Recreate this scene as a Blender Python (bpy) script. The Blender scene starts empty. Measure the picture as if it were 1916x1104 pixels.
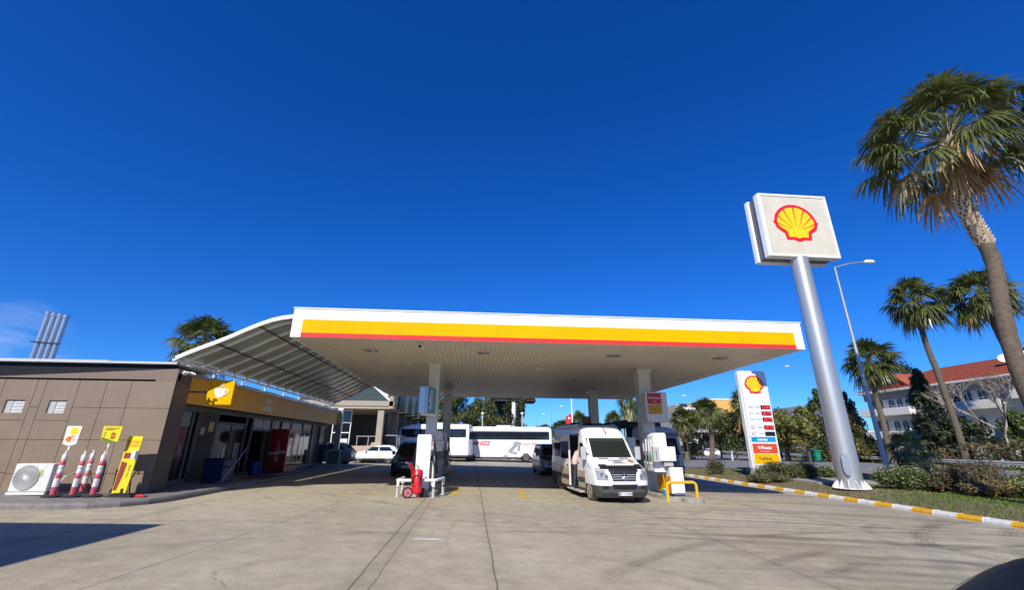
import bpy, math, random
from mathutils import Vector as V, Matrix
R = math.radians
col = bpy.context.scene.collection
sc = bpy.context.scene
# ---------------------------------------------------------------- camera
YAW, PITCH, ROLL, FPX, EYE = R(4.9086), R(19.1294), R(0.3045), 806.98, 1.9
fw = V((math.sin(YAW)*math.cos(PITCH), math.cos(YAW)*math.cos(PITCH), math.sin(PITCH)))
rt0 = V((math.cos(YAW), -math.sin(YAW), 0)); up0 = rt0.cross(fw)
rt = rt0*math.cos(ROLL)+up0*math.sin(ROLL); up = rt.cross(fw)
cam = bpy.data.cameras.new('camera'); camo = bpy.data.objects.new('camera', cam); col.objects.link(camo)
m = Matrix((rt, up, -fw)).transposed().to_4x4(); m.translation = (0, 0, EYE); camo.matrix_world = m
cam.sensor_width = 36; cam.sensor_fit = 'HORIZONTAL'; cam.lens = 36*FPX/1916; cam.clip_start = .1; cam.clip_end = 4000
sc.camera = camo
# ---------------------------------------------------------------- sky and sun
SUN = V((-.307, -.726, .615)).normalized()
w = bpy.data.worlds.new('World'); sc.world = w; w.use_nodes = True
nt = w.node_tree; nt.nodes.clear()
sky = nt.nodes.new('ShaderNodeTexSky'); sky.sky_type = 'NISHITA'; sky.sun_disc = False
sky.sun_elevation = math.asin(SUN.z); sky.sun_rotation = math.atan2(SUN.x, SUN.y)
sky.altitude = 300; sky.air_density = 1.0; sky.dust_density = .25; sky.ozone_density = 5
hs = nt.nodes.new('ShaderNodeHueSaturation'); hs.inputs['Saturation'].default_value = 1.28; hs.inputs['Value'].default_value = 1.0
bg = nt.nodes.new('ShaderNodeBackground'); bg.inputs['Strength'].default_value = .092
wo = nt.nodes.new('ShaderNodeOutputWorld')
nt.links.new(sky.outputs[0], hs.inputs['Color']); mxs = nt.nodes.new('ShaderNodeMix'); mxs.data_type = 'RGBA'; mxs.blend_type = 'MULTIPLY'; mxs.inputs[0].default_value = 1; mxs.inputs[7].default_value = (.42,.87,1.50,1)
nt.links.new(hs.outputs[0], mxs.inputs[6]); 
wtc = nt.nodes.new('ShaderNodeTexCoord'); wmp = nt.nodes.new('ShaderNodeMapping'); wmp.inputs['Scale'].default_value = (9, 9, 38); nt.links.new(wtc.outputs['Generated'], wmp.inputs[0])
wno = nt.nodes.new('ShaderNodeTexNoise'); wno.inputs['Scale'].default_value = 1; wno.inputs['Detail'].default_value = 6; wno.inputs['Distortion'].default_value = .6; nt.links.new(wmp.outputs[0], wno.inputs['Vector'])
wdt = nt.nodes.new('ShaderNodeVectorMath'); wdt.operation = 'DOT_PRODUCT'; wdt.inputs[1].default_value = V((-0.7031, 0.6988, 0.1319)).normalized(); wnm = nt.nodes.new('ShaderNodeVectorMath'); wnm.operation = 'NORMALIZE'; nt.links.new(wtc.outputs['Generated'], wnm.inputs[0]); nt.links.new(wnm.outputs[0], wdt.inputs[0])
wr1 = nt.nodes.new('ShaderNodeMapRange'); wr1.inputs[1].default_value = .9965; wr1.inputs[2].default_value = .9999; nt.links.new(wdt.outputs['Value'], wr1.inputs[0])
wr2 = nt.nodes.new('ShaderNodeMapRange'); wr2.inputs[1].default_value = .35; wr2.inputs[2].default_value = .7; wr2.inputs[4].default_value = .3; nt.links.new(wno.outputs[0], wr2.inputs[0])
wml = nt.nodes.new('ShaderNodeMath'); wml.operation = 'MULTIPLY'; nt.links.new(wr1.outputs[0], wml.inputs[0]); nt.links.new(wr2.outputs[0], wml.inputs[1])
wcl = nt.nodes.new('ShaderNodeMix'); wcl.data_type = 'RGBA'; wcl.inputs[7].default_value = (7.6,8.6,10.5,1); nt.links.new(wml.outputs[0], wcl.inputs[0]); nt.links.new(mxs.outputs[2], wcl.inputs[6]); nt.links.new(wcl.outputs[2], bg.inputs[0])
nt.links.new(bg.outputs[0], wo.inputs[0])
sl = bpy.data.lights.new('sun', 'SUN'); sl.energy = 5.0; sl.angle = R(.5); sl.color = (1, .955, .88)
so = bpy.data.objects.new('sun', sl); col.objects.link(so); so.rotation_euler = SUN.to_track_quat('Z', 'Y').to_euler()
vs = sc.view_settings; vs.view_transform = 'Standard'; vs.look = 'None'; vs.exposure = .15; vs.gamma = 1; vs.use_curve_mapping = False
sc.cycles.max_bounces = 6; sc.cycles.transparent_max_bounces = 8
# ---------------------------------------------------------------- geometry helpers
def ray(x, y): return rt*(x-958) + up*(552-y) + fw*FPX
def gz(x): return -.025*max(-30, min(17, x))
def TZ(x):                                   # terrain height
    if x <= 16.9: return gz(x)
    return -.26+(min(x, 19.5)-16.9)/2.6*.16
def onZ(x, y, z=0): d = ray(x, y); return V((0, 0, EYE))+d*((z-EYE)/d.z)
def onY(x, y, Y): d = ray(x, y); return V((0, 0, EYE))+d*(Y/d.y)
def onX(x, y, X): d = ray(x, y); return V((0, 0, EYE))+d*(X/d.x)
def onG(x, y, dz=0):                         # the sloping forecourt
    d = ray(x, y); return V((0, 0, EYE))+d*((dz-EYE)/(d.z+.025*d.x))
WM = {}
def lin(c):
    c = c/255
    return c/12.92 if c <= .04045 else ((c+.055)/1.055)**2.4
def rgb(r, g, b): return (lin(r), lin(g), lin(b), 1)
def mat(name, c, rough=.6, metal=0, spec=.5, var=0, vscale=3, bump=0, bscale=40, coat=0, emit=None, dirt=0, transl=0, leaf=0, alpha=1):
    m = bpy.data.materials.new(name); m.use_nodes = True; n = m.node_tree; N = n.nodes; b = N['Principled BSDF']
    c = tuple(c[:3])+(1,)
    b.inputs['Base Color'].default_value = c; b.inputs['Roughness'].default_value = rough; b.inputs['Metallic'].default_value = metal
    b.inputs['Specular IOR Level'].default_value = spec
    if coat: b.inputs['Coat Weight'].default_value = coat; b.inputs['Coat Roughness'].default_value = .06
    if emit: b.inputs['Emission Color'].default_value = tuple(emit[:3])+(1,); b.inputs['Emission Strength'].default_value = emit[3]
    tc = N.new('ShaderNodeTexCoord'); last = None
    def mul(src, lo, hi, a=.3, bb=.7):
        mr = N.new('ShaderNodeMapRange'); mr.inputs[1].default_value = a; mr.inputs[2].default_value = bb
        mr.inputs[3].default_value = lo; mr.inputs[4].default_value = hi; n.links.new(src, mr.inputs[0]); return mr.outputs[0]
    facs = []
    if var:
        t = N.new('ShaderNodeTexNoise'); t.inputs['Scale'].default_value = vscale; t.inputs['Detail'].default_value = 6; t.inputs['Roughness'].default_value = .65
        n.links.new(tc.outputs['Object'], t.inputs['Vector']); facs.append(mul(t.outputs[0], 1-var, 1+var))
    if dirt:
        mp = N.new('ShaderNodeMapping'); mp.inputs['Scale'].default_value = (7, 7, .8); n.links.new(tc.outputs['Object'], mp.inputs[0])
        t = N.new('ShaderNodeTexNoise'); t.inputs['Scale'].default_value = 1.3; t.inputs['Detail'].default_value = 7
        n.links.new(mp.outputs[0], t.inputs['Vector']); facs.append(mul(t.outputs[0], 1, 1-dirt, .5, .72))
    if leaf:
        g = N.new('ShaderNodeNewGeometry'); facs.append(mul(g.outputs['Random Per Island'], 1-leaf, 1+leaf, 0, 1))
    if facs:
        f = facs[0]
        for k in facs[1:]:
            mm = N.new('ShaderNodeMath'); mm.operation = 'MULTIPLY'; n.links.new(f, mm.inputs[0]); n.links.new(k, mm.inputs[1]); f = mm.outputs[0]
        vm = N.new('ShaderNodeVectorMath'); vm.operation = 'SCALE'; vm.inputs[0].default_value = c[:3]; n.links.new(f, vm.inputs['Scale'])
        n.links.new(vm.outputs[0], b.inputs['Base Color'])
    if bump:
        t = N.new('ShaderNodeTexNoise'); t.inputs['Scale'].default_value = bscale; t.inputs['Detail'].default_value = 5
        n.links.new(tc.outputs['Object'], t.inputs['Vector']); bp = N.new('ShaderNodeBump'); bp.inputs['Strength'].default_value = bump; bp.inputs['Distance'].default_value = .02
        n.links.new(t.outputs[0], bp.inputs['Height']); n.links.new(bp.outputs[0], b.inputs['Normal'])
    if transl:
        tr = N.new('ShaderNodeBsdfTranslucent'); tr.inputs[0].default_value = tuple(min(1, k*1.6) for k in c[:3])+(1,)
        mx = N.new('ShaderNodeMixShader'); mx.inputs[0].default_value = transl; o = N['Material Output']
        n.links.new(b.outputs[0], mx.inputs[1]); n.links.new(tr.outputs[0], mx.inputs[2]); n.links.new(mx.outputs[0], o.inputs[0])
    return m
def sharp(me, ang=35):
    me.shade_smooth()
    try: me.set_sharp_from_angle(angle=R(ang))
    except Exception: pass
class MB:
    def __init__(s): s.v = []; s.f = []; s.m = []
    def poly(s, pts, m=0):
        k = len(s.v); s.v += [tuple(p) for p in pts]; s.f.append(tuple(range(k, k+len(pts)))); s.m.append(m); return s
    def mesh(s, vs, fs, m=0):
        k = len(s.v); s.v += [tuple(p) for p in vs]
        for f in fs: s.f.append(tuple(k+i for i in f)); s.m.append(m)
        return s
    def box(s, x0, x1, y0, y1, z0, z1, m=0):
        if x0 > x1: x0, x1 = x1, x0
        if y0 > y1: y0, y1 = y1, y0
        if z0 > z1: z0, z1 = z1, z0
        return s.mesh([(x0,y0,z0),(x1,y0,z0),(x1,y1,z0),(x0,y1,z0),(x0,y0,z1),(x1,y0,z1),(x1,y1,z1),(x0,y1,z1)],
            [(0,3,2,1),(4,5,6,7),(0,1,5,4),(1,2,6,5),(2,3,7,6),(3,0,4,7)], m)
    def obox(s, c, size, rz=0, m=0, rx=0, ry=0):
        M = Matrix.Translation(V(c)) @ Matrix.Rotation(rz,4,'Z') @ Matrix.Rotation(rx,4,'X') @ Matrix.Rotation(ry,4,'Y')
        a, b, d = size[0]/2, size[1]/2, size[2]/2
        vs = [M @ V(p) for p in [(-a,-b,-d),(a,-b,-d),(a,b,-d),(-a,b,-d),(-a,-b,d),(a,-b,d),(a,b,d),(-a,b,d)]]
        return s.mesh(vs, [(0,3,2,1),(4,5,6,7),(0,1,5,4),(1,2,6,5),(2,3,7,6),(3,0,4,7)], m)
    def bar(s, p, q, wd, h=None, m=0):
        p, q = V(p), V(q); d = q-p; L = d.length; z = d.normalized(); h = h or wd
        a = z.cross(V((0,0,1)));  a = V((1,0,0)) if a.length < 1e-4 else a.normalized(); b = a.cross(z)
        vs = [o+a*i*wd/2+b*j*h/2 for o in (p, q) for i, j in ((-1,-1),(1,-1),(1,1),(-1,1))]
        return s.mesh(vs, [(0,1,2,3),(7,6,5,4),(0,4,5,1),(1,5,6,2),(2,6,7,3),(3,7,4,0)], m)
    def tube(s, path, r, n=10, m=0, caps=True):
        path = [V(p) for p in path]; rs = r if isinstance(r, (list, tuple)) else [r]*len(path); vs = []; pa = None
        for i, p in enumerate(path):
            d = (path[min(i+1, len(path)-1)]-path[max(i-1, 0)]).normalized()
            if pa is None: a = d.cross(V((0,0,1))); a = V((1,0,0)) if a.length < 1e-3 else a.normalized()
            else: a = (pa-d*pa.dot(d)).normalized()
            pa = a; b = d.cross(a)
            for k in range(n): t = 2*math.pi*k/n; vs.append(p+(a*math.cos(t)+b*math.sin(t))*rs[i])
        fs = [(i*n+k, i*n+(k+1) % n, (i+1)*n+(k+1) % n, (i+1)*n+k) for i in range(len(path)-1) for k in range(n)]
        if caps: fs += [tuple(range(n-1, -1, -1)), tuple((len(path)-1)*n+k for k in range(n))]
        return s.mesh(vs, fs, m)
    def prism(s, pts, off, m=0, side=None):           # polygon extruded by vector off
        n = len(pts); off = V(off); a = [V(p) for p in pts]; vs = a+[p+off for p in a]
        s.mesh(vs, [tuple(range(n)), tuple(range(2*n-1, n-1, -1))], m)
        return s.mesh(vs, [(i, i+n, (i+1) % n+n, (i+1) % n) for i in range(n)], m if side is None else side)
    def grid(s, fn, nu, nv, m=0, mf=None):
        vs = [fn(i/nu, j/nv) for j in range(nv+1) for i in range(nu+1)]; k = len(s.v); s.v += [tuple(p) for p in vs]
        for j in range(nv):
            for i in range(nu):
                a = k+j*(nu+1)+i; s.f.append((a, a+1, a+nu+2, a+nu+1)); s.m.append(mf(i, j) if mf else m)
        return s
    def build(s, name, mats, parent=None, world=True, smooth=0, bevel=0, solid=0):
        me = bpy.data.meshes.new(name); o = bpy.data.objects.new(name, me)
        P = WM.get(parent.name) if parent else None; vs = s.v
        if world and P is not None:
            I = P.inverted(); vs = [tuple(I @ V(p)) for p in vs]
        if world and P is None and parent is None and vs:
            c = V((sum(p[0] for p in vs)/len(vs), sum(p[1] for p in vs)/len(vs), min(p[2] for p in vs)))
            vs = [tuple(V(p)-c) for p in vs]; o.location = c
        me.from_pydata(vs, [], s.f); mats = mats if isinstance(mats, (list, tuple)) else [mats]
        for q in mats: me.materials.append(q)
        me.polygons.foreach_set('material_index', s.m); me.validate(); me.update()
        if smooth: sharp(me, smooth)
        col.objects.link(o)
        if parent: o.parent = parent
        WM[o.name] = (P if P is not None else Matrix.Identity(4)) @ Matrix.Translation(o.location)
        if bevel:
            b = o.modifiers.new('bevel', 'BEVEL'); b.width = bevel; b.segments = 2; b.limit_method = 'ANGLE'; b.angle_limit = R(40)
        if solid:
            b = o.modifiers.new('solid', 'SOLIDIFY'); b.thickness = solid
        return o
def tag(o, label=None, cat=None, group=None, kind=None):
    for k, v in (('label', label), ('category', cat), ('group', group), ('kind', kind)):
        if v: o[k] = v
    return o
def thing(name, label, cat, loc=(0,0,0), rz=0, group=None):
    o = bpy.data.objects.new(name, None); col.objects.link(o); o.location = loc; o.rotation_euler = (0,0,rz); o.empty_display_size = .1
    WM[o.name] = Matrix.Translation(V(loc)) @ Matrix.Rotation(rz, 4, 'Z'); return tag(o, label, cat, group)
def dup(o, loc=None, rz=None, label=None, parent=None, scale=None):
    c = o.copy(); col.objects.link(c)
    if parent: c.parent = parent
    if loc is not None: c.location = loc
    if rz is not None: c.rotation_euler = (0, 0, rz)
    if scale: c.scale = (scale,)*3 if not isinstance(scale, tuple) else scale
    if label: c['label'] = label
    for ch in list(o.children): dup(ch, parent=c)
    return c
def text(body, size, M, material, parent, name='lettering', ext=.004, align='CENTER', sx=1, bold=0, world=True):
    cu = bpy.data.curves.new('t', 'FONT'); cu.body = body; cu.size = size; cu.extrude = ext; cu.align_x = align; cu.align_y = 'CENTER'; cu.offset = bold; cu.resolution_u = 3
    to = bpy.data.objects.new('t', cu); col.objects.link(to); dg = bpy.context.evaluated_depsgraph_get()
    me = bpy.data.meshes.new_from_object(to.evaluated_get(dg)); bpy.data.objects.remove(to); bpy.data.curves.remove(cu)
    T = M @ Matrix.Diagonal((sx, 1, 1, 1))
    if world and parent is not None: T = WM[parent.name].inverted() @ T
    me.transform(T); me.materials.clear(); me.materials.append(material); me.name = name
    o = bpy.data.objects.new(name, me); col.objects.link(o); o.parent = parent; WM[o.name] = WM[parent.name] if parent else Matrix.Identity(4)
    return o
def frame(o, xd, yd):                                  # matrix placing text plane
    x = V(xd).normalized(); y = V(yd); y = (y-x*y.dot(x)).normalized(); z = x.cross(y)
    M = Matrix((x, y, z)).transposed().to_4x4(); M.translation = V(o); return M
rnd = random.Random(7)
# ---------------------------------------------------------------- materials
M_white = mat('white_paint', (.80,.80,.78), .35, var=.04, vscale=2, dirt=.06)
M_clean = mat('white_panel', (.82,.82,.80), .4, var=.03, vscale=.8, dirt=.05)
M_dirtywhite = mat('dirty_white', (.68,.67,.63), .5, var=.1, vscale=5, dirt=.15)
M_yellow = mat('yellow_band', (.86,.42,.001), .6, spec=.06, var=.05, vscale=1, leaf=.035, dirt=.05)
M_red = mat('red_band', (.78,.04,.04), .5, spec=.2)
M_brown = mat('brown_cladding', (.217,.160,.108), .55, var=.09, vscale=1.2, dirt=.06)
M_brown2 = mat('brown_trim', (.19,.135,.095), .55, var=.06)
M_black = mat('black_trim', (.012,.012,.013), .45)
M_matte = mat('black_rubber', (.02,.02,.021), .8, bump=.2)
M_silver = mat('silver_metal', (.50,.51,.53), .34, metal=.85)
M_steel = mat('galvanised_steel', (.50,.50,.48), .45, metal=.15, var=.12, vscale=4)
M_glass = mat('dark_glass', (.012,.014,.015), .06, spec=.7)
M_chrome = mat('chrome', (.75,.75,.76), .12, metal=1)
M_grey = mat('grey_plastic', (.13,.13,.135), .55)
M_lgrey = mat('light_grey', (.42,.42,.41), .5, var=.05)
M_concrete = mat('island_concrete', (.30,.275,.235), .85, var=.22, vscale=3, bump=.4, bscale=25)
M_tyre = mat('tyre', (.022,.021,.02), .85, bump=.3, bscale=60)
M_soffitw = mat('column_white', (.62,.61,.57), .45, var=.06, vscale=1.5, dirt=.1)
M_blue = mat('sign_blue', (.0,.26,.52), .4)
M_orange = mat('sign_orange', (.72,.08,.02), .4)
M_extred = mat('extinguisher_red', (.68,.012,.015), .3, coat=.4)
M_railyel = mat('rail_yellow', (.80,.42,.006), .35, var=.1, vscale=6)
# ================================================================ ground
def ground_mat():
    m = bpy.data.materials.new('concrete_forecourt'); m.use_nodes = True; n = m.node_tree; N = n.nodes; L = n.links; b = N['Principled BSDF']
    tc = N.new('ShaderNodeTexCoord'); P = tc.outputs['Object']
    def noise(s, d=6, r=.6, vec=P, dist=0):
        t = N.new('ShaderNodeTexNoise'); t.inputs['Scale'].default_value = s; t.inputs['Detail'].default_value = d; t.inputs['Roughness'].default_value = r; t.inputs['Distortion'].default_value = dist
        L.new(vec, t.inputs['Vector']); return t.outputs[0]
    def mp(scale, rot=0):
        q = N.new('ShaderNodeMapping'); q.inputs['Scale'].default_value = scale; q.inputs['Rotation'].default_value = (0,0,rot); L.new(P, q.inputs[0]); return q.outputs[0]
    def mr(x, a, bb, c, d):
        q = N.new('ShaderNodeMapRange'); L.new(x, q.inputs[0])
        for i, v in enumerate((a, bb, c, d)): q.inputs[i+1].default_value = v
        return q.outputs[0]
    def ma(op, a, b_=None, c=None):
        q = N.new('ShaderNodeMath'); q.operation = op
        for i, v in enumerate((a, b_, c)):
            if v is None: continue
            if isinstance(v, (int, float)): q.inputs[i].default_value = v
            else: L.new(v, q.inputs[i])
        return q.outputs[0]
    sx = N.new('ShaderNodeSeparateXYZ'); L.new(P, sx.inputs[0]); X, Yv = sx.outputs[0], sx.outputs[1]
    wob = ma('MULTIPLY', ma('SUBTRACT', noise(.6, 5), .5), .10)
    fine = noise(60, 3, .7); med = noise(2.2, 8, .7); big = noise(.16, 4, .5); spot = noise(9, 4, .75)
    f = mr(med, .3, .7, .80, 1.14)
    f = ma('MULTIPLY', f, mr(big, .35, .65, .86, 1.10))
    f = ma('MULTIPLY', f, mr(fine, .3, .7, .74, 1.20))
    f = ma('MULTIPLY', f, mr(spot, .60, .70, 1, .74)); f = ma('MULTIPLY', f, mr(noise(28, 4, .8), .66, .74, 1, .72)); f = ma('MULTIPLY', f, mr(noise(.9, 6, .7, dist=1.5), .55, .72, 1, .82))
    vo = N.new('ShaderNodeTexVoronoi'); vo.feature = 'DISTANCE_TO_EDGE'; vo.inputs['Scale'].default_value = .22; wv = N.new('ShaderNodeVectorMath'); wv.operation = 'ADD'; nz = N.new('ShaderNodeTexNoise'); nz.inputs['Scale'].default_value = 1.1; nz.inputs['Detail'].default_value = 6; L.new(P, nz.inputs['Vector']); L.new(P, wv.inputs[0]); L.new(nz.outputs['Color'], wv.inputs[1]); L.new(wv.outputs[0], vo.inputs['Vector'])
    f = ma('MULTIPLY', f, ma('SUBTRACT', 1, ma('MULTIPLY', mr(vo.outputs['Distance'], .001, .004, .32, 0), mr(big, .5, .55, 0, 1))))
    # longitudinal joints
    lines = [(-1.60, .012), (-1.33, .007), (.42, .012), (-8.0, .008), (5.6, .010), (10.6, .009)]
    for x0, wd in lines:
        d = ma('ABSOLUTE', ma('SUBTRACT', ma('ADD', X, wob), x0)); f = ma('MULTIPLY', f, mr(d, wd*.5, wd*1.8, .42, 1))
        f = ma('MULTIPLY', f, mr(d, .0, .35, .90, 1))
    d = ma('ABSOLUTE', ma('ADD', ma('SUBTRACT', ma('ADD', X, wob), ma('MULTIPLY', ma('SUBTRACT', Yv, 7), .085)), 4.9)); f = ma('MULTIPLY', f, mr(d, .006, .02, .45, 1))
    for y0 in (18.35, 11.9, 4.0, 26.5):
        d = ma('ABSOLUTE', ma('SUBTRACT', ma('ADD', Yv, wob), y0)); f = ma('MULTIPLY', f, mr(d, .01, .035, .62, 1))
    # tyre marks : bands of arcs
    arcs = [(11.5, .2, 11.9, .22, .26), (11.5, .2, 10.3, .20, .22), (1.5, -3.2, 14.5, .16, .2), (15.5, -6.5, 15.6, .2, .24), (15.5, -6.5, 17.2, .18, .22),
            (14.8, 9.0, 5.2, .18, .18), (14.8, 9.0, 4.2, .14, .16), (6.5, 3.0, 2.3, .14, .22), (6.5, 3.0, 2.9, .12, .2), (-3.5, 2.0, 9.0, .16, .16), (30, -8, 26.8, .3, .2), (30, -8, 25.2, .3, .2), (8.0, 31.0, 18.6, .22, .2),(1.0, 22, 9.5, .16, .14)]
    msk = noise(.5, 3, .5); msk2 = noise(1.3, 4, .6)
    for cx, cy, r0, wd, k in arcs:
        dx = ma('SUBTRACT', X, cx); dy = ma('SUBTRACT', Yv, cy); rr = ma('SQRT', ma('ADD', ma('MULTIPLY', dx, dx), ma('MULTIPLY', dy, dy)))
        d = ma('ABSOLUTE', ma('SUBTRACT', ma('ADD', rr, ma('MULTIPLY', wob, 1.5)), r0)); band = mr(d, wd*.35, wd, 1, 0)
        tread = mr(ma('FRACT', ma('MULTIPLY', rr, 9)), .3, .6, .55, 1)
        a = ma('MULTIPLY', ma('MULTIPLY', band, tread), mr(msk, .42, .6, .1, 1))
        f = ma('MULTIPLY', f, ma('SUBTRACT', 1, ma('MULTIPLY', a, min(.75, k*1.6))))
    # broad sweep streaks on the right
    dx = ma('SUBTRACT', X, 2); dy = ma('SUBTRACT', Yv, -24); rr = ma('SQRT', ma('ADD', ma('MULTIPLY', dx, dx), ma('MULTIPLY', dy, dy))); th = ma('ARCTAN2', dx, dy)
    cb = N.new('ShaderNodeCombineXYZ'); L.new(ma('MULTIPLY', rr, 2.6), cb.inputs[0]); L.new(ma('MULTIPLY', th, 2.2), cb.inputs[1])
    st = noise(1, 6, .7, cb.outputs[0]); msr = mr(X, 1.5, 8, 0, 1)
    f = ma('MULTIPLY', f, ma('SUBTRACT', 1, ma('MULTIPLY', mr(st, .46, .66, 0, .52), msr)))
    # oil drips in the lanes
    for x0 in (1.6, 4.0, 6.2, -4.2):
        d = ma('ABSOLUTE', ma('SUBTRACT', X, x0)); a = ma('MULTIPLY', mr(d, .1, .9, 1, 0), mr(noise(3.3, 6, .8), .5, .66, 0, .35)); f = ma('MULTIPLY', f, ma('SUBTRACT', 1, ma('MULTIPLY', a, mr(Yv, 9, 15, 0, 1))))
    cr = N.new('ShaderNodeMix'); cr.data_type = 'RGBA'; cr.inputs[6].default_value = (.455,.385,.262,1); cr.inputs[7].default_value = (.445,.392,.282,1)
    L.new(mr(noise(.35, 4), .35, .65, 0, 1), cr.inputs[0])
    vm = N.new('ShaderNodeVectorMath'); vm.operation = 'SCALE'; L.new(cr.outputs[2], vm.inputs[0]); L.new(f, vm.inputs['Scale'])
    L.new(vm.outputs[0], b.inputs['Base Color']); b.inputs['Roughness'].default_value = .82; b.inputs['Specular IOR Level'].default_value = .25
    bp = N.new('ShaderNodeBump'); bp.inputs['Strength'].default_value = .35; bp.inputs['Distance'].default_value = .012
    L.new(ma('ADD', ma('MULTIPLY', fine, .6), ma('MULTIPLY', f, 1.2)), bp.inputs['Height']); L.new(bp.outputs[0], b.inputs['Normal'])
    return m
def xk(y): return 16.42+(y-14)*.03               # foot of the right-hand kerb
# terrain
M_dirt = mat('dry_soil', (.17,.125,.08), .95, var=.3, vscale=.5, bump=.5, bscale=8)
xs = [-1500,-400,-100,-30,-12,0,8,16.9,18.2,19.5,30,60,150,500,1500]; ys = [-1000,-200,-40,0,20,40,60,90,150,400,2500]
b = MB(); b.grid(lambda u, v: (lambda x, y: (x, y, TZ(x)-.03))(xs[round(u*(len(xs)-1))], ys[round(v*(len(ys)-1))]), len(xs)-1, len(ys)-1)
tag(b.build('ground', M_dirt), kind='structure')
b = MB(); pts = []
rows = [-40,-20,-8,0,4,8,12,16,20,24,28,32,36,40,44,50,58,66]
cx = [-60,-30,-20,-12,-8,-4,0,4,8,12]
for y in rows:
    pts.append([(x, y, gz(x)) for x in cx]+[(xk(y) if y < 46 else 16.8+(y-46)*.1, y, gz(xk(y)))])
k = 0
for i, rw in enumerate(pts): b.v += rw
n = len(cx)+1
for i in range(len(rows)-1):
    for j in range(n-1): b.f.append((i*n+j, i*n+j+1, (i+1)*n+j+1, (i+1)*n+j)); b.m.append(0)
o = b.build('forecourt', ground_mat(), thing_parent := None); o.location
# recentre so that object coordinates equal world coordinates
me = o.data; me.transform(Matrix.Translation(o.location)); o.location = (0,0,0); tag(o, kind='structure')
# worn yellow lane paint and the white spot
M_ypaint = mat('worn_yellow_paint', (.52,.36,.06), .8, var=.45, vscale=9)
M_wpaint = mat('spilt_white_paint', (.62,.60,.55), .8, var=.25, vscale=9)
def flat(b, pts, h=.004, m=0): b.poly([(x, y, gz(x)+h) for x, y in pts], m)
b = MB()
flat(b, [(-.95,18.6),(-.55,18.6),(-.35,21.3),(-.55,21.3)]); flat(b, [(-2.95,18.4),(-2.6,18.4),(-2.45,20.6),(-2.65,20.9)])
flat(b, [(1.95,17.9),(2.2,17.9),(2.35,21.5),(2.15,21.5)]); flat(b, [(-6.0,17.92),(-3.0,17.92),(-3.0,17.97),(-6.0,17.97)])
flat(b, [(9.6,17.9),(13.2,18.6),(13.2,18.66),(9.6,17.96)]); flat(b, [(-.9,17.95),(4.2,17.9),(4.2,17.95),(-.9,18.0)])
tag(b.build('lane_marking', M_ypaint), kind='structure')
b = MB(); c0 = onG(797, 1010)
for cx_, r in ((-.14,.16),(.1,.2),(.28,.1)):
    pts_ = []
    for k in range(14):
        t = 2*math.pi*k/14; q = r*(.75+.4*rnd.random()); pts_.append((c0.x+cx_+q*math.cos(t), c0.y+.5*q*math.sin(t)))
    flat(b, pts_, .004+.001*abs(cx_)*10)
tag(b.build('paint_spot', M_wpaint), kind='structure')
# ---- right kerb, painted blocks of .82 m
M_ky = mat('kerb_yellow', (.66,.36,.012), .6, var=.14, vscale=7, dirt=.2, bump=.2)
M_kw = mat('kerb_white', (.66,.65,.61), .6, var=.12, vscale=7, dirt=.2, bump=.2)
b = MB(); y = 2.7; i = 0
while y < 60:
    y2 = y+.815; x0, x1 = xk(y), xk(y2)
    if y > 44: x0, x1 = xk(44)+(y-44)*.1, xk(44)+(y2-44)*.1
    za, zb = gz(x0), gz(x1); prof = [(0,-.05),(0,.07),(.05,.15),(.30,.155),(.30,-.05)]
    A = [(x0+p, y+.006, za+q) for p, q in prof]; B = [(x1+p, y2-.006, zb+q) for p, q in prof]
    b.mesh(A+B, [(j, j+5, (j+1) % 5+5, (j+1) % 5) for j in range(5)]+[(4,3,2,1,0),(5,6,7,8,9)], i % 2); y = y2; i += 1
tag(b.build('kerb', [M_ky, M_kw], bevel=.012), kind='structure')
# gutter strip along the kerb
M_gut = mat('gutter', (.36,.33,.28), .85, var=.15, vscale=5)
b = MB()
ysg = [2.7+k*2 for k in range(22)]
for a, c in zip(ysg, ysg[1:]): b.poly([(xk(a)-.28, a, gz(xk(a))+.005), (xk(a)-.002, a, gz(xk(a))+.005), (xk(c)-.002, c, gz(xk(c))+.005), (xk(c)-.28, c, gz(xk(c))+.005)])
tag(b.build('gutter', M_gut), kind='structure')
# ---- left pavement with rounded corner
M_pave = mat('pavement_concrete', (.20,.185,.165), .85, var=.2, vscale=2.5, bump=.35, bscale=30)
M_kerbg = mat('kerb_concrete', (.20,.185,.17), .8, var=.28, vscale=4, bump=.4, bscale=22)
out = [(-40,12.55),(-20,12.75),(-14,12.88),(-11.6,12.98),(-10.6,13.12),(-9.95,13.38),(-9.45,13.8),(-9.12,14.4),(-8.98,15.2),(-8.98,17),(-9.05,20),(-9.05,26),(-9.05,36.6)]
b = MB(); inn = [(-40,22),(-20,22),(-14,22),(-11.6,22),(-11.4,22),(-11.3,22),(-11.3,22.1),(-11.2,22.2),(-11.2,22.3),(-11.2,22.5),(-11.2,23),(-11.2,26),(-11.2,36.6)]
def off(k, d):
    p = V(out[max(k-1,0)]+(0,)); q = V(out[min(k+1,len(out)-1)]+(0,)); t = (q-p).normalized(); nn = V((-t.y, t.x, 0)); return (out[k][0]+nn.x*d, out[k][1]+nn.y*d)
for k in range(len(out)-1):
    a, c = off(k, .22), off(k+1, .22)
    b.poly([(a[0],a[1],gz(a[0])+.15),(c[0],c[1],gz(c[0])+.15),(inn[k+1][0],inn[k+1][1],gz(inn[k+1][0])+.15),(inn[k][0],inn[k][1],gz(inn[k][0])+.15)])
tag(b.build('pavement', M_pave), kind='structure')
b = MB(); dist = 0
dense = []
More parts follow.
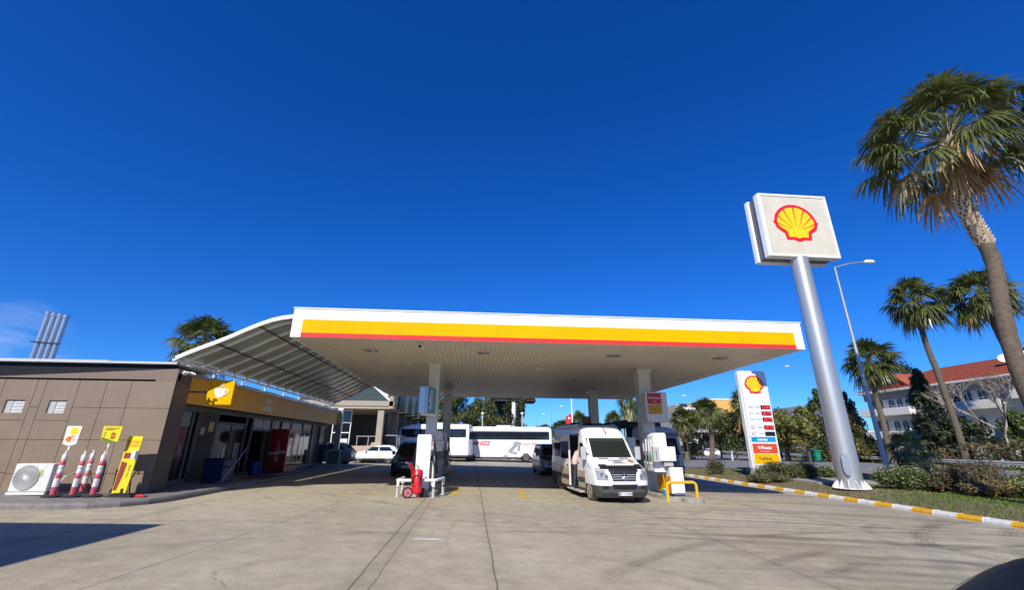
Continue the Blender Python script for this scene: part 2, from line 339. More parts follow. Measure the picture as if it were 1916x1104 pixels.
for k in range(len(out)-1):
    L_ = (V(out[k+1]+(0,))-V(out[k]+(0,))).length; nseg = max(1, round(L_/.9)) if k >= 1 else 12
    for j in range(nseg): t = j/nseg; dense.append(tuple(out[k][q]*(1-t)+out[k+1][q]*t for q in (0,1)))
dense.append(out[-1])
for k in range(len(dense)-1):
    def od(i, d):
        p = V(dense[max(i-1,0)]+(0,)); q = V(dense[min(i+1,len(dense)-1)]+(0,)); t = (q-p).normalized(); return (dense[i][0]-t.y*d, dense[i][1]+t.x*d)
    prof = [(0,-.05),(.0,.09),(.04,.14),(.10,.158),(.225,.158),(.225,-.05)]; A = []; B = []
    g_ = .003
    for d, z in prof:
        p, q = V(od(k, d)+(0,)), V(od(k+1, d)+(0,)); u = (q-p).normalized()*g_; A.append((p.x+u.x, p.y+u.y, gz(p.x)+z)); B.append((q.x-u.x, q.y-u.y, gz(q.x)+z))
    b.mesh(A+B, [(j+6, j, (j+1) % 6, (j+1) % 6+6) for j in range(6)]+[(0,1,2,3,4,5),(11,10,9,8,7,6)])
tag(b.build('kerb_stones', M_kerbg, smooth=30), kind='structure')
# ---- highway on the right, its lines
M_asph = mat('asphalt', (.19,.185,.175), .85, var=.16, vscale=1.2, bump=.3, bscale=50)
M_line = mat('road_paint', (.62,.61,.57), .7, var=.15, vscale=4)
def road_x(y): return 31.3+.15*(y-24)
b = MB()
for a, c in ((-60,0),(0,40),(40,90),(90,200),(200,600)):
    b.poly([(road_x(a),a,-.084),(road_x(a)+13.9,a,-.084),(road_x(c)+13.9,c,-.084),(road_x(c),c,-.084)])
tag(b.build('road', M_asph), kind='structure')
bq = MB(); bq.poly([(road_x(38)-.01,38,-.087),(road_x(90)-.01,90,-.087),(18.5,90,-.087),(19.2,60,-.087),(20.3,44,-.087),(24,41,-.087)]); tag(bq.build('slip_road', M_asph), kind='structure')
b = MB()
for e, wd in ((.7,.18),(13.0,.2)):
    b.poly([(road_x(-60)+e,-60,-.079),(road_x(-60)+e+wd,-60,-.079),(road_x(400)+e+wd,400,-.079),(road_x(400)+e,400,-.079)])
for e in (4.7, 8.8):
    y = -20
    while y < 200: b.poly([(road_x(y)+e,y,-.079),(road_x(y)+e+.15,y,-.079),(road_x(y+4)+e+.15,y+4,-.079),(road_x(y+4)+e,y+4,-.079)]); y += 10
tag(b.build('road_marking', M_line), kind='structure')
b = MB(); b.poly([(road_x(-60)-3,-60,-.09),(road_x(-60)-.01,-60,-.09),(road_x(37.9)-.01,37.9,-.09),(road_x(37.9)-3,37.9,-.09)])
tag(b.build('road_shoulder', mat('shoulder', (.24,.20,.15), .9, var=.25, vscale=.8)), kind='structure')
# concrete pad behind the pole
b = MB(); b.box(19.3,23.6,24.5,30.5,-.35,-.02); tag(b.build('concrete_pad', M_concrete), kind='structure')
# grass : blades
M_grass = mat('grass_blades', (.10,.17,.02), .7, leaf=.5, transl=.25)
M_dry = mat('dry_grass', (.24,.17,.08), .8, leaf=.4)
b = MB()
for i in range(46000):
    t = rnd.random()**1.3; y = 8+t*32
    x = xk(y)+.35+rnd.random()**.8*(8.5 if y > 14 else 10); z = TZ(x)-.03
    h = .035+.07*rnd.random(); a = rnd.random()*6.28; wd = .012+.014*rnd.random(); dx, dy = math.cos(a)*wd, math.sin(a)*wd
    green = (y < 19.5 and x-xk(y) < 9) or rnd.random() < .45
    if not green: h *= .6
    lx, ly = (rnd.random()-.5)*.1, (rnd.random()-.5)*.1
    b.poly([(x-dx,y-dy,z),(x+dx,y+dy,z),(x+lx,y+ly,z+h)], 0 if green else 1)
for i in range(9000):
    y = 25+rnd.random()*60; x = road_x(y)+14.2+rnd.random()*9; h = .08+.12*rnd.random(); a = rnd.random()*6.28; wd = .05; dx, dy = math.cos(a)*wd, math.sin(a)*wd
    b.poly([(x-dx,y-dy,-.13),(x+dx,y+dy,-.13),(x+(rnd.random()-.5)*.1,y,-.13+h)], 0 if rnd.random() < .75 else 1)
tag(b.build('grass', [M_grass, M_dry]), kind='stuff')
tag(MB().box(road_x(20)+14.1,road_x(20)+40,-20,20,-.13,-.115).build('median', mat('median_turf', (.08,.10,.03), .95, var=.4, vscale=2)), kind='structure')
bb = MB(); bb.poly([(road_x(20.01)+14.1,20.01,-.12),(road_x(20.01)+40,20.01,-.12),(road_x(200)+40,200,-.12),(road_x(200)+14.1,200,-.12)]); tag(bb.build('turf', bpy.data.materials['median_turf']), kind='structure')
bb = MB(); pv = [(xk(y)+.3, y) for y in range(2, 46, 4)]
for (x0,y0),(x1,y1) in zip(pv, pv[1:]):
    for u0, u1 in ((0,.9),(.9,2.4),(2.4,5.5)):
        bb.poly([(x0+u0,y0,TZ(x0+u0)-.02),(x0+u1,y0,TZ(x0+u1)-.02),(x1+u1,y1,TZ(x1+u1)-.02),(x1+u0,y1,TZ(x1+u0)-.02)])
tag(bb.build('verge', mat('verge_soil', (.16,.11,.065), .95, var=.35, vscale=2.5, bump=.6, bscale=14)), kind='structure')
# ================================================================ shell emblem
def scallop(parent, M, s, red=M_red, yel=None, t=.02):
    yel = yel or M_logoy
    half = [(0,.47),(.09,.465),(.19,.435),(.29,.38),(.38,.30),(.45,.20),(.49,.08),(.497,-.02),(.47,-.11),(.40,-.18),(.315,-.235),(.30,-.30),(.285,-.40),(.10,-.40),(.075,-.425),(0,-.44)]
    rim = [(0,.40),(.075,.395),(.165,.37),(.25,.32),(.33,.25),(.39,.165),(.425,.07),(.43,0),(.405,-.07),(.34,-.125),(.245,-.19),(.235,-.25),(.222,-.335),(.07,-.335),(.05,-.35),(0,-.36)]
    def full(h): return h+[(-x, y) for x, y in reversed(h[1:-1])]
    P = lambda x, y, z: M @ V((x*s, y*s, z))
    b = MB(); b.prism([P(x,y,0) for x,y in full(half)], (M.to_3x3() @ V((0,0,t))));
    o = b.build('emblem_outline', red, parent)
    b = MB(); b.prism([P(x,y,t) for x,y in full(rim)], (M.to_3x3() @ V((0,0,.004)))); b.build('emblem_field', yel, parent)
    b = MB()
    for a, L_ in ((-66,.43),(-45,.47),(-23,.52),(0,.545),(23,.52),(45,.47),(66,.43)):
        a = R(a); o0 = V((.10*math.sin(a)*1.2, -.17+.05*math.cos(a))); d = V((math.sin(a)*1.0, math.cos(a))).normalized(); nn = V((d.y, -d.x))
        e = o0+d*(L_+.02); q = [o0-nn*.002, o0+nn*.002, e+nn*.017, e-nn*.017]
        b.poly([P(p.x, p.y, t+.006) for p in q][::-1])
    b.build('emblem_rays', red, parent)
M_logoy = mat('emblem_yellow', (.88,.60,.005), .35)
# ================================================================ canopy
CX0, CX1, CY0, CY1, CZ0, CZ1 = -6.6, 12.93, 15.65, 35.9, 5.5, 6.56
cano = thing('station_canopy', 'big flat fuel canopy with white yellow and red fascia over the pumps', 'canopy', (3.2, 25, 5.5))
M_soff = None
def soffit_mat():
    m = bpy.data.materials.new('soffit_boards'); m.use_nodes = True; n = m.node_tree; N = n.nodes; L = n.links; b = N['Principled BSDF']
    tc = N.new('ShaderNodeTexCoord'); s = N.new('ShaderNodeSeparateXYZ'); L.new(tc.outputs['Object'], s.inputs[0])
    a = N.new('ShaderNodeMath'); a.operation = 'MULTIPLY'; a.inputs[1].default_value = 5; L.new(s.outputs[0], a.inputs[0])
    f = N.new('ShaderNodeMath'); f.operation = 'FRACT'; L.new(a.outputs[0], f.inputs[0])
    g = N.new('ShaderNodeMath'); g.operation = 'PINGPONG'; g.inputs[1].default_value = .5; L.new(f.outputs[0], g.inputs[0])
    mr = N.new('ShaderNodeMapRange'); mr.inputs[1].default_value = .02; mr.inputs[2].default_value = .09; mr.inputs[3].default_value = .45; mr.inputs[4].default_value = 1; L.new(g.outputs[0], mr.inputs[0])
    t = N.new('ShaderNodeTexNoise'); t.inputs['Scale'].default_value = .6; t.inputs['Detail'].default_value = 5; L.new(tc.outputs['Object'], t.inputs['Vector'])
    m2 = N.new('ShaderNodeMapRange'); m2.inputs[1].default_value = .3; m2.inputs[2].default_value = .7; m2.inputs[3].default_value = .9; m2.inputs[4].default_value = 1.06; L.new(t.outputs[0], m2.inputs[0])
    mm = N.new('ShaderNodeMath'); mm.operation = 'MULTIPLY'; L.new(mr.outputs[0], mm.inputs[0]); L.new(m2.outputs[0], mm.inputs[1])
    v = N.new('ShaderNodeVectorMath'); v.operation = 'SCALE'; v.inputs[0].default_value = (.66,.60,.46); L.new(mm.outputs[0], v.inputs['Scale']); L.new(v.outputs[0], b.inputs['Base Color'])
    b.inputs['Roughness'].default_value = .5
    bp = N.new('ShaderNodeBump'); bp.inputs['Strength'].default_value = .6; bp.inputs['Distance'].default_value = .02; L.new(mr.outputs[0], bp.inputs['Height']); L.new(bp.outputs[0], b.inputs['Normal'])
    return m
M_sof = soffit_mat(); M_bord = mat('soffit_border', (.60,.55,.46), .5, var=.08, vscale=2)
b = MB(); b.box(CX0+.08,CX1-.08,CY0+.08,CY1-.08,CZ0+.09,CZ1-.12); b.build('deck', M_white, cano)
b = MB(); b.box(CX0+.9,CX1-.9,CY0+.9,CY1-.9,CZ0+.01,CZ0+.085); b.build('soffit', M_sof, cano)
b = MB(); b.box(CX0+.06,CX1-.06,CY0+.06,CY0+.893,CZ0,CZ0+.085); b.box(CX0+.06,CX1-.06,CY1-.893,CY1-.06,CZ0,CZ0+.085)
b.box(CX0+.06,CX0+.893,CY0+.9,CY1-.9,CZ0,CZ0+.085); b.box(CX1-.893,CX1-.06,CY0+.9,CY1-.9,CZ0,CZ0+.085); b.build('soffit_border', M_bord, cano)
# fascia : separate boards
b = MB()
b.box(CX0,CX1,CY0,CY0+.06,CZ0-.01,CZ1); b.box(CX0,CX1,CY1-.06,CY1,CZ0-.01,CZ1); b.box(CX0,CX0+.06,CY0+.061,CY1-.061,CZ0-.01,CZ1); b.box(CX1-.06,CX1,CY0+.061,CY1-.061,CZ0-.01,CZ1)
b.build('fascia', M_clean, cano)
# panel seams as narrow gaps of thin strips
for k in range(1, 8): x = CX0+.35+(CX1-CX0-.7)*k/8; MB().box(x-.004,x+.004,CY0-.0015,CY0+.01,CZ1-.40,CZ1).build('fascia_seam', M_lgrey, cano)
b = MB()
for k in range(8):
    x0 = CX0+.36+(CX1-CX0-.72)*k/8; x1 = CX0+.36+(CX1-CX0-.72)*(k+1)/8-.004; b.box(x0,x1,CY0-.012,CY0-.002,CZ0+.155,CZ1-.41)
b.box(CX1+.002,CX1+.012,CY0+.4,CY1-.4,CZ0+.155,CZ1-.41); b.build('yellow_stripe', M_yellow, cano)
b = MB(); b.box(CX0+.36,CX1-.36,CY0-.013,CY0-.002,CZ0-.005,CZ0+.15); b.box(CX1+.002,CX1+.012,CY0+.4,CY1-.4,CZ0-.005,CZ0+.15); b.build('red_stripe', M_red, cano)
b = MB(); b.box(CX0-.03,CX1+.03,CY0-.03,CY0+.05,CZ1,CZ1+.035); b.box(CX0-.03,CX1+.03,CY1-.05,CY1+.03,CZ1,CZ1+.035)
b.box(CX0-.03,CX0+.05,CY0+.05,CY1-.05,CZ1,CZ1+.035); b.box(CX1-.05,CX1+.03,CY0+.05,CY1-.05,CZ1,CZ1+.035); b.build('capping', M_white, cano)
M_lampg = mat('lamp_glass', (.55,.56,.55), .15, spec=.8)
for X_ in (-4.2,.35,5.9,10.7):
    for Y_ in (17.8,25.1,32.6):
        b = MB(); z = CZ0-.022
        for a_,c_,d_,e_ in ((-.27,.27,-.22,-.17),(-.27,.27,.17,.22),(-.27,-.22,-.17,.17),(.22,.27,-.17,.17)): b.box(X_+a_,X_+c_,Y_+d_,Y_+e_,z,CZ0+.008)
        fr = b.build('downlight', M_silver, cano)
        b = MB(); b.box(X_-.22,X_+.22,Y_-.17,Y_+.17,CZ0-.004,CZ0+.006); b.box(X_-.02,X_+.14,Y_-.09,Y_+.09,CZ0-.012,CZ0-.004,1); b.build('lens', [M_grey, M_lampg], fr)
for X_, Y_ in ((-3.1,20.8),(3.2,21.5),(8.3,24.2)):
    MB().tube([(X_,Y_,5.51),(X_,Y_,5.45)], .07, 12).build('sensor', M_clean, cano)
# columns
def column(x0,x1,y0,y1):
    zb = gz((x0+x1)/2)+.14; b = MB(); b.box(x0,x1,y0,y1,zb,5.32)
    b.mesh([(x0,y0,5.32),(x1,y0,5.32),(x1,y1,5.32),(x0,y1,5.32),(x0-.08,y0-.08,5.42),(x1+.08,y0-.08,5.42),(x1+.08,y1+.08,5.42),(x0-.08,y1+.08,5.42)],[(0,1,5,4),(1,2,6,5),(2,3,7,6),(3,0,4,7)])
    b.box(x0-.08,x1+.08,y0-.08,y1+.08,5.42,5.508); return b.build('column', M_soffitw, cano, bevel=.01)
cA = column(-2.1,-1.62,20.5,21.0); cB = column(8.10,8.70,20.9,21.5); cC = column(-1.99,-1.48,30.2,30.7); cD = column(8.08,8.66,30.2,30.8)
# dome camera under the canopy
t_ = thing('security_camera', 'small white bullet camera under the front edge of the canopy', 'camera', (-2.0,16.3,5.49))
b = MB(); b.tube([(-2.0,16.3,5.498),(-2.0,16.3,5.42)], .05, 12); b.build('bracket', M_white, t_)
b = MB(); b.tube([(-2.05,16.05,5.33),(-1.98,16.38,5.39)], .07, 14); b.tube([(-2.056,16.02,5.325),(-2.052,16.045,5.329)], .055, 14, 1); b.build('housing', [M_clean, M_glass], t_, smooth=40)
# ================================================================ curved awning
arc = [(-10.30,4.69),(-9.9,4.90),(-9.5,5.09),(-9.06,5.29),(-8.6,5.52),(-8.15,5.77),(-7.73,5.98),(-7.35,6.14),(-7.0,6.24),(-6.64,6.30)]
aw = thing('curved_awning', 'arched translucent sheet awning between the shop roof and the fuel canopy', 'awning', (-8.4,25,4.7))
M_poly = mat('ribbed_sheet', (.34,.36,.32), .2, spec=.7, var=.25, vscale=1.0, transl=.15)
AY0, AY1 = 15.75, 34.2
def arcp(t):
    q = t*(len(arc)-1); i = min(int(q), len(arc)-2); f = q-i; return (arc[i][0]*(1-f)+arc[i+1][0]*f, arc[i][1]*(1-f)+arc[i+1][1]*f)
b = MB(); b.grid(lambda u, v: (arcp(u)[0], AY0+.05+v*(AY1-AY0-.1), arcp(u)[1]), 27, 60); b.build('roof_sheet', M_poly, aw, smooth=60, solid=.012)
nb = 17
for k in range(nb):
    y = AY0+.6+(AY1-AY0-1.1)*k/(nb-1)
    b = MB(); L0 = [(arcp(i/26)[0], arcp(i/26)[1]) for i in range(27)]
    for i in range(26):
        (xa,za),(xb,zb) = L0[i], L0[i+1]; b.mesh([(xa,y-.10,za-.065),(xa,y+.10,za-.065),(xa,y+.10,za-.016),(xa,y-.10,za-.016),(xb,y-.10,zb-.065),(xb,y+.10,zb-.065),(xb,y+.10,zb-.016),(xb,y-.10,zb-.016)],[(0,4,5,1),(1,5,6,2),(2,6,7,3),(3,7,4,0)])
    b.build('arched_rib', M_white, aw, smooth=50)
for t in (.33, .66):
    x, z = arcp(t); MB().box(x-.02,x+.02,AY0+.02,AY1,z-.115,z-.08).build('purlin', M_black, aw)
b = MB()
for i in range(26):
    (xa,za),(xb,zb) = arcp(i/26), arcp((i+1)/26); b.mesh([(xa,AY0-.03,za-.10),(xa,AY0+.045,za-.10),(xa,AY0+.045,za+.045),(xa,AY0-.03,za+.045),(xb,AY0-.03,zb-.10),(xb,AY0+.045,zb-.10),(xb,AY0+.045,zb+.045),(xb,AY0-.03,zb+.045)],[(0,4,5,1),(1,5,6,2),(2,6,7,3),(3,7,4,0)])
b.build('front_trim', M_white, aw, smooth=50)
b = MB(); b.tube([(-10.34,AY0-.02,4.60),(-10.34,AY1,4.60)], .045, 10); b.build('edge_pipe', M_white, aw, smooth=50)
for k in range(9):
    y = AY0+.25+k*2.25; b = MB(); b.tube([(-10.34,y,4.32),(-10.34,y,4.56)], .025, 8); b.tube([(-10.34,y,4.34),(-10.02,y,4.76)], .014, 6); b.build('support_stub', M_white, aw)
# ================================================================ shop
SY = 15.61; GS = .40
shop = thing('shop_building', 'low brown clad convenience shop with a yellow fascia along its entrance side', 'shop', (-14,25,.3))
ztop = lambda x: 3.62+(x+20)*.065                    # sloping upper edge of the street wall
jx = [-21,-19.2,-17.4,-15.23,-14.25,-13.97,-12.97,-12.13,-11.36,-10.0]; jz = [.28,.97,1.965,2.96,3.86]; G = .012
wins = [(-15.0,-14.42,2.77,3.18),(-13.71,-13.18,2.77,3.18)]
b = MB(); b.box(-21,-10.31,SY+.10,SY+.13,.28,3.6); b.prism([(-21,SY+.10,3.6),(-10.31,SY+.10,3.6),(-10.31,SY+.10,4.2)], (0,.03,0)); b.build('wall_backing', M_black, shop)
b = MB()
def panel(x0,x1,z0,z1):
    x0 += G/2; x1 -= G/2 if x1 < -10.01 else 0; z0 += G/2; z1 -= G/2
    for wx0,wx1,wz0,wz1 in wins:
        if x0 < wx0 and x1 > wx1 and z0 < wz0 and z1 > wz1:
            for q in ((x0,wx0,z0,z1),(wx1,x1,z0,z1),(wx0,wx1,z0,wz0),(wx0,wx1,wz1,z1)): b.box(q[0],q[1],SY,SY+.03,q[2],q[3])
            return
    b.box(x0,x1,SY,SY+.03,z0,z1)
for i in range(len(jx)-1):
    x0, x1 = jx[i], jx[i+1]
    if x1 <= -12.9 and not (x0 == -14.25):            # panels holding the small windows
        zz = [.28,1.0,1.965,2.55,3.84]
    else: zz = jz[:-1]+[3.84]
    for z0, z1 in zip(zz, zz[1:]): panel(x0,x1,z0,z1)
b.build('wall_cladding', M_brown, shop, bevel=.004)
b = MB(); b.prism([(-15.6,SY,3.90),(-10.0,SY,3.90),(-10.0,SY,4.27),(-15.6,SY,3.925)], (0,.20,0)); b.box(-10.65,-10.0,SY,SY+.03,3.835,3.897); b.build('upper_trim', M_brown2, shop)
b = MB()                                            # windows recessed with louvres
for wx0,wx1,wz0,wz1 in wins:
    wn = MB(); wn.box(wx0,wx1,SY+.075,SY+.09,wz0,wz1,1)
    wn.box(wx0,wx0+.006,SY+.03,SY+.12,wz0,wz1,1); wn.box(wx1-.006,wx1,SY+.03,SY+.12,wz0,wz1,1); wn.box(wx0,wx1,SY+.03,SY+.12,wz0,wz0+.006,1)
    wn.box(wx0+.006,wx0+.19,SY+.045,SY+.074,wz0+.01,wz1-.006,1)
    for k in range(8): z = wz0+.03+k*.046; wn.obox(((wx0+wx1)/2+.1,SY+.045,z),(wx1-wx0-.24,.045,.008),rx=R(35),m=2)
    wn.build('louvre_window', [M_glass, M_lgrey, M_clean], shop)
b = MB(); b.box(-21,-10.18,SY+.22,SY+.26,3.5,4.42); b.build('dark_fascia', mat('anthracite', (.010,.012,.015), .6, spec=.2), shop)
b = MB(); b.box(-21,-10.15,SY+.12,17.9,4.43,4.47); b.build('eave_soffit', M_lgrey, shop)
b = MB()
for k in range(5): b.box(-21+k*2.17,-21+(k+1)*2.17-.01,SY+.06,SY+.16,4.44,4.535 if k < 4 else 4.51)
b.build('roof_capping', mat('pale_capping', (.50,.52,.52), .5), shop)
b = MB(); b.box(-21,-10.62,SY+.27,36.2,4.2,4.425); b.build('roof_slab', M_grey, shop)
# portal return, glazing line, inner walls
b = MB(); b.box(-10.30,-10.0,SY+.062,16.42,.28,4.13); b.build('portal_side', mat('portal_shaded_brown', (.085,.062,.05), .55), shop)  # same brown cladding, darkened in its colour for the shaded side
XF = -10.5
b = MB(); b.box(XF-.04,XF,16.43,36.2,3.27,4.21); b.build('yellow_fascia', mat('shop_yellow', (.86,.40,.004), .45, var=.04, vscale=1), shop)
for k in range(11): y = 16.43+1.8*k; MB().box(XF-.001,XF+.0025,y-.006,y+.006,3.28,4.2).build('fascia_seam', M_brown2, shop)
b = MB(); b.box(XF-.22,XF+.10,16.40,36.3,4.215,4.30); b.prism([(XF+.10,16.40,4.30),(XF-.22,16.40,4.30),(XF-.5,16.40,4.48),(XF-.5,16.40,4.52),(XF+.10,16.40,4.36)], (0,19.9,0)); b.build('parapet', M_silver, shop)
XG = -11.25
b = MB(); b.box(XG,XF-.041,16.43,36.2,3.30,3.34); b.build('entrance_soffit', M_grey, shop)
M_sglass = mat('shop_glass', (.010,.011,.012), .22, spec=.25)
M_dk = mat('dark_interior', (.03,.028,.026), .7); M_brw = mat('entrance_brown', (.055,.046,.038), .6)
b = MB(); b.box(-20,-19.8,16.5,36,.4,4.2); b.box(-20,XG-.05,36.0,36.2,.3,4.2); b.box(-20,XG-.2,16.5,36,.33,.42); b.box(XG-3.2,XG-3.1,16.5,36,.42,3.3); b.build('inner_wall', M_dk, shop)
b = MB(); b.box(XG-.06,XG,16.43,36.2,.4,.55); b.box(XG-.06,XG,16.43,36.2,3.1,3.3)
for y in (16.45,17.5,19.15,19.55,20.9,23.55,24.2,26.4,27.7,29.2,31.1,33.0,34.6,36.1): b.box(XG-.06,XG+.03,y-.05,y+.05,.55,3.1)
b.build('window_frame', M_grey, shop)
b = MB(); b.box(XG-.04,XG-.03,16.5,19.1,.55,3.1); b.box(XG-.04,XG-.03,24.25,36.1,.55,3.1); b.build('shopfront_glass', M_sglass, shop)
b = MB(); b.box(XG-.03,XG+.04,19.6,20.85,.42,3.12); b.build('cladding_pier', M_brw, shop, bevel=.01)
M_pane = mat('upper_pane', (.14,.15,.16), .3)
for y0,y1 in ((16.6,17.42),(17.58,19.05),(27.8,29.1),(29.3,31.0),(24.3,25.3),(25.4,26.3)):
    MB().box(XG-.028,XG-.018,y0,y1,2.5,3.08).build('transom_pane', M_pane, shop)
M_poster = mat('maroon_poster', (.16,.012,.012), .4); M_ptxt = mat('poster_print', (.25,.22,.20), .5)
for y0,y1 in ((16.6,17.42),(17.6,19.0)):
    p_ = MB().box(XG-.026,XG-.016,y0,y1,1.3,2.42).build('window_poster', M_poster, shop)
    b = MB()
    for k in range(4): b.box(XG-.016,XG-.013,y0+.15,y0+.15+(y1-y0)*(.55-.06*k),2.2-.11*k,2.26-.11*k)
    b.box(XG-.016,XG-.013,y1-.3,y1-.14,1.45,1.8); b.build('print', M_ptxt, p_)
# sliding door with pale bar stripes
for y0,y1 in ((21.0,22.2),(22.3,23.5)):
    d_ = MB().box(XG-.05,XG-.02,y0,y1,.42,2.7).build('entrance_door', M_sglass, shop)
    MB().box(XG-.02,XG-.012,y0+.5,y0+.72,.5,1.9).box(XG-.02,XG-.012,y0+.8,y0+.95,.5,1.9).build('door_stripe', mat('frosted', (.30,.32,.36), .4), d_)
MB().box(XG-.04,XG+.05,20.95,23.52,2.7,2.8).build('door_head', M_grey, shop)
# silver end post, entrance step
MB().box(-10.62,-10.2,36.2,36.42,.3,4.5).build('end_post', M_silver, shop, bevel=.03)
MB().box(XG+.02,-9.75,24,36.4,.385,.44).build('entrance_step', mat('step_blue_grey', (.10,.12,.16), .6), shop)
# lettering on the fascia, with depth
Fx = lambda y, z: frame((XF+.012, y, z), (0,1,0), (0,0,1))
text('Shell', .30, Fx(23.75, 3.93), M_clean, shop, ext=.02, bold=.008)
text('Select', .46, Fx(23.85, 3.57), M_clean, shop, ext=.02, bold=.012)
# notice stickers on pier
MB().box(XG+.041,XG+.046,19.75,20.05,2.2,2.5).build('red_notice', mat('notice_pink', (.55,.30,.27), .5), shop)
MB().box(XG+.041,XG+.046,20.3,20.65,2.35,2.75).build('yellow_notice', mat('notice_yellow', (.50,.36,.06), .5), shop)
# low kickers / service box and cctv at the parapet corner
t_ = thing('security_camera', 'white cctv camera on a bracket at the top corner of the shop portal', 'camera', (-9.98,15.9,4.15))
b = MB(); b.box(-9.998,-9.94,15.85,15.95,4.1,4.25); b.bar((-9.95,15.9,4.17),(-9.80,15.8,4.2),.04); b.build('bracket', M_white, t_)
b = MB(); b.tube([(-9.90,15.70,4.15),(-9.80,15.86,4.18)], .04, 12); b.tube([(-9.80,15.93,4.20),(-9.66,15.98,4.14)], .035, 12); b.build('housing', M_white, t_, smooth=40)
# hanging cup flag sign : yellow square box with notched edge, white cup
t_ = thing('projecting_sign', 'bright yellow square sign with a white steaming cup, sticking out of the shop fascia', 'sign', (-10.0,16.9,3.4))
CU = lambda x, z: (x*.897-.02, (z-1.9)*.897+1.9)
b = MB(); b.prism([(CU(x,z)[0],16.9,CU(x,z)[1]) for x,z in ((-10.72,4.33),(-9.78,4.33),(-9.76,4.31),(-9.76,3.38),(-9.78,3.36),(-10.72,3.36),(-10.74,3.38),(-10.74,4.31))], (0,.10,0)); b.build('board', M_yellow, t_)
b = MB(); cup = [(-10.48,4.0),(-10.05,4.0),(-10.065,3.82),(-10.12,3.69),(-10.21,3.63),(-10.30,3.63),(-10.40,3.69),(-10.46,3.82)]
b.prism([(CU(x,z)[0],16.894,CU(x,z)[1]) for x,z in cup], (0,-.012,0)); 
b.tube([(CU(x,z)[0],16.888,CU(x,z)[1]) for x,z in ((-10.06,3.96),(-9.98,3.95),(-9.94,3.87),(-9.98,3.78),(-10.08,3.73))], .022, 8)
for d in (0,.08): b.tube([(CU(x+d,z)[0],16.888,CU(x+d,z)[1]) for x,z in ((-10.29,4.05),(-10.24,4.1),(-10.27,4.15),(-10.21,4.21))], .014, 6)
b.build('cup_symbol', M_clean, t_)
MB().box(-10.5,-9.64,16.93,16.97,3.62,3.68).build('arm', M_grey, t_); 
# ---- things on the pavement by the shop
zp = lambda x: gz(x)+.15
def chest(x0,x1,y0,y1,z0,h):
    t = thing('chest_freezer', 'dark blue chest freezer standing left of the shop door', 'freezer', ((x0+x1)/2,(y0+y1)/2,z0))
    mb = mat('freezer_blue', (.012,.022,.06), .4, var=.1); MB().box(x0,x1,y0,y1,z0+.05,z0+h*.62).build('body', mb, t, bevel=.02)
    MB().box(x0-.01,x1+.01,y0-.01,y1+.01,z0+h*.64,z0+h-.06).build('upper_body', mb, t, bevel=.02)
    MB().box(x0,x1,y0,y1,z0+h-.055,z0+h).build('lid', M_glass, t, bevel=.01)
    for i in (x0+.06,x1-.06):
        for j in (y0+.06,y1-.06): MB().tube([(i,j,z0),(i,j,z0+.05)],.03,8).build('foot', M_black, t)
chest(-10.50,-9.72,19.2,19.95,zp(-10.2),.92)
t_ = thing('drinks_cooler', 'tall red drinks cooler with two glass doors beside the shop entrance', 'fridge', (-10.6,26.3,.42))
fx0,fx1,fy0,fy1 = -10.72,-9.80,25.3,26.95; z0 = .42; Mcr = mat('cooler_red', (.20,.003,.005), .35); 
MB().box(fx0,fx1,fy0,fy0+.04,z0+.04,2.62).box(fx0,fx1,fy1-.04,fy1,z0+.04,2.62).box(fx0,fx0+.04,fy0+.04,fy1-.04,z0+.04,2.62).box(fx0+.04,fx1,fy0+.04,fy1-.04,2.50,2.62).box(fx0+.04,fx1,fy0+.04,fy1-.04,z0+.04,.75).build('cabinet', Mcr, t_)
for a_,c_ in ((fy0+.05,26.03),(26.07,fy1-.05)):
    d_ = MB().box(fx1-.02,fx1,a_,c_,.8,.86).box(fx1-.02,fx1,a_,c_,2.42,2.48).box(fx1-.02,fx1,a_,a_+.05,.86,2.42).box(fx1-.02,fx1,c_-.05,c_,.86,2.42).build('door', Mcr, t_)
    MB().box(fx1-.015,fx1-.008,a_+.05,c_-.05,.86,2.42).build('glass', M_glass, d_)
    MB().tube([(fx1+.03,c_-.08,1.3),(fx1+.03,c_-.08,1.9)],.012,6).build('handle', M_silver, d_)
for z in (.95,1.3,1.65,2.0):
    s_ = MB().box(fx0+.05,fx1-.03,fy0+.05,fy1-.05,z,z+.015).build('shelf', M_silver, t_)
    b = MB()
    for k in range(14):
        y = fy0+.12+k*.112; b.tube([(fx1-.1,y,z+.016),(fx1-.1,y,z+.18),(fx1-.1,y,z+.24)],[.035,.035,.013],8,k % 3)
    b.build('bottle_row', [mat('b1',(.5,.5,.48),.3), mat('b2',(.35,.02,.02),.3), mat('b3',(.1,.2,.08),.3)], s_)
M_sgn = mat('cooler_print', (.62,.60,.58), .4)
b = MB(); b.tube([(-10.26,fy0-.004,.95),(-10.26,fy0-.004,1.35),(-10.26,fy0-.004,1.5),(-10.26,fy0-.004,1.75),(-10.26,fy0-.004,2.05)],[.09,.10,.12,.05,.03],10); 
for i in range(len(b.v)): x_,y_,z_ = b.v[i]; b.v[i] = (x_, fy0-.004+(y_-(fy0-.004))*.03, z_)
b.build('bottle_print', mat('print_dim', (.30,.12,.11), .5), t_)
text('Coca-Cola', .20, frame((-10.26,fy0-.010,1.42),(1,0,.12),(0,0,1)), M_sgn, t_, ext=.002, bold=.004)
t_ = thing('glass_door_fridge', 'wide glass door display fridge next to the red cooler', 'fridge', (-10.8,29,.42))
MB().box(-11.15,-10.5,27.5,27.55,.45,2.6).box(-11.15,-10.5,30.45,30.5,.45,2.6).box(-11.15,-10.5,27.55,30.45,2.48,2.6).box(-11.15,-10.5,27.55,30.45,.45,.7).build('cabinet', M_grey, t_)
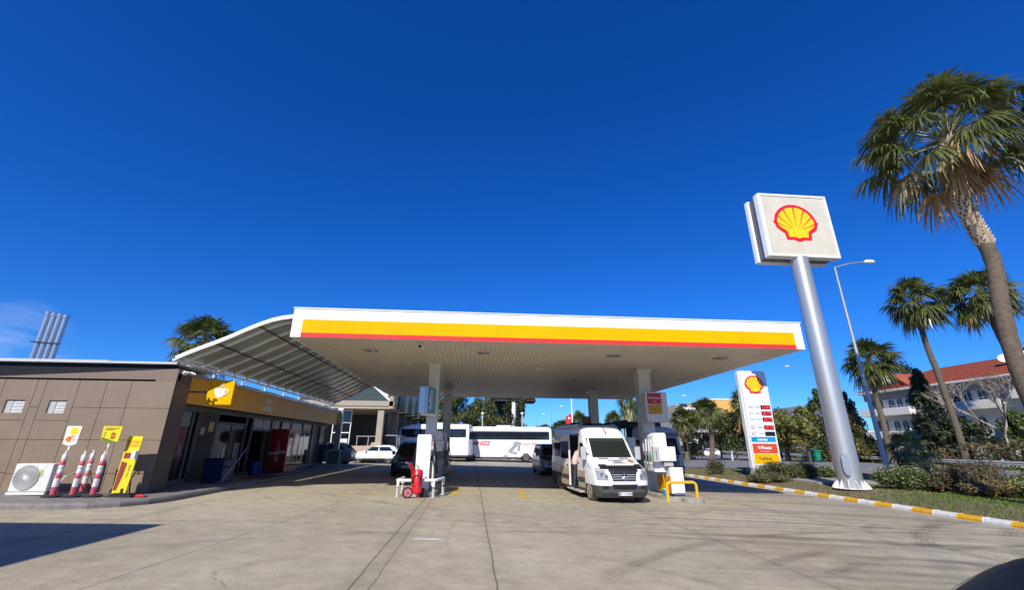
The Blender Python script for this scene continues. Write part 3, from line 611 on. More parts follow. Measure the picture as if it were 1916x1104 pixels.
for a_ in (27.56,28.54,29.52):
    d_ = MB().box(-10.52,-10.50,a_,a_+.04,.72,2.46).box(-10.52,-10.50,a_+.9,a_+.94,.72,2.46).build('door', M_silver, t_); MB().box(-10.515,-10.508,a_+.04,a_+.9,.72,2.46).build('glass', M_glass, d_)
for z in (.8,1.2,1.6,2.0): MB().box(-11.1,-10.55,27.56,30.44,z,z+.02).build('shelf', M_dirtywhite, t_)
t_ = thing('waste_bin', 'deep blue plastic bin standing in the shop entrance', 'bin', (-10.35,23.3,zp(-10.3)))
b = MB(); b.tube([(-10.35,23.3,.41),(-10.35,23.3,1.05)],[.24,.29],20); b.build('body', mat('bin_blue', (.006,.008,.12), .4), t_, smooth=40)
b = MB(); b.tube([(-10.35,23.3,1.052),(-10.35,23.3,1.10)],[.30,.27],20); b.build('lid', M_black, t_, smooth=40)
tag(MB().box(-10.6,-9.2,21.6,24.4,.392,.405).build('door_mat', mat('mat_red', (.10,.008,.008), .9)), 'red entrance mat in front of the shop door', 'mat')
t_ = thing('round_badge_stand', 'slim pale stand with a round gilt badge beside the shop door', 'sign', (-10.7,20.95,.41))
b = MB(); b.tube([(-10.75,20.9,2.15),(-10.75,20.87,2.15)],.26,24); b.tube([(-10.75,20.868,2.15),(-10.75,20.86,2.15)],.18,24,1); b.build('badge', [mat('gilt', (.14,.10,.03), .4), M_black], t_)
MB().tube([(-10.75,20.93,.42),(-10.75,20.93,1.75)],.03,8).build('post', M_white, t_)
MB().tube([(-10.75,20.93,.41),(-10.75,20.93,.44)],.2,16).build('foot', M_black, t_)
t_ = thing('folding_board', 'small pale folding board standing at the far end of the shop', 'sign', (-9.7,33.5,.40))
MB().obox((-9.7,33.4,.95),(.9,.03,1.1),rx=R(-9)).build('front_panel', M_lgrey, t_); MB().obox((-9.7,33.62,.95),(.9,.03,1.1),rx=R(9)).build('rear_panel', M_lgrey, t_)
MB().obox((-9.7,33.378,.98),(.78,.008,.9),rx=R(-9)).build('picture', mat('blue_poster', (.06,.10,.16), .4), t_)
t_ = thing('broom', 'long broom leaning beside the chest freezer', 'broom', (-9.6,19.1,.4))
MB().tube([(-9.62,19.05,.48),(-9.45,20.3,1.75)],.014,6).build('stick', M_lgrey, t_); MB().obox((-9.62,19.0,.44),(.34,.06,.09)).build('head', M_grey, t_)
M_flue = mat('flue_steel', (.48,.50,.53), .30, metal=.8)
# ---- rooftop flues
t_ = thing('flue_stack', 'row of four tall steel flue pipes on the shop roof', 'chimney', (-18.5,20,4.4))
for k in range(4):
    p0 = V((-18.83+k*.255, 20, 4.43)); p1 = V((-18.83+k*.255, 20, 7.32-.045*k)); b = MB(); b.tube([p0,p1],.105,16); b.tube([p1-V((0,0,.12)),p1+V((0,0,.02))],.122,16); b.build('pipe', M_flue, t_, smooth=40)
MB().bar((-19.05,19.9,5.98),(-17.85,19.9,5.90),.05).build('clamp_bar', M_black, t_)
# ---- air conditioner
ax0, ax1, ay0, ay1 = -13.02, -12.02, 14.50, 14.90; az = zp(-12.5)
t_ = thing('air_conditioner', 'white outdoor air conditioner with a round fan grille on the pavement by the brown wall', 'air conditioner', ((ax0+ax1)/2,(ay0+ay1)/2,az))
b = MB(); b.box(ax0,ax1,ay0,ay1,az+.10,az+.84); b.build('casing', M_dirtywhite, t_, bevel=.02)
fc = V((ax0+.38, ay0-.004, az+.47)); b = MB(); b.tube([fc+V((0,-.002,0)),fc+V((0,-.012,0))],.335,32); b.build('fan_opening', mat('fan_grey', (.26,.25,.22), .6), t_)
b = MB()
for k in range(10): b_r = .05+k*.031; b.tube([fc+V((b_r*math.cos(a*.3927),-.02,b_r*math.sin(a*.3927))) for a in range(17)],.0035,4)
for a in range(28):
    an = a*.2244; b.tube([fc+V((.04*math.cos(an),-.02,.04*math.sin(an))), fc+V((.2*math.cos(an+.25),-.024,.2*math.sin(an+.25))), fc+V((.335*math.cos(an+.7),-.02,.335*math.sin(an+.7)))],.004,4)
b.tube([fc+V((0,-.03,0)),fc+V((0,-.015,0))],.05,14); b.build('fan_guard', M_clean, t_)
MB().box(ax1-.30,ax1-.22,ay0-.004,ay0-.001,az+.50,az+.68).build('sticker', mat('sticker_green', (.35,.42,.12), .5), t_)
MB().box(ax0,ax1,ay0-.03,ay0+.05,az+.02,az+.09).box(ax0,ax1,ay1-.05,ay1+.02,az+.02,az+.09).build('base_rail', M_dirtywhite, t_)
MB().box(ax1+.002,ax1+.10,ay0+.1,ay0+.22,az+.2,az+.52).build('valve_cover', M_dirtywhite, t_, bevel=.01)
MB().tube([(ax1+.06,ay0+.16,az+.35),(ax1+.2,ay0+.1,az+.3),(ax1+.25,ay0+.2,az+.5),(ax1+.15,15.3,az+.62),(ax1+.15,15.60,az+.7)],.016,6).build('hose', M_dirtywhite, t_)
# ---- striped posts
M_pw = mat('post_white', (.74,.73,.71), .5, dirt=.25, var=.06); M_pr = mat('post_red', (.62,.10,.15), .5, dirt=.35, var=.15, vscale=5); M_pp = mat('post_pink', (.66,.22,.26), .5, dirt=.2, var=.1)
def post(x, y, label, lean=0, base_r=.23, pink=False):
    z = zp(x); t = thing('delineator_post', label, 'post', (x,y,z), 0, 'striped flexible posts')
    b = MB(); b.tube([(0,0,0),(0,0,.035),(0,0,.06)],[base_r,base_r,base_r*.8],8 if pink else 20); b.build('base', M_matte, t, world=False, smooth=40)
    P = []; rr = []; z_ = .06
    b = MB(); segs = [(.205,1,.072),(.11,0,.07),(.11,0,.07),(.13,1,.067),(.11,0,.067),(.11,0,.065),(.12,1,.065),(.155,0,.06)]
    for i, (h, c, r) in enumerate(segs):
        d = V((lean*z_, 0, z_)); e = V((lean*(z_+h), 0, z_+h)); b.tube([d, d+V((0,0,.008)), e-V((0,0,.008)), e],[r*.9,r,r,r*.9],16,(1 if not pink or i == 0 else 2) if c else 0); z_ += h
    b.build('tube', [M_pw, M_pr, M_pp], t, world=False, smooth=40)
    b = MB(); d = V((lean*z_,0,z_)); b.tube([d,d+V((0,0,.03)),d+V((0,0,.04)),d+V((0,0,.10)),d+V((0,0,.12))],[.045,.05,.022,.028,.012],12); b.build('cap', M_pw, t, world=False, smooth=40)
    return t, z+z_+.1
GPp = lambda x, y: (onG(x,y,.15).x, onG(x,y,.15).y)
pA, zA = post(*GPp(97,931),'leftmost striped post, carrying a white card with an orange and yellow print')
pB, zB = post(*GPp(134,931),'second striped post from the air conditioner, deepest red, with no card')
pC, zC = post(*GPp(152,924),'pale pink striped post set back behind the others',pink=True)
pD, zD = post(*GPp(172,930.5),'rightmost striped post, beside the tall yellow board')
M_cardw = mat('card_white', (.76,.74,.66), .4); M_cardy = mat('card_yellow', (.80,.62,.02), .4); M_ink = mat('ink_dark', (.06,.055,.04), .5); M_inko = mat('ink_orange', (.75,.16,.02), .5)
def card(x0,x1,z0,z1,y,base,name,label,cut):
    t = thing('post_card', label, 'sign', ((x0+x1)/2,y,z0-.1)); pts = [(x0+.02,z0+cut),(x0+.16,z0),(x1-.16,z0),(x1-.02,z0+cut),(x1,z1-.02),(x1-.02,z1),(x0+.02,z1),(x0,z1-.02)]
    MB().prism([(x,y,z) for x,z in pts], (0,.02,0)).build('board', base, t); MB().box((x0+x1)/2-.02,(x0+x1)/2+.02,y+.021,y+.05,z0-.12,z0+.2).build('clip', M_white, t); return t
c_ = card(-11.70,-11.30,1.80,2.34,14.14,M_cardw,'a','white card with yellow badge and red lettering on the leftmost striped post',.05)
MB().tube([(-11.47,14.139,2.2),(-11.47,14.135,2.2)],.11,14).build('print', M_cardy, c_); MB().obox((-11.56,14.137,1.97),(.14,.003,.12),ry=R(35)).obox((-11.5,14.137,2.04),(.1,.003,.05),ry=R(-20)).build('print', M_inko, c_); MB().box(-11.45,-11.38,14.136,14.139,1.93,2.0).box(-11.44,-11.39,14.136,14.139,2.04,2.07).build('print', M_lgrey, c_)
c_ = card(-11.08,-10.55,1.88,2.36,14.62,M_cardy,'b','yellow card with a phone picture and a dark lower corner above the striped posts',.05)
MB().prism([(-11.06,14.619,1.94),(-10.93,14.619,1.885),(-10.72,14.619,1.885),(-10.58,14.619,1.90),(-11.04,14.619,2.05)],(0,-.003,0)).build('print', mat('card_olive', (.16,.18,.03), .5), c_)
b = MB(); b.box(-10.80,-10.69,14.614,14.619,2.0,2.17); b.box(-11.0,-10.62,14.614,14.619,2.29,2.31); b.box(-11.02,-10.75,14.614,14.619,2.25,2.27)
for z in (2.12,2.17,2.08): b.box(-11.02,-10.95,14.614,14.619,z,z+.015)
b.build('print', M_ink, c_); MB().box(-10.785,-10.705,14.611,14.613,2.03,2.14).build('print', M_inko, c_)
MB().tube([(-10.90,14.80,zC-.1),(-10.85,14.66,1.95)],.018,6).build('clip', M_white, c_)
# tall yellow board
t_ = thing('tall_board', 'tall leaning yellow board with printed text beside the striped posts', 'sign', (-10.2,14.9,zp(-10.2)))
BL = frame((-10.33,14.86,.46), (1,0,0), (0,.06,1))
def tb(x, y, z=0): return BL @ V((x, y, z))
MB().prism([tb(-.18,0),tb(.20,0),tb(.215,1.62),(tb(-.215,1.62))],(0,.04,0)).build('board', M_cardy, t_)
text('MUTFAK\nSTANDI', .10, BL @ Matrix.Translation((0,1.40,.006)), M_inko, t_, ext=.002)
text('7/24 ACIK', .085, BL @ Matrix.Translation((.10,.62,.006)) @ Matrix.Rotation(R(90),4,'Z'), M_ink, t_, ext=.002)
MB().prism([tb(-.16,.98,.004),tb(.04,.98,.004),tb(.04,1.14,.004),tb(-.16,1.14,.004)],(0,-.003,0)).prism([tb(-.17,.10,.004),tb(-.08,.10,.004),tb(-.02,.5,.004),tb(.0,.85,.004),tb(-.17,.9,.004)],(0,-.003,0)).build('print', mat('print_maroon', (.25,.03,.02), .5), t_)
MB().box(-10.17,-10.05,14.72,14.86,1.42,1.66).build('dispenser', M_clean, t_, bevel=.02)
MB().tube([tb(0,1.3,-.05)+V((0,.02,0)),(-10.28,15.25,.42)],.02,8).build('prop', M_black, t_)
# black sign foot and red rag
t_ = thing('sign_foot', 'empty black moulded sign foot lying on the pavement by the wall corner', 'base', (-9.98,14.75,zp(-10)))
b = MB(); b.box(-10.42,-9.72,14.5,14.85,.40,.455); b.box(-10.35,-9.8,14.55,14.8,.457,.50); b.build('slab', M_matte, t_, bevel=.02); MB().tube([(-10.12,14.68,.50),(-10.12,14.68,.62)],.035,10).build('socket', M_matte, t_)
b = MB(); rr = random.Random(3); b.grid(lambda u, v: (-9.68+(u-.5)*.42+.03*math.sin(v*7), 14.78+(v-.5)*.3, .405+.05*abs(math.sin(u*8+v*5))*math.sin(u*3.14)*math.sin(v*3.14)+.012), 14, 10)
tag(b.build('red_rag', mat('rag', (.62,.03,.05), .8), smooth=60, solid=.01), 'crumpled red rag on the pavement at the foot of the wall corner', 'rag')
# ================================================================ big pole sign
PB = V((19.02, 22, -.10)); 
ps = thing('pole_sign', 'very tall silver pole with a square cream box sign showing a red and yellow scallop', 'sign', PB)
b = MB(); b.tube([PB+V((0,0,0)),PB+V((0,0,.02))],.82,24); b.build('base_plate', M_dirtywhite, ps)
b = MB(); b.tube([PB+V((0,0,.02)),(PB.x+.02,22,12.45)],[.56,.46],40); b.build('pole', mat('silver_pole', (.50,.50,.50), .40, metal=.6, var=.03, vscale=.7), ps, smooth=40)
for k in range(12):
    a = k*math.pi/6+.2; d = V((math.cos(a),math.sin(a),0)); n_ = V((-d.y,d.x,0))*.015; p = PB+V((0,0,.021))
    MB().prism([p+d*.55-n_, p+d*.80-n_, p+d*.79+V((0,0,.06))-n_, p+d*.53+V((0,0,.42))-n_], n_*2).build('gusset', M_dirtywhite, ps)
hd = frame(PB+V((-.38,-.42,1.15)), (.84,-.5,0), (0,0,1)); b = MB(); n0 = hd.to_3x3() @ V((0,0,.12)); b.prism([hd @ V((.17*math.cos(k*math.pi/10), .36*math.sin(k*math.pi/10)+(.18 if k % 20 < 10 else -.18), 0)) for k in range(20)], n0); b.build('hatch', M_silver, ps, bevel=.015)
# sign box : corners traced, square 4.3 m
x0, x1, z0, z1 = 16.98, 21.45, 12.42, 16.66; Y0 = 22-.30
M_cream = mat('cream_panel', (.62,.57,.46), .4, var=.09, vscale=1.3)
b = MB(); b.box(x0,x1,Y0,Y0+.42,z0,z1); b.build('sign_box', M_white, ps, bevel=.05)
b = MB(); b.box(x0+.17,x1-.17,Y0-.012,Y0-.002,z0+.17,z1-.17); b.build('face_panel', M_cream, ps)
b = MB()
for q in ((x0+.02,x1-.02,z0+.02,z0+.16),(x0+.02,x1-.02,z1-.16,z1-.02),(x0+.02,x0+.16,z0+.16,z1-.16),(x1-.16,x1-.02,z0+.16,z1-.16)): b.box(q[0],q[1],Y0-.05,Y0-.002,q[2],q[3])
b.build('frame', M_white, ps)
b = MB(); b.box(x0+.12,x1-.12,Y0+.422,Y0+1.0,z0+.10,z1-.12); b.build('recess_core', M_grey, ps)
b = MB(); b.box(x0,x1,Y0+1.0,Y0+1.35,z0,z1); b.build('rear_box', M_white, ps, bevel=.05)
scallop(ps, frame(((x0+x1)/2-.12, Y0-.014, (z0+z1)/2+.10), (1,0,0), (0,0,1)), 2.75, red=mat('logo_red', (.72,.012,.02), .4), t=.02)
# ================================================================ price pylon
py = thing('price_pylon', 'tall white fuel price pylon with a scallop emblem and red digits, standing in shrubs', 'sign', (21.4,32,-.1))
Y0 = 32; xl, xr = 20.32, 22.60; zb, zt = -.1, 7.42
M_pyl = mat('pylon_white', (.76,.76,.75), .35, var=.03)
b = MB(); pr_ = [(xl,zb),(xr,zb),(xr,zt-.18),(xr-.05,zt-.06),(xr-.18,zt),(xl+.18,zt),(xl+.05,zt-.06),(xl,zt-.18)]
b.prism([(x,Y0,z) for x,z in pr_], (0,.32,0)); b.build('panel', M_pyl, py)
MB().box(xl+.14,xl+.17,Y0-.004,Y0-.001,zb+.2,zt-.25).build('edge_seam', M_grey, py)
for z in (4.95,3.55,2.13): MB().box(xl+.2,xr-.04,Y0-.004,Y0-.001,z,z+.02).build('joint', M_lgrey, py)
scallop(py, frame(((xl+xr)/2+.06, Y0-.004, 6.35), (1,0,0), (0,0,1)), 1.50, red=bpy.data.materials['logo_red'], t=.05)
M_disp = mat('display_black', (.015,.008,.008), .2); M_led = mat('red_digits', (.5,.02,.02), .4, emit=(.9,.04,.05,.9))
fr_ = lambda x, z: frame((x, Y0-.012, z), (1,0,0), (0,0,1))
rowz = [4.68,4.22,3.78,3.20,2.75]
for z, pz in zip(rowz, ('12.05','20.74','20.79','20.14','')):
    d_ = MB().box(xr-.86,xr-.10,Y0-.03,Y0-.002,z-.15,z+.15).build('display', M_disp, py)
    if pz: text(pz, .34, frame((xr-.48,Y0-.034,z),(1,0,0),(0,0,1)), M_led, d_, 'digits', ext=.002, bold=.008, sx=.86)
M_txt = mat('grey_print', (.10,.10,.11), .5); M_txr = mat('red_print', (.50,.05,.05), .5)
for z, a_, c_ in ((rowz[0],'Otogaz','AutoGas'),(rowz[1],'Motorin','FuelSave'),(rowz[2],'Motorin','V-Power'),(rowz[3],'','FuelSave'),(rowz[4],'','V-Power')):
    if a_: text(a_, .13, fr_(xl+.62, z), M_txt, py, ext=.002)
    else: text('Kursunsuz\nBenzin\n95 Oktan', .10, fr_(xl+.52, z), M_txr, py, ext=.002)
    text(c_, .13, fr_(xl+1.13, z), M_txt, py, ext=.002)
MB().box(xl+.26,xr-.12,Y0-.012,Y0-.002,2.18,2.52).build('blue_band', M_blue, py); text('AutoGas', .22, frame((xl+1.12,Y0-.016,2.34),(1,0,0),(0,0,1)), M_clean, py, ext=.002, bold=.01); text('LPG', .12, frame((xl+1.85,Y0-.016,2.33),(1,0,0),(0,0,1)), mat('pale_blue_print', (.25,.55,.75), .5), py, ext=.002)
MB().box(xl+.26,xr-.12,Y0-.012,Y0-.002,1.38,2.05).build('red_band', mat('pylon_orange', (.62,.07,.02), .4), py); text('V-Power', .30, frame((xl+1.2,Y0-.016,1.76),(1,0,0),(0,0,1)), M_clean, py, ext=.002, bold=.012); text('Performance Edition', .09, frame((xl+1.2,Y0-.016,1.51),(1,0,0),(0,0,1)), M_clean, py, ext=.002)
MB().box(xl+.26,xr-.12,Y0-.012,Y0-.002,.66,1.34).build('yellow_band', M_yellow, py); text('FuelSave', .28, frame((xl+1.1,Y0-.016,1.02),(1,0,0),(0,0,1)), mat('dark_green_print', (.03,.12,.02), .5), py, ext=.002, bold=.008)
MB().box(xl+.02,xr-.02,Y0+.02,Y0+.30,-.5,zb).build('plinth', M_dirtywhite, py)
py.scale = (.919,)*3; py.location = (19.67,29.4,.055)
# ================================================================ pump islands
def island(name, x, y0, y1, wd, label):
    z = gz(x); pts = []
    for k in range(13): a = math.pi+math.pi*k/12; pts.append((x+wd/2*math.cos(a), y0+wd/2+wd/2*math.sin(a)))
    for k in range(13): a = math.pi*k/12; pts.append((x+wd/2*math.cos(a), y1-wd/2+wd/2*math.sin(a)))
    b = MB(); b.prism([(p[0],p[1],z-.04) for p in pts], (0,0,.19)); o = b.build('pump_island', M_concrete, bevel=.015); return tag(o, label, 'kerb island')
island('a', -1.85, 17.75, 33.2, 1.15, 'long narrow concrete island under the left row of pumps')
island('b', 8.45, 18.2, 33.6, 1.35, 'long narrow concrete island under the right row of pumps')
M_pumpg = mat('pump_grey', (.30,.30,.30), .45, var=.08); M_py = mat('pump_yellow', (.82,.36,.008), .4)
def nozzle(t, x, y, z, side, mm):
    b = MB(); b.obox((x+side*.05,y,z),(.07,.05,.20)); b.tube([(x+side*.05,y,z+.08),(x+side*.09,y,z+.2),(x+side*.03,y,z+.3)],.014,6); n_ = b.build('nozzle', mm, t)
    pth = []
    for k in range(13):
        q = k/12; pth.append((x+side*(.06+.22*math.sin(q*3.14)), y+.1*q+.12*math.sin(q*6.28), z+.75*q-1.0*math.sin(q*3.14)))
    MB().tube(pth,.012,6).build('hose', M_black, n_)
M_green = mat('nozzle_green', (.02,.22,.08), .4)
def pump(x, y, wd, dp, h, label, yellow=True):
    z = gz(x)+.15; t = thing('fuel_pump', label, 'fuel pump', (x, y, z), 0, 'fuel pumps on the islands')
    a, c = -wd/2, wd/2
    MB().box(a,c,0,dp,.03,.95).build('cabinet', M_pumpg, t, world=False, bevel=.02)
    for s in (-1, 1):
        q = (c+.001, c+.008) if s > 0 else (a-.008, a-.001)
        if yellow: MB().box(q[0],q[1],.05,dp-.25,.10,.62).build('yellow_panel', M_py, t, world=False)
        if yellow: MB().box(q[0],q[1],dp-.24,dp-.16,.10,.62).build('red_panel', M_red, t, world=False)
        for k in range(3): nozzle_local(t, c if s > 0 else a, .22+k*.24, 1.2, s, (M_green, M_black, M_red)[k])
    MB().box(a+.06,c-.06,.08,dp-.08,.951,1.35).build('hose_module', M_grey, t, world=False, bevel=.01)
    MB().box(a,c,0,dp,1.351,1.85).build('display_head', M_white, t, world=False, bevel=.03)
    for s in (-1,1):
        q = (c+.001,c+.012) if s > 0 else (a-.012,a-.001); MB().box(q[0],q[1],.2,dp-.2,1.45,1.75).build('screen', M_glass, t, world=False)
    MB().box(a+.1,c-.1,.1,dp-.1,1.851,h).build('hose_mast', M_white, t, world=False, bevel=.03)
    return t
def nozzle_local(t, x, y, z, side, mm):
    b = MB(); b.obox((x+side*.05,y,z),(.07,.05,.20)); b.tube([(x+side*.05,y,z+.08),(x+side*.09,y,z+.2),(x+side*.03,y,z+.3)],.014,6); n_ = b.build('nozzle', mm, t, world=False)
    pth = [(x+side*(.06+.2*math.sin(k/12*3.14)), y+.1*k/12+.08*math.sin(k/12*6.28), z+.85*k/12-.95*math.sin(k/12*3.14)) for k in range(13)]
    MB().tube(pth,.012,6).build('hose', M_black, n_, world=False)
# left front dispenser : white slab end, slim
t_ = thing('fuel_pump', 'tall white slab sided fuel pump behind the red extinguisher', 'fuel pump', (-1.85,17.95,gz(-1.85)+.15), 0, 'fuel pumps on the islands')
MB().prism([(-.27,-.01,.02),(.25,-.01,.02),(.27,-.01,1.99),(.24,-.01,2.05),(-.24,-.01,2.05),(-.27,-.01,1.99)],(0,.10,0)).build('end_panel', M_white, t_, world=False, bevel=.015)
MB().box(-.22,.24,.10,1.5,.03,1.0).build('cabinet', M_pumpg, t_, world=False, bevel=.02); MB().box(-.2,.24,.10,1.5,1.36,1.95).build('display_head', M_white, t_, world=False, bevel=.02)
MB().box(-.16,.18,.14,1.45,1.0,1.36).build('hose_module', M_grey, t_, world=False)
for k in range(3):
    nozzle_local(t_, .24, .35+k*.33, 1.15, 1, (M_black, M_green, M_red)[k]); nozzle_local(t_, -.22, .35+k*.33, 1.15, -1, (M_black, M_green, M_red)[k])
MB().box(.245,.258,.3,.62,.55,.82).build('yellow_notice', mat('notice_orange', (.6,.28,.02), .5), t_, world=False)
MB().box(.245,.255,.3,1.3,1.5,1.8).build('screen', M_glass, t_, world=False)
MB().tube([(-.02,-.012,1.9),(-.02,-.022,1.9)],.02,8).build('lock', M_silver, t_, world=False)
pump(-1.8, 23.2, .62, 1.3, 2.35, 'grey fuel pump standing between the two left canopy columns')
pump(-1.8, 27.4, .62, 1.3, 2.35, 'grey fuel pump nearest the rear left canopy column', False)
# right front dispenser
zR = gz(8.45)+.15
t_ = thing('fuel_pump', 'white fuel pump with a yellow side panel and box screen behind the yellow guard rail', 'fuel pump', (8.45,18.6,zR), 0, 'fuel pumps on the islands')
MB().box(-.26,.30,-.02,1.5,.06,1.10).build('cabinet', M_white, t_, world=False, bevel=.025)
MB().box(-.17,.28,-.03,-.021,.03,.12).build('kick_plate', M_silver, t_, world=False)
MB().box(-.268,-.261,.12,1.35,.10,.74).build('yellow_panel', M_py, t_, world=False); MB().box(-.268,-.261,.03,.11,.10,.74).build('red_panel', M_red, t_, world=False)
MB().box(-.275,-.269,.04,.10,.58,.66).build('sticker', M_orange, t_, world=False)
MB().prism([(-.80,.25,.9),(-.30,.25,.9),(-.26,.25,1.5),(-.16,.25,1.55),(-.18,.25,2.40),(-.22,.25,2.46),(-.66,.25,2.46),(-.76,.25,2.34)],(0,1.1,0)).build('hose_mast', M_white, t_, world=False, bevel=.03)
MB().box(-.66,.03,-.10,.22,1.34,1.90).build('screen_box', M_white, t_, world=False, bevel=.02)
MB().box(-.92,-.665,-.08,.10,1.3,1.9).build('keypad_unit', M_lgrey, t_, world=False, bevel=.015)
b = MB()
for k in range(4): b.box(-.82,-.77,-.092,-.081,1.42+k*.09,1.46+k*.09)
b.build('key', M_black, t_, world=False)
MB().box(-.46,-.08,.0,.2,1.14,1.335).build('neck', M_lgrey, t_, world=False); MB().box(-.05,.30,-.04,.9,1.11,1.135).build('ledge', M_black, t_, world=False)
for k in range(3): nozzle_local(t_, -.78, .5+k*.33, 1.45, -1, (M_green, M_black, M_black)[k])
for k in range(4): MB().tube([(-.82,.3+k*.3,1.2),(-.84,.3+k*.3,2.2)],.02,6).build('hose_arm', M_clean, t_, world=False)
for k in range(3): nozzle_local(t_, .30, .4+k*.33, 1.2, 1, M_black)
pump(8.4, 23.3, .62, 1.3, 2.35, 'grey fuel pump standing between the two right canopy columns')
pump(8.4, 27.6, .62, 1.3, 2.35, 'grey fuel pump nearest the rear right canopy column', False)
# squeegee bucket
t_ = thing('windscreen_bucket', 'small blue bucket with a yellow squeegee stick beside the yellow pump panel', 'bucket', (7.98,18.75,gz(8)+.15))
MB().tube([(7.98,18.75,gz(8)+.15),(7.98,18.75,gz(8)+.38)],[.10,.13],14).build('bucket', mat('bucket_blue', (.02,.25,.45), .35), t_, smooth=40); MB().tube([(7.98,18.75,gz(8)+.25),(7.96,18.78,gz(8)+.95)],.013,6).build('stick', M_yellow, t_)
MB().tube([(7.98,18.75,gz(8)+.383),(7.98,18.75,gz(8)+.42)],[.14,.12],14).build('rim', mat('bucket_green', (.2,.5,.1), .4), t_)
# guard rails
def hoop(pts, label, mm, cat='guard rail', foot=None, r=.05, loc=None):
    t = thing('guard_rail', label, cat, loc)
    return t
t_ = hoop(None, 'white tubular guard rail with grey legs around the red extinguisher', None, loc=(-2.0,18.4,.05))
P_ = [(-2.62,18.9,.75),(-2.66,18.42,.75),(-2.58,18.28,.75),(-1.48,18.28,.75),(-1.38,18.40,.75),(-1.05,19.0,.75)]
P_ = [(-2.66,18.95,.62),(-2.70,17.66,.62),(-2.62,17.55,.62),(-1.42,17.55,.62),(-1.30,17.62,.62),(-1.08,18.75,.62)]
MB().tube(P_, .055, 12).build('rail', M_white, t_, smooth=40)
for x_, y_ in ((-2.68,18.9),(-2.66,17.58),(-1.36,17.58),(-1.08,18.7)):
    z_ = gz(x_); l_ = MB().tube([(x_,y_,z_+.35),(x_,y_,.60)],.052,12).build('leg', M_white, t_, smooth=40); MB().tube([(x_,y_,z_),(x_,y_,z_+.30)],.056,12).build('sleeve', M_steel, l_, smooth=40)
    MB().tube([(x_,y_,z_),(x_,y_,z_+.02)],.09,10).build('flange', M_steel, l_)
t_ = hoop(None, 'bright yellow hoop guard rail in front of the right pump', None, loc=(8.5,18.2,-.2))
y_ = 17.95; zz_ = gz(8.5)
MB().tube([(7.72,y_,zz_),(7.72,y_,zz_+.60),(7.76,y_,zz_+.68),(7.84,y_,zz_+.72),(8.80,y_,zz_+.72),(8.88,y_,zz_+.68),(8.92,y_,zz_+.60),(8.92,y_,zz_)],.055,12).build('hoop', M_railyel, t_, smooth=50)
for x_ in (7.72,8.92): MB().tube([(x_,y_,zz_),(x_,y_,zz_+.02)],.10,12).build('flange', M_railyel, t_)
t_ = hoop(None, 'dark yellow hoop guard rail at the rear pump of the left island', None, loc=(-1.4,26.4,.05))
MB().tube([(-2.2,26.6,.04),(-2.2,26.6,.8),(-2.1,26.6,.88),(-1.3,26.6,.88),(-1.2,26.6,.8),(-1.2,26.6,.03)],.045,10).build('hoop', M_railyel, t_, smooth=50)
# manhole discs by the right island
b = MB(); b.tube([(8.75,18.02,zz_-.02),(8.75,18.02,zz_+.14),(8.75,18.02,zz_+.16)],[.42,.42,.38],28); tag(b.build('round_plinth', M_concrete, smooth=40), 'round concrete plinth stepping out under the right pump', 'plinth')
# wheeled extinguisher
ex = V((-2.05,17.30,gz(-2.05))); t_ = thing('wheeled_extinguisher', 'red wheeled fire extinguisher parked in front of the white pump', 'fire extinguisher', ex)
E = lambda x, y, z: ex+V((x, y, z))
MB().tube([E(.10,.08,.14),E(.10,.08,.18),E(.10,.10,.88),E(.10,.10,.95),E(.10,.10,.97)],[.12,.19,.19,.14,.05],24).build('cylinder', M_extred, t_, smooth=40)
MB().tube([E(.10,.10,.97),E(.10,.10,1.08),E(.17,.10,1.12)],.022,8).tube([E(.10,.10,1.03),E(.02,.06,1.10)],.015,6).build('valve', M_silver, t_)
MB().tube([E(-.10,.16,.35),E(-.10,.16,.85),E(-.24,.10,1.12),E(-.30,.02,1.18)],.022,8).tube([E(-.02,.2,.85),E(-.16,.14,1.12),E(-.22,.06,1.18)],.022,8).build('handle', M_extred, t_, smooth=50)
w_ = MB().tube([E(-.26,-.02,.20),E(-.20,-.02,.20)],.20,24); 
w_ = MB(); 
wc = E(-.20,-.10,.19)
ax = V((.35,-1,0)).normalized()
b = MB(); b.tube([wc-ax*.03,wc-ax*.028,wc+ax*.028,wc+ax*.03],[.14,.19,.19,.14],28); wh = b.build('wheel', M_tyre, t_, smooth=40)
b = MB(); b.tube([wc+ax*.03,wc+ax*.034],.135,24); b.build('hub_disc', mat('rim_pink', (.50,.20,.20), .4), wh)
b = MB(); u_ = ax.cross(V((0,0,1))).normalized()
for k in range(5): a = k*2*math.pi/5; d = u_*math.cos(a)+V((0,0,1))*math.sin(a); b.bar(wc+ax*.036,wc+ax*.036+d*.13,.022,.006)
b.tube([wc+ax*.034,wc+ax*.05],.03,10); b.build('spoke', M_extred, wh)
wc2 = E(.30,.2,.16); b = MB(); b.tube([wc2-ax*.03,wc2+ax*.03],.16,20); b.build('wheel', M_tyre, t_, smooth=40)
MB().tube([wc,wc2],.015,6).tube([E(.16,.0,.18),E(.22,-.05,.0)],.014,6).build('axle', M_extred, t_)
hp = [E(.10+.17*math.cos(k*.5)*(1-.02*k), -.13+.004*k, .58+.21*math.sin(k*.5)) for k in range(26)]
MB().tube(hp,.017,6).tube([E(.0,.0,1.05),E(-.12,-.1,.8),E(-.06,-.13,.5)],.017,6).build('hose', M_black, t_, smooth=50)
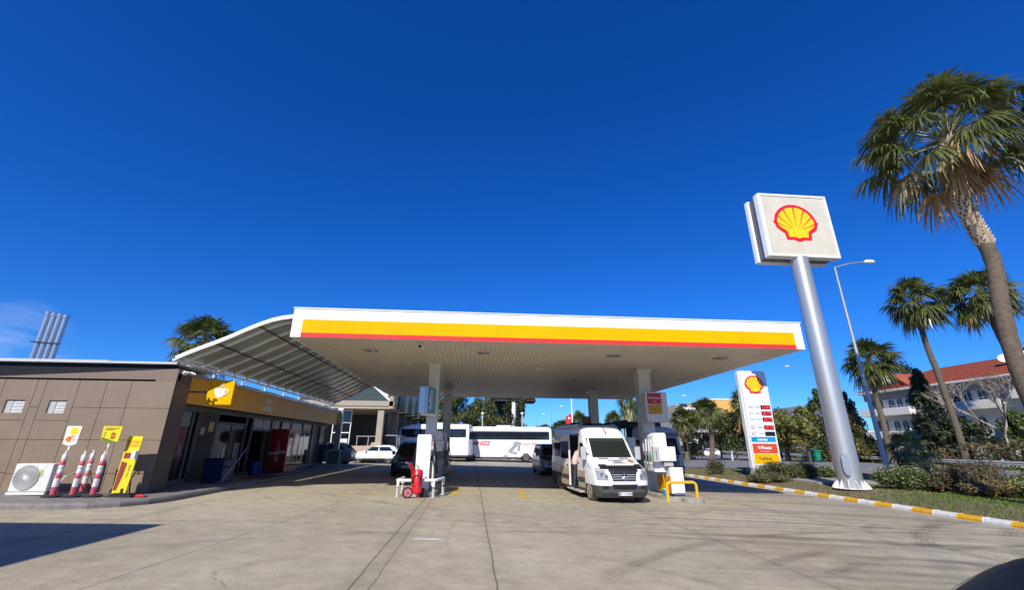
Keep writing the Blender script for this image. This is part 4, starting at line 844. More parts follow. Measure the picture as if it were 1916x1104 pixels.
# column signs
t_ = thing('column_sign', 'upright white and blue light box on the left front canopy column', 'sign', (-2.0,20.1,3.2))
MB().box(-2.42,-2.02,19.9,20.46,3.18,4.36).build('box', M_silver, t_, bevel=.03)
MB().prism([(-2.12,19.88,3.22),(-1.72,20.46,3.22),(-1.72,20.46,4.32),(-2.12,19.88,4.32)],(-.02,.03,0)).build('blue_face', mat('adblue_face', (.10,.30,.36), .3), t_)
text('AdBlue', .30, frame((-1.915,20.165,3.78),(0,0,1),(-.4,-.58,0)), M_clean, t_, ext=.003)
MB().tube([(-2.3,19.95,3.14),(-1.75,20.3,3.14)],.05,10).build('end_cap', M_white, t_)
t_ = thing('column_sign', 'white box sign with red and yellow panels on the right front canopy column', 'sign', (8.7,20.5,2.9))
x0,x1,z0,z1 = 8.12,9.18,2.92,4.30; Y_ = 20.3
MB().box(x0,x1,Y_,Y_+.45,z0,z1).build('box', M_soffitw, t_, bevel=.03)
MB().box(x0+.08,x1-.30,Y_-.012,Y_-.002,z1-.55,z1-.06).build('red_panel', mat('panel_red', (.40,.02,.02), .4), t_); MB().box(x0+.08,x1-.30,Y_-.012,Y_-.002,z1-1.02,z1-.58).build('yellow_panel', mat('panel_amber', (.55,.25,.008), .4), t_)
text('V-Power', .17, frame(((x0+x1)/2-.11,Y_-.015,z1-.28),(1,0,0),(0,0,1)), M_clean, t_, ext=.002); text('Racing', .07, frame(((x0+x1)/2-.11,Y_-.015,z1-.44),(1,0,0),(0,0,1)), M_clean, t_, ext=.002)
text('FuelSave', .13, frame(((x0+x1)/2-.11,Y_-.015,z1-.8),(1,0,0),(0,0,1)), mat('brown_print', (.25,.08,.01), .5), t_, ext=.002)
t_ = thing('rear_column_panel', 'brown orange panel on the right rear canopy column', 'sign', (7.9,30.0,2.6)); MB().box(7.45,8.07,30.25,30.4,2.75,3.75).build('board', M_grey, t_); MB().box(7.49,8.03,30.235,30.248,2.8,3.7).build('face', mat('panel_rust', (.26,.09,.02), .5), t_)
t_ = thing('column_notice', 'small yellow notice on the right front canopy column', 'sign', (8.3,20.88,1.9)); MB().box(8.14,8.34,20.875,20.895,1.75,2.45).build('board', mat('notice_gold', (.45,.30,.02), .5), t_); MB().box(8.17,8.31,20.868,20.8735,1.85,1.95).build('print', M_ink, t_)
t_ = thing('column_notice', 'orange notice on the left rear canopy column', 'sign', (-1.8,30.18,2)); MB().box(-1.95,-1.6,30.175,30.195,2.05,2.45).build('board', bpy.data.materials['notice_orange'], t_); MB().box(-1.88,-1.67,30.168,30.1735,2.2,2.3).build('print', M_ink, t_)
b = MB(); b.box(12.0,12.6,24.9,25.0,.1,1.25)
# ================================================================ vehicles
class Veh:
    """body lofted from plan outlines: levels = (z, y_front, y_rear, half_width, front_corner_radius)"""
    def __init__(s, name, label, cat, loc, rz, levels, paint, bow=.06, lower=None, zl=.0, group=None, name_body='body', cut=None):
        s.cut = cut
        s.L = levels; s.bow = bow; s.t = thing(name, label, cat, loc, rz, group)
        zs = [l[0] for l in levels]; zz = []
        for a, c in zip(levels, levels[1:]):
            n = max(1, int(max(abs(c[0]-a[0])/.22, abs(c[1]-a[1])/.3)))
            for k in range(n): zz.append(a[0]+(c[0]-a[0])*k/n)
        zz.append(zs[-1]); n = None; b = MB(); rows = []
        for z in zz: rows.append(s.outline(z))
        n = len(rows[0]); 
        for r_, z in zip(rows, zz): b.v += [(x, y, z) for x, y in r_]
        for i in range(len(zz)-1):
            for j in range(n):
                if cut and cut[2] < (zz[i]+zz[i+1])/2 < cut[3] and rows[i][j][0] < 0 and rows[i][(j+1) % n][0] < 0 and abs(rows[i][j][1]-rows[i][(j+1) % n][1]) > .05 and cut[0] < (rows[i][j][1]+rows[i][(j+1) % n][1])/2 < cut[1] and rows[i][j][0] < -.5: continue
                b.f.append((i*n+j, i*n+(j+1) % n, (i+1)*n+(j+1) % n, (i+1)*n+j)); b.m.append(1 if (zz[i]+zz[i+1])/2 < zl else 0)
        k = (len(zz)-1)*n; h = n//2
        for j in range(h-1):
            b.f.append((k+j, k+j+1, k+n-2-j, k+n-1-j)); b.m.append(0)
        b.f.append(tuple(range(n-1, -1, -1))); b.m.append(1)
        s.body = b.build(name_body, [paint, lower or paint], s.t, world=False, smooth=28)
    def lv(s, z):
        L = s.L
        if z <= L[0][0]: return L[0][1:]
        for a, c in zip(L, L[1:]):
            if z <= c[0]:
                f = (z-a[0])/(c[0]-a[0]); return tuple(a[i]*(1-f)+c[i]*f for i in range(1, 5))
        return L[-1][1:]
    def outline(s, z):
        yf, yr, w, r = s.lv(z); half = []
        for k in range(6): x = (w-r)*k/5; half.append((x, s.yf(x, z)))
        for k in range(1, 6): a = math.pi/2*k/6; x = w-r+r*math.sin(a); half.append((x, s.yf(x, z)))
        ys = s.yf(w-r, z)+r
        if s.cut: yy = [ys, (ys+s.cut[0])/2, s.cut[0], (s.cut[0]+s.cut[1])/2, s.cut[1], s.cut[1]+(yr-.18-s.cut[1])*.33, s.cut[1]+(yr-.18-s.cut[1])*.66, yr-.5, yr-.18]
        else: yy = [ys+(yr-.18-ys)*k/8 for k in range(9)]
        for q in yy: half.append((w, q))
        for k in range(1, 4): a = math.pi/2*k/3; half.append((w-.18+.18*math.cos(a), yr-.18+.18*math.sin(a)))
        half.append((0.02, yr)); left = [(-x, y) for x, y in reversed(half)]
        return [(x if x > 0 else .02, y) for x, y in half]+[(x if x < 0 else -.02, y) for x, y in left]
    def yf(s, x, z):
        yf, yr, w, r = s.lv(z); x = abs(x); y = yf+s.bow*(min(x, w)/w)**2
        if x > w-r: q = min(1, (x-(w-r))/r); y += r*(1-math.sqrt(max(0, 1-q*q)))
        return y
    def front(s, name, z0, z1, xa, xb, m, off=.006, parent=None, nx=8, nz=4, xa1=None, xb1=None, **k):
        xa1 = xa if xa1 is None else xa1; xb1 = xb if xb1 is None else xb1
        def f(u, v):
            z = z0+(z1-z0)*v; x = (xa+(xa1-xa)*v)*(1-u)+(xb+(xb1-xb)*v)*u; dz = .01; sl = (s.yf(x, z+dz)-s.yf(x, z-dz))/(2*dz)
            L_ = math.sqrt(1+sl*sl); return (x, s.yf(x, z)-off/L_, z+off*sl/L_)
        b = MB(); b.grid(f, nx, nz); return b.build(name, m, parent or s.t, world=False, smooth=40, **k)
    def side(s, name, sd, z0, z1, ya, yb, m, off=.006, parent=None, ya1=None, yb1=None, n=3, ny=1, **k):
        ya1 = ya if ya1 is None else ya1; yb1 = yb if yb1 is None else yb1
        def f(u, v):
            z = z0+(z1-z0)*v; y = (ya+(ya1-ya)*v)*(1-u)+(yb+(yb1-yb)*v)*u; return (sd*(s.lv(z)[2]+off), y, z)
        b = MB(); b.grid(f, ny, n) if sd > 0 else b.grid(lambda u, v: f(1-u, v), ny, n); return b.build(name, m, parent or s.t, world=False, smooth=40, **k)
    def rear(s, name, z0, z1, xa, xb, m, off=.006, parent=None):
        b = MB(); b.grid(lambda u, v: (xb+(xa-xb)*u, s.lv(z0+(z1-z0)*v)[1]+off, z0+(z1-z0)*v), 1, 3); return b.build(name, m, parent or s.t, world=False)
    def wheels(s, ys, R_=.34, wd=.22, rim=None, arch=True, sides=(-1, 1), out=.01, nsp=5, tyre=None, hub=False):
        rim = rim or M_silver
        for y in ys:
            for sd in sides:
                w = s.lv(R_)[2]; x1 = sd*(w+out); x0 = sd*(w+out-wd)
                if arch:
                    b = MB(); pts = [(sd*(w+.004), y+(R_+.075)*math.cos(a*math.pi/14), R_*.98+(R_+.075)*math.sin(a*math.pi/14)) for a in range(15)]+[(sd*(w+.004), y-R_-.075, .2), (sd*(w+.004), y+R_+.075, .2)]
                    b.poly(pts if sd < 0 else pts[::-1]); b.build('wheel_arch', M_black, s.t, world=False)
                b = MB(); b.tube([(x0,y,R_),(x0+sd*.01,y,R_),(x1-sd*.035,y,R_),(x1,y,R_)],[R_*.7,R_,R_,R_*.9],28); wh = b.build('wheel', tyre or M_tyre, s.t, world=False, smooth=35)
                b = MB(); rr = R_*.66; b.tube([(x1-sd*.02,y,R_),(x1+sd*.004,y,R_)],rr,24,1); 
                for k in range(nsp):
                    a = k*2*math.pi/nsp+.3; b.bar((x1+sd*.006,y,R_),(x1+sd*.006,y+rr*.95*math.cos(a),R_+rr*.95*math.sin(a)),R_*.18,R_*.05,0)
                b.tube([(x1+sd*.005,y+rr*math.cos(k*.3491),R_+rr*math.sin(k*.3491)) for k in range(19)],R_*.05,6,0)
                b.tube([(x1,y,R_),(x1+sd*(.05 if hub else .02),y,R_)],R_*.2,12,0); b.build('rim', [rim, M_black if not hub else M_grey], wh, world=False, smooth=40)
    def mirror(s, sd, y, z, mm, h=.22, wd=.16, ymin=None, arm=.07):
        w = s.lv(z)[2]; m_ = MB().obox((sd*(w+arm+wd/2), y, z),(wd,.12,h)).build('wing_mirror', mm, s.t, world=False, bevel=.03)
        MB().tube([(sd*(w-.04),y+.02,z-.02),(sd*(w+arm),y,z-.02)],.025,6).build('arm', M_black, m_, world=False); return m_
def plate(v, z, txt, x=0, wd=.52, hh=.115, sc_=.105):
    y = v.yf(x, z)-.03; p_ = MB().box(x-wd/2,x+wd/2,y-.01,y+.02,z-hh/2,z+hh/2).build('number_plate', M_clean, v.t, world=False)
    MB().box(x-wd/2,x-wd/2+.05,y-.013,y-.0105,z-hh/2+.004,z+hh/2-.004).build('band', M_blue, p_, world=False)
    text(txt, sc_, frame((x+.02,y-.013,z),(1,0,0),(0,0,1)), M_black, p_, 'digits', ext=.001, world=False, bold=.002); return p_
def lamp(v, name, z0, z1, xa, xb, **k):
    o = v.front(name, z0, z1, xa, xb, M_hl, off=.01, **k); return o
M_hl = mat('headlight_lens', (.36,.36,.36), .12, metal=.2, var=.35, vscale=14, coat=1)
M_van = mat('van_white', (.78,.78,.77), .28, coat=.5, var=.03); M_vandust = mat('van_beige', (.42,.34,.23), .5, var=.14, vscale=4); M_bump = mat('bumper_grey', (.055,.055,.053), .6, var=.1)
M_refl = mat('van_glass', (.016,.020,.017), .04, spec=.5); M_lgl = mat('lorry_glass', (.012,.013,.014), .15, spec=.2)
# ---- the white minibus in front (front end at y = 0, drives towards -y)
lv = [(.20,.14,7.0,.96,.26),(.36,.03,7.02,1.03,.30),(.62,.0,7.05,1.05,.30),(.80,.02,7.05,1.055,.30),(1.00,.06,7.05,1.05,.32),(1.16,.12,7.05,1.045,.36),(1.22,.20,7.05,1.04,.42),(1.36,.50,7.05,1.03,.42),
      (1.50,.92,7.05,1.02,.28),(1.56,1.02,7.05,1.01,.22),(2.30,1.62,7.05,.955,.18),(2.38,1.70,7.05,.94,.20),(2.42,1.74,7.05,.93,.22),(2.64,1.98,7.05,.89,.30),(2.80,2.28,7.03,.83,.35),(2.89,2.70,6.98,.75,.35),(2.925,3.3,6.9,.64,.35)]
vx = Veh('white_minibus', 'white high roofed minibus with open side door, fuelling beside the right pumps', 'minibus', (5.68,16.90,gz(5.72)), R(4.0), lv, M_van, bow=.10, lower=M_bump, zl=.70, cut=(2.45,3.65,.36,2.42))
MB().box(-.98,.6,2.40,2.44,.36,2.5).box(-.98,.6,3.66,3.70,.36,2.5).box(.6,.64,2.40,3.70,.36,2.5).box(-.98,.6,2.441,3.659,2.43,2.47).build('door_lining', mat('cabin_grey', (.03,.03,.032), .8), vx.t, world=False)
MB().box(-1.0,.599,2.445,3.655,.37,.42).build('cabin_floor', M_bump, vx.t, world=False)
MB().box(.05,.55,3.0,3.5,.43,.85).box(.05,.55,3.42,3.55,.86,1.5).build('passenger_seat', mat('seat_cloth', (.05,.05,.07), .9), vx.t, world=False, bevel=.03)
t = vx.t
vx.front('windscreen', 1.57, 2.31, -.95, .95, M_refl, xa1=-.87, xb1=.87, nx=12, nz=8, off=.006)
vx.front('screen_shade', 2.19, 2.305, -.87, .87, mat('shade_green', (.03,.045,.035), .1), xa1=-.86, xb1=.86, off=.009)
vx.front('bonnet_shield', 1.08, 1.27, -.56, .56, M_black, xa1=-.60, xb1=.60, off=.04, nx=12, nz=4)
for s_ in (-1, 1):
    vx.front('bonnet_shield', 1.17, 1.31, s_*.56 if s_ > 0 else -.84, s_*.84 if s_ > 0 else -.56, M_black, off=.035, nx=6, nz=3)
    vx.front('headlight', .80, 1.20, min(s_*.60,s_*.99), max(s_*.60,s_*.99), M_hl, xa1=-1.01 if s_ < 0 else .74, xb1=-.74 if s_ < 0 else 1.01, off=.014, nx=8, nz=5)
    b = MB()
    for xx, zz, rr in ((.68,.93,.07),(.83,1.0,.08)): y_ = vx.yf(xx, zz)-.02; b.tube([(s_*xx,y_,zz),(s_*xx,y_-.012,zz)], rr, 16)
    b.build('headlight_bulb', M_chrome, t, world=False)
    vx.front('bonnet_vent', 1.515, 1.545, min(s_*.22,s_*.62), max(s_*.22,s_*.62), M_black, off=.01)
    vx.front('fog_recess', .50, .60, min(s_*.62,s_*.84), max(s_*.62,s_*.84), M_black, off=.004)
vx.front('grille', .76, 1.07, -.44, .44, M_black, xa1=-.52, xb1=.52, off=.008, nx=10)
for z in (.83,.905,.975): vx.front('grille_bar', z, z+.020, -.46, .46, M_lgrey, off=.026, nx=10, nz=1)
vx.front('grille_trim', .735, .765, -.42, .42, M_van, off=.02, nx=10, nz=1)
b = MB(); y_ = vx.yf(0,.92)-.05
b.tube([(.125*math.cos(k*.2618), y_, .92+.125*math.sin(k*.2618)) for k in range(25)], .012, 8)
for k in range(3): a = R(90+120*k); c_, d_ = math.cos(a), math.sin(a); b.mesh([(c_*.12,y_,.92+d_*.12),(-d_*.022,y_-.004,.92+c_*.022),(d_*.022,y_-.004,.92-c_*.022),(0,y_-.016,.92)],[(0,1,3),(0,3,2),(0,2,1)])
b.build('star_badge', M_chrome, t, world=False)
vx.front('bumper_intake', .50, .66, -.42, .42, M_black, xa1=-.50, xb1=.50, off=.006, nx=10)
vx.front('bumper_lip', .43, .455, -.75, .75, M_grey, off=.015, nx=12, nz=1)
plate(vx, .34, '07 C 30286')
# bonnet print : sticker with four faint lines and a shield emblem
def bonnet(x, z, off=.012): sl = (vx.yf(x, z+.01)-vx.yf(x, z-.01))/.02; L_ = math.sqrt(1+sl*sl); return V((x, vx.yf(x, z)-off/L_, z+off*sl/L_))
pr2 = mat('bonnet_print', (.10,.10,.11), .5)
b = MB(); rr_ = random.Random(5)
for ln, (z, xa, xb) in enumerate(((1.455,-.30,.36),(1.425,-.16,.22),(1.395,-.14,.22),(1.365,-.22,.30))):
    x = xa
    while x < xb:
        wl = .018+.02*rr_.random(); b.poly([bonnet(x,z),bonnet(x+wl,z),bonnet(x+wl,z+.017),bonnet(x,z+.017)]); x += wl+.012
for (xa,za),(xb,zb) in (((-.34,1.475),(.42,1.475)),((-.34,1.475),(-.30,1.35)),((.42,1.475),(.46,1.35))): 
    b.poly([bonnet(xa,za),bonnet(xb,zb),bonnet(xb+.006,zb-.004),bonnet(xa+.006,za-.004)])
b.build('bonnet_lettering', pr2, t, world=False)
b = MB(); c0 = (.62, 1.44)
b.poly([bonnet(c0[0]+.14*math.cos(k*math.pi/8), c0[1]+.055*math.sin(k*math.pi/8)) for k in range(16)]); b.build('round_emblem', mat('emblem_amber', (.60,.30,.08), .5), t, world=False)
b = MB(); b.poly([bonnet(c0[0]+.09*math.cos(k*math.pi/8), c0[1]+.034*math.sin(k*math.pi/8), .015) for k in range(16)]); b.build('round_emblem', mat('emblem_rose', (.55,.12,.12), .5), t, world=False)
# wipers
b = MB(); 
for xa, xb in ((-.55,.1),(.15,.75)): b.tube([bonnet(xa,1.60,.03),bonnet((xa+xb)/2,1.585,.035),bonnet(xb,1.63,.03)],.012,6)
b.build('wiper', M_black, t, world=False)
MB().tube([bonnet(.06,2.52,.01),bonnet(.05,2.45,.05),bonnet(.02,2.75,.09)],[.03,.02,.006],6).build('aerial', M_black, t, world=False)
# sides
for s_ in (-1, 1):
    vx.side('door_window', s_, 1.55, 2.12, 1.32, 2.25, M_glass, ya1=1.85, yb1=2.25)
    for ya, yb in ((3.75,5.15),(5.3,6.7)): vx.side('side_window', s_, 1.50, 2.15, ya, yb, M_glass)
    vx.side('rub_strip', s_, .62, .80, 2.42 if s_ > 0 else 3.62, 6.8, M_bump, off=.018)
    vx.side('beige_band', s_, .42, 1.05, 3.62, 5.2, M_vandust, off=.004)
    vx.side('beige_band', s_, .42, 1.05, 1.45, 2.38, M_vandust, off=.004); vx.side('rub_strip', s_, .62, .80, 1.45, 2.38, M_bump, off=.012)
    m_ = vx.mirror(s_, 1.25, 1.72, M_lgrey, h=.50, wd=.22, arm=.04); MB().obox((s_*(vx.lv(1.7)[2]+.155),1.37,1.70),(.17,.008,.36)).build('glass', M_chrome, m_, world=False)
# open sliding door and its dark opening on the kerb side (-x)
sd = MB(); 
for z0,z1,mm in ((.38,1.10,1),(1.10,1.45,0),(1.45,2.2,2),(2.2,2.5,0)): sd.box(-1.15,-1.10,3.35,4.65,z0,z1,mm)
sd = sd.build('sliding_door', [M_van, M_vandust, M_glass], t, world=False, bevel=.01)
MB().box(-1.162,-1.151,3.36,4.64,.62,.80).build('rub_strip', M_bump, sd, world=False); MB().box(-1.16,-1.08,3.33,3.349,.38,2.5).build('door_edge', M_dirtywhite, sd, world=False); MB().box(-1.18,-1.151,3.5,3.66,1.18,1.22).build('handle', M_black, sd, world=False)
MB().box(-1.2,-1.0,1.7,3.6,.24,.30).build('side_step', M_lgrey, t, world=False, bevel=.01)
for ya_ in (1.38,2.40,3.70,5.22):
    vx.side('door_seam', -1, .45, 2.3, ya_, ya_+.012, M_grey, off=.005); vx.side('door_seam', 1, .45, 2.3, ya_, ya_+.012, M_grey, off=.005)
vx.side('door_handle', -1, 1.30, 1.35, 2.2, 2.36, M_black, off=.02)
vx.wheels((1.0, 5.55), R_=.36, wd=.25, rim=mat('dusty_rim', (.30,.26,.20), .6, var=.2), tyre=mat('dusty_tyre', (.11,.095,.075), .9, var=.3, vscale=8), nsp=6)
# ---- helper for plain panel vans, cars, buses
def minivan(name, label, loc, rz, paint, low, L_=4.4, W_=.92, H_=1.85, cat='van', grp=None, pl='34 ABN 108', boxy=False, bon=1.0):
    k = H_/1.85
    l = [(.18,.14,L_-.1,W_*.9,.25),(.30,.03,L_,W_*.98,.32),(.55,0,L_,W_,.34),(.80*k,.05,L_,W_,.36),(.90*k,.12,L_,W_,.40),(.98*k,.35,L_,W_*.985,.42),(1.08*k,.85,L_,W_*.97,.35),(1.13*k,1.0,L_,W_*.96,.25),
         (1.62*k,1.55 if not boxy else 1.35,L_-.12,W_*.80,.22),(1.74*k,1.75 if not boxy else 1.5,L_-.16,W_*.75,.30),(1.82*k,2.1,L_-.25,W_*.68,.3),(1.85*k,2.6,L_-.5,W_*.55,.3)]
    v = Veh(name, label, cat, loc, rz, l, paint, bow=.10, lower=low, zl=.32*k, group=grp)
    v.front('windscreen', 1.14*k, 1.62*k, -W_*.84, W_*.84, M_refl, xa1=-W_*.68, xb1=W_*.68, nx=10, nz=5)
    for s in (-1, 1):
        lamp(v, 'headlight', .74*k, .94*k, min(s*W_*.58,s*W_*.90), max(s*W_*.58,s*W_*.90), nx=5, nz=3)
        v.side('side_window', s, 1.12*k, 1.55*k, 1.35, 2.55, M_glass, ya1=1.75); v.side('side_window', s, 1.12*k, 1.55*k, 2.65, L_-.45, M_glass, yb1=L_-.6)
        v.mirror(s, 1.35, 1.2*k, low if boxy else paint, h=.2*k)
    v.front('grille', .62*k, .82*k, -W_*.5, W_*.5, M_black, off=.01); v.front('grille_bar', .71*k, .735*k, -W_*.5, W_*.5, M_silver, off=.02, nz=1)
    v.front('lower_intake', .30, .48*k, -W_*.72, W_*.72, M_black, off=.008); 
    b = MB(); y_ = v.yf(0,.72*k)-.03; b.tube([(0,y_,.72*k),(0,y_-.02,.72*k)],.06,12); b.build('badge', M_chrome, v.t, world=False)
    plate(v, .52*k, pl); v.rear('rear_window', 1.15*k, 1.55*k, -W_*.6, W_*.6, M_glass)
    for s in (-1,1): v.rear('tail_lamp', .75*k, 1.15*k, min(s*W_*.7,s*W_*.86), max(s*W_*.7,s*W_*.86), M_red)
    v.wheels((.85, L_-.85), R_=.32*k, wd=.21); return v
M_gm = mat('graphite_paint', (.045,.045,.043), .35, coat=.5, metal=.3); M_dkpl = mat('dark_plastic', (.02,.02,.02), .6)
v = minivan('parked_van', 'dark grey family van facing the camera left of the left pumps', (-3.72,27.0,gz(-3.72)), R(-2), M_gm, M_dkpl, H_=2.0, W_=.95, boxy=True)
v = minivan('parked_van', 'black topped silver van queuing behind the white minibus', (5.75,31.5,gz(5.3)), R(0), mat('van_silver', (.30,.31,.32), .4, metal=.5, coat=.3), M_dkpl, L_=4.9, H_=2.08, W_=.97, boxy=True, pl='07 KL 552')
v.front('black_roof_cap', 1.86, 2.03, -.70, .70, M_dkpl, xa1=-.62, xb1=.62, off=.01); v.front('bonnet_cover', 1.0, 1.22, -.86, .86, M_dkpl, off=.012)
# silver hatchback at the end of the shop
lh = [(z_*1.18,)+tuple(r_) for z_,*r_ in [(.2,.15,4.15,.80,.25),(.35,.03,4.2,.86,.35),(.6,0,4.2,.87,.35),(.78,.1,4.2,.87,.4),(.88,.6,4.18,.86,.4),(.95,1.05,4.1,.83,.3),(1.30,1.75,3.65,.68,.25),(1.42,2.1,3.35,.60,.3),(1.45,2.5,3.0,.5,.3)]]
v = Veh('hatchback', 'silver grey hatchback seen from the rear beyond the far end of the shop', 'car', (-13.75,38.4,gz(-11)), R(-90), lh, mat('hatch_silver', (.24,.24,.22), .4, coat=.3), bow=.1, lower=M_dkpl, zl=.3)
for s in (-1,1):
    v.side('side_window', s, 1.14, 1.52, 1.4, 2.2, M_glass, ya1=1.85); v.side('side_window', s, 1.14, 1.52, 2.28, 3.6, M_glass, yb1=3.3); v.rear('tail_lamp', .80, 1.08, min(s*.62,s*.84), max(s*.62,s*.84), mat('lamp_red', (.3,.01,.01), .3)); v.front('headlight', .62, .80, min(s*.5,s*.8), max(s*.5,s*.8), M_hl)
v.rear('rear_window', 1.15, 1.50, -.6, .6, M_glass); v.rear('bumper', .32, .5, -.75, .75, M_dkpl); v.rear('number_plate', .55, .67, -.26, .26, M_clean); v.wheels((.75,3.45), R_=.31, wd=.2)
# white crossover side on, nose to the left
lc = [(.22,.18,4.3,.80,.3),(.40,.03,4.36,.88,.38),(.65,0,4.38,.90,.4),(.82,.08,4.38,.90,.42),(.93,.45,4.37,.89,.42),(1.02,.95,4.34,.87,.35),(1.08,1.15,4.3,.85,.3),(1.42,1.95,3.9,.70,.25),(1.52,2.3,3.6,.63,.3),(1.555,2.75,3.3,.52,.3)]
p0 = onG(677, 866)
v = Veh('crossover_car', 'white crossover car parked side on at the foot of the stone stairs', 'car', (-11.0,43.1,gz(-9)), R(-88), lc, M_van, bow=.12, lower=M_dkpl, zl=.36)
for s in (-1,1):
    v.side('side_window', s, 1.05, 1.40, 1.45, 2.55, M_glass, ya1=2.0); v.side('side_window', s, 1.05, 1.40, 2.62, 3.9, M_glass, yb1=3.5); v.side('sill', s, .24, .42, 1.2, 3.2, M_dkpl, off=.01); v.mirror(s,1.45,1.05,M_van,h=.15); v.front('headlight', .70, .88, min(s*.5,s*.84), max(s*.5,s*.84), M_hl, off=.012)
    v.side('door_seam', s, .42, 1.05, 2.58, 2.60, M_grey, off=.003); v.side('door_handle', s, .92,.95,2.3,2.5, M_silver, off=.02)
v.front('windscreen', 1.09, 1.41, -.74, .74, M_refl, xa1=-.6, xb1=.6); v.front('grille', .45, .62, -.5, .5, M_black, off=.01); v.wheels((.85,3.5), R_=.35, wd=.23, nsp=7)
# ---- coaches
M_bus = mat('coach_white', (.80,.80,.80), .3, coat=.4, var=.03); M_busg = mat('coach_glass', (.012,.013,.015), .08, spec=.7)
def coach(name, label, loc, rz, L_, H_=3.55, grp='coaches parked behind the canopy'):
    k = H_/3.55
    l = [(.32,.15,L_-.05,1.2,.3),(.5,.03,L_,1.25,.4),(.9,0,L_,1.26,.4),(1.5*k,.03,L_,1.26,.4),(2.2*k,.18,L_,1.25,.4),(2.8*k,.42,L_,1.23,.4),(3.15*k,.75,L_-.03,1.19,.4),(3.4*k,1.3,L_-.08,1.10,.4),(3.52*k,2.0,L_-.2,.95,.4),(3.55*k,2.6,L_-.4,.8,.4)]
    v = Veh(name, label, 'coach', loc, rz, l, M_bus, bow=.16, lower=M_bump, zl=.45, group=grp)
    v.front('windscreen', 1.35*k, 2.95*k, -1.12, 1.12, M_busg, nx=12, nz=6, off=.01)
    for s in (-1,1):
        v.side('side_glass', s, 2.2*k, 3.05*k, 1.05, L_-.35, M_busg, ny=8); 
        n = int((L_-1.5)/1.45)
        for q in range(1, n+1): v.side('window_post', s, 2.2*k, 3.05*k, 1.05+q*(L_-1.5)/(n+1)-.02, 1.05+q*(L_-1.5)/(n+1)+.02, M_black, off=.009)
        v.side('locker_seam', s, 1.18, 1.195, 1.2, L_-.4, M_lgrey, off=.002)
        v.front('headlight', .68, .95, min(s*.7,s*1.1), max(s*.7,s*1.1), M_hl, off=.01)
        for q in range(4): v.side('vent', s, .88, .96, 3.0+q*1.9, 3.12+q*1.9, M_black, off=.003)
        v.side('skirt_seam', s, .50, .53, 2.6, L_-3.6, M_grey, off=.003)
        m_ = MB().tube([(s*1.15,.4,2.7*k),(s*1.45,.0,2.7*k),(s*1.5,-.1,2.4*k)],.04,6).obox((s*1.5,-.1,2.2*k),(.22,.1,.5)).build('wing_mirror', M_black, v.t, world=False)
    v.rear('rear_window', 2.0*k, 2.95*k, -1.05, 1.05, M_busg)
    MB().box(-.7,.7,L_*.45,L_*.45+1.8,H_-.01,H_+.17).build('roof_unit', M_bus, v.t, world=False, bevel=.06)
    v.wheels((2.5, L_-3.2), R_=.50, wd=.32, rim=mat('rim_red', (.18,.06,.05), .5), nsp=8, hub=True); return v
# right coach, side facing us, nose at the right : local +y runs to the left  (rz = -90)
b2 = coach('parked_coach', 'white coach with grey arrow mark and red lettering on its side', (-2.6,56.0,gz(2)), R(-90), 12.3, H_=4.0)
# its visible side is local -x?  place lettering on both sides mirrored properly
def bus_text(v, body, y, z, size, mm, sx=1, bold=.0, rot=0, shear=0):
    s = 1; x = s*(v.lv(z)[2]+.012); return text(body, size, frame((x,y,z),(0,1,0),(0,0,1)) @ Matrix.Rotation(R(rot),4,'Z'), mm, v.t, ext=.002, sx=sx, bold=bold, world=False)
M_btr = mat('coach_red', (.62,.04,.05), .4); M_btd = mat('coach_dark', (.05,.02,.03), .4); M_btg = mat('coach_grey', (.30,.31,.32), .4)
SGN = 1
bus_mark = []
# left coach, nose to the left
pL = V((-8.9,54.5,gz(-8.9)))
b1 = coach('parked_coach', 'white coach with curved windscreen at its left end, half hidden by the left pumps', pL, R(-102), 9.0, H_=3.85)
# ---- lorry behind the right island, cab facing the camera
M_cab = mat('cab_grey', (.62,.57,.48), .4, var=.05)
lt = [(.35,.15,2.2,1.15,.25),(.55,.02,2.3,1.24,.3),(1.0,0,2.3,1.25,.3),(1.6,.04,2.3,1.25,.3),(1.7,.08,2.3,1.25,.3),(2.65,.30,2.3,1.22,.3),(2.85,.38,2.3,1.21,.3),(3.1,.6,2.28,1.17,.35),(3.28,1.0,2.2,1.08,.35),(3.34,1.4,2.1,.95,.35)]
v = Veh('tow_lorry', 'grey cabbed lorry with a dark open steel body behind the right pumps', 'lorry', (11.95,27.2,gz(11.5)), R(6), lt, M_cab, bow=.12, lower=M_dkpl, zl=.9, name_body='cab')
v.front('windscreen', 1.60, 2.62, -1.14, 1.14, M_lgl, xa1=-1.06, xb1=1.06, nx=10, nz=5); v.front('sun_visor', 2.68, 2.90, -1.1, 1.1, mat('visor_grey', (.16,.17,.18), .4), off=.05, nx=10)
v.front('grille', .95, 1.55, -.8, .8, M_black, off=.01, nx=8)
for z in (1.05,1.2,1.35): v.front('grille_bar', z, z+.05, -.8, .8, M_silver, off=.02, nz=1)
for s in (-1,1):
    v.front('headlight', .60, .85, min(s*.65,s*1.1), max(s*.65,s*1.1), M_hl, off=.012); v.side('door_window', s, 1.75, 2.5, .7, 1.7, M_glass, ya1=.9); v.mirror(s,.35,2.1,M_black,h=.6,wd=.2,arm=.12)
b = MB()
for x in (-1.2,1.2):
    b.bar((x,2.7,1.1),(x,9.5,1.1),.12,.16); b.bar((x,2.8,1.1),(x,2.8,3.7),.14); b.bar((x,9.4,1.1),(x,9.4,3.3),.14); b.bar((x,2.8,3.7),(x,9.4,3.55),.12,.25)
    for q in range(5): b.bar((x,4+q*1.1,1.1),(x,4+q*1.1,3.6),.07)
for q in range(8): b.bar((-1.2,2.8+q*.94,3.66),(1.2,2.8+q*.94,3.66),.09)
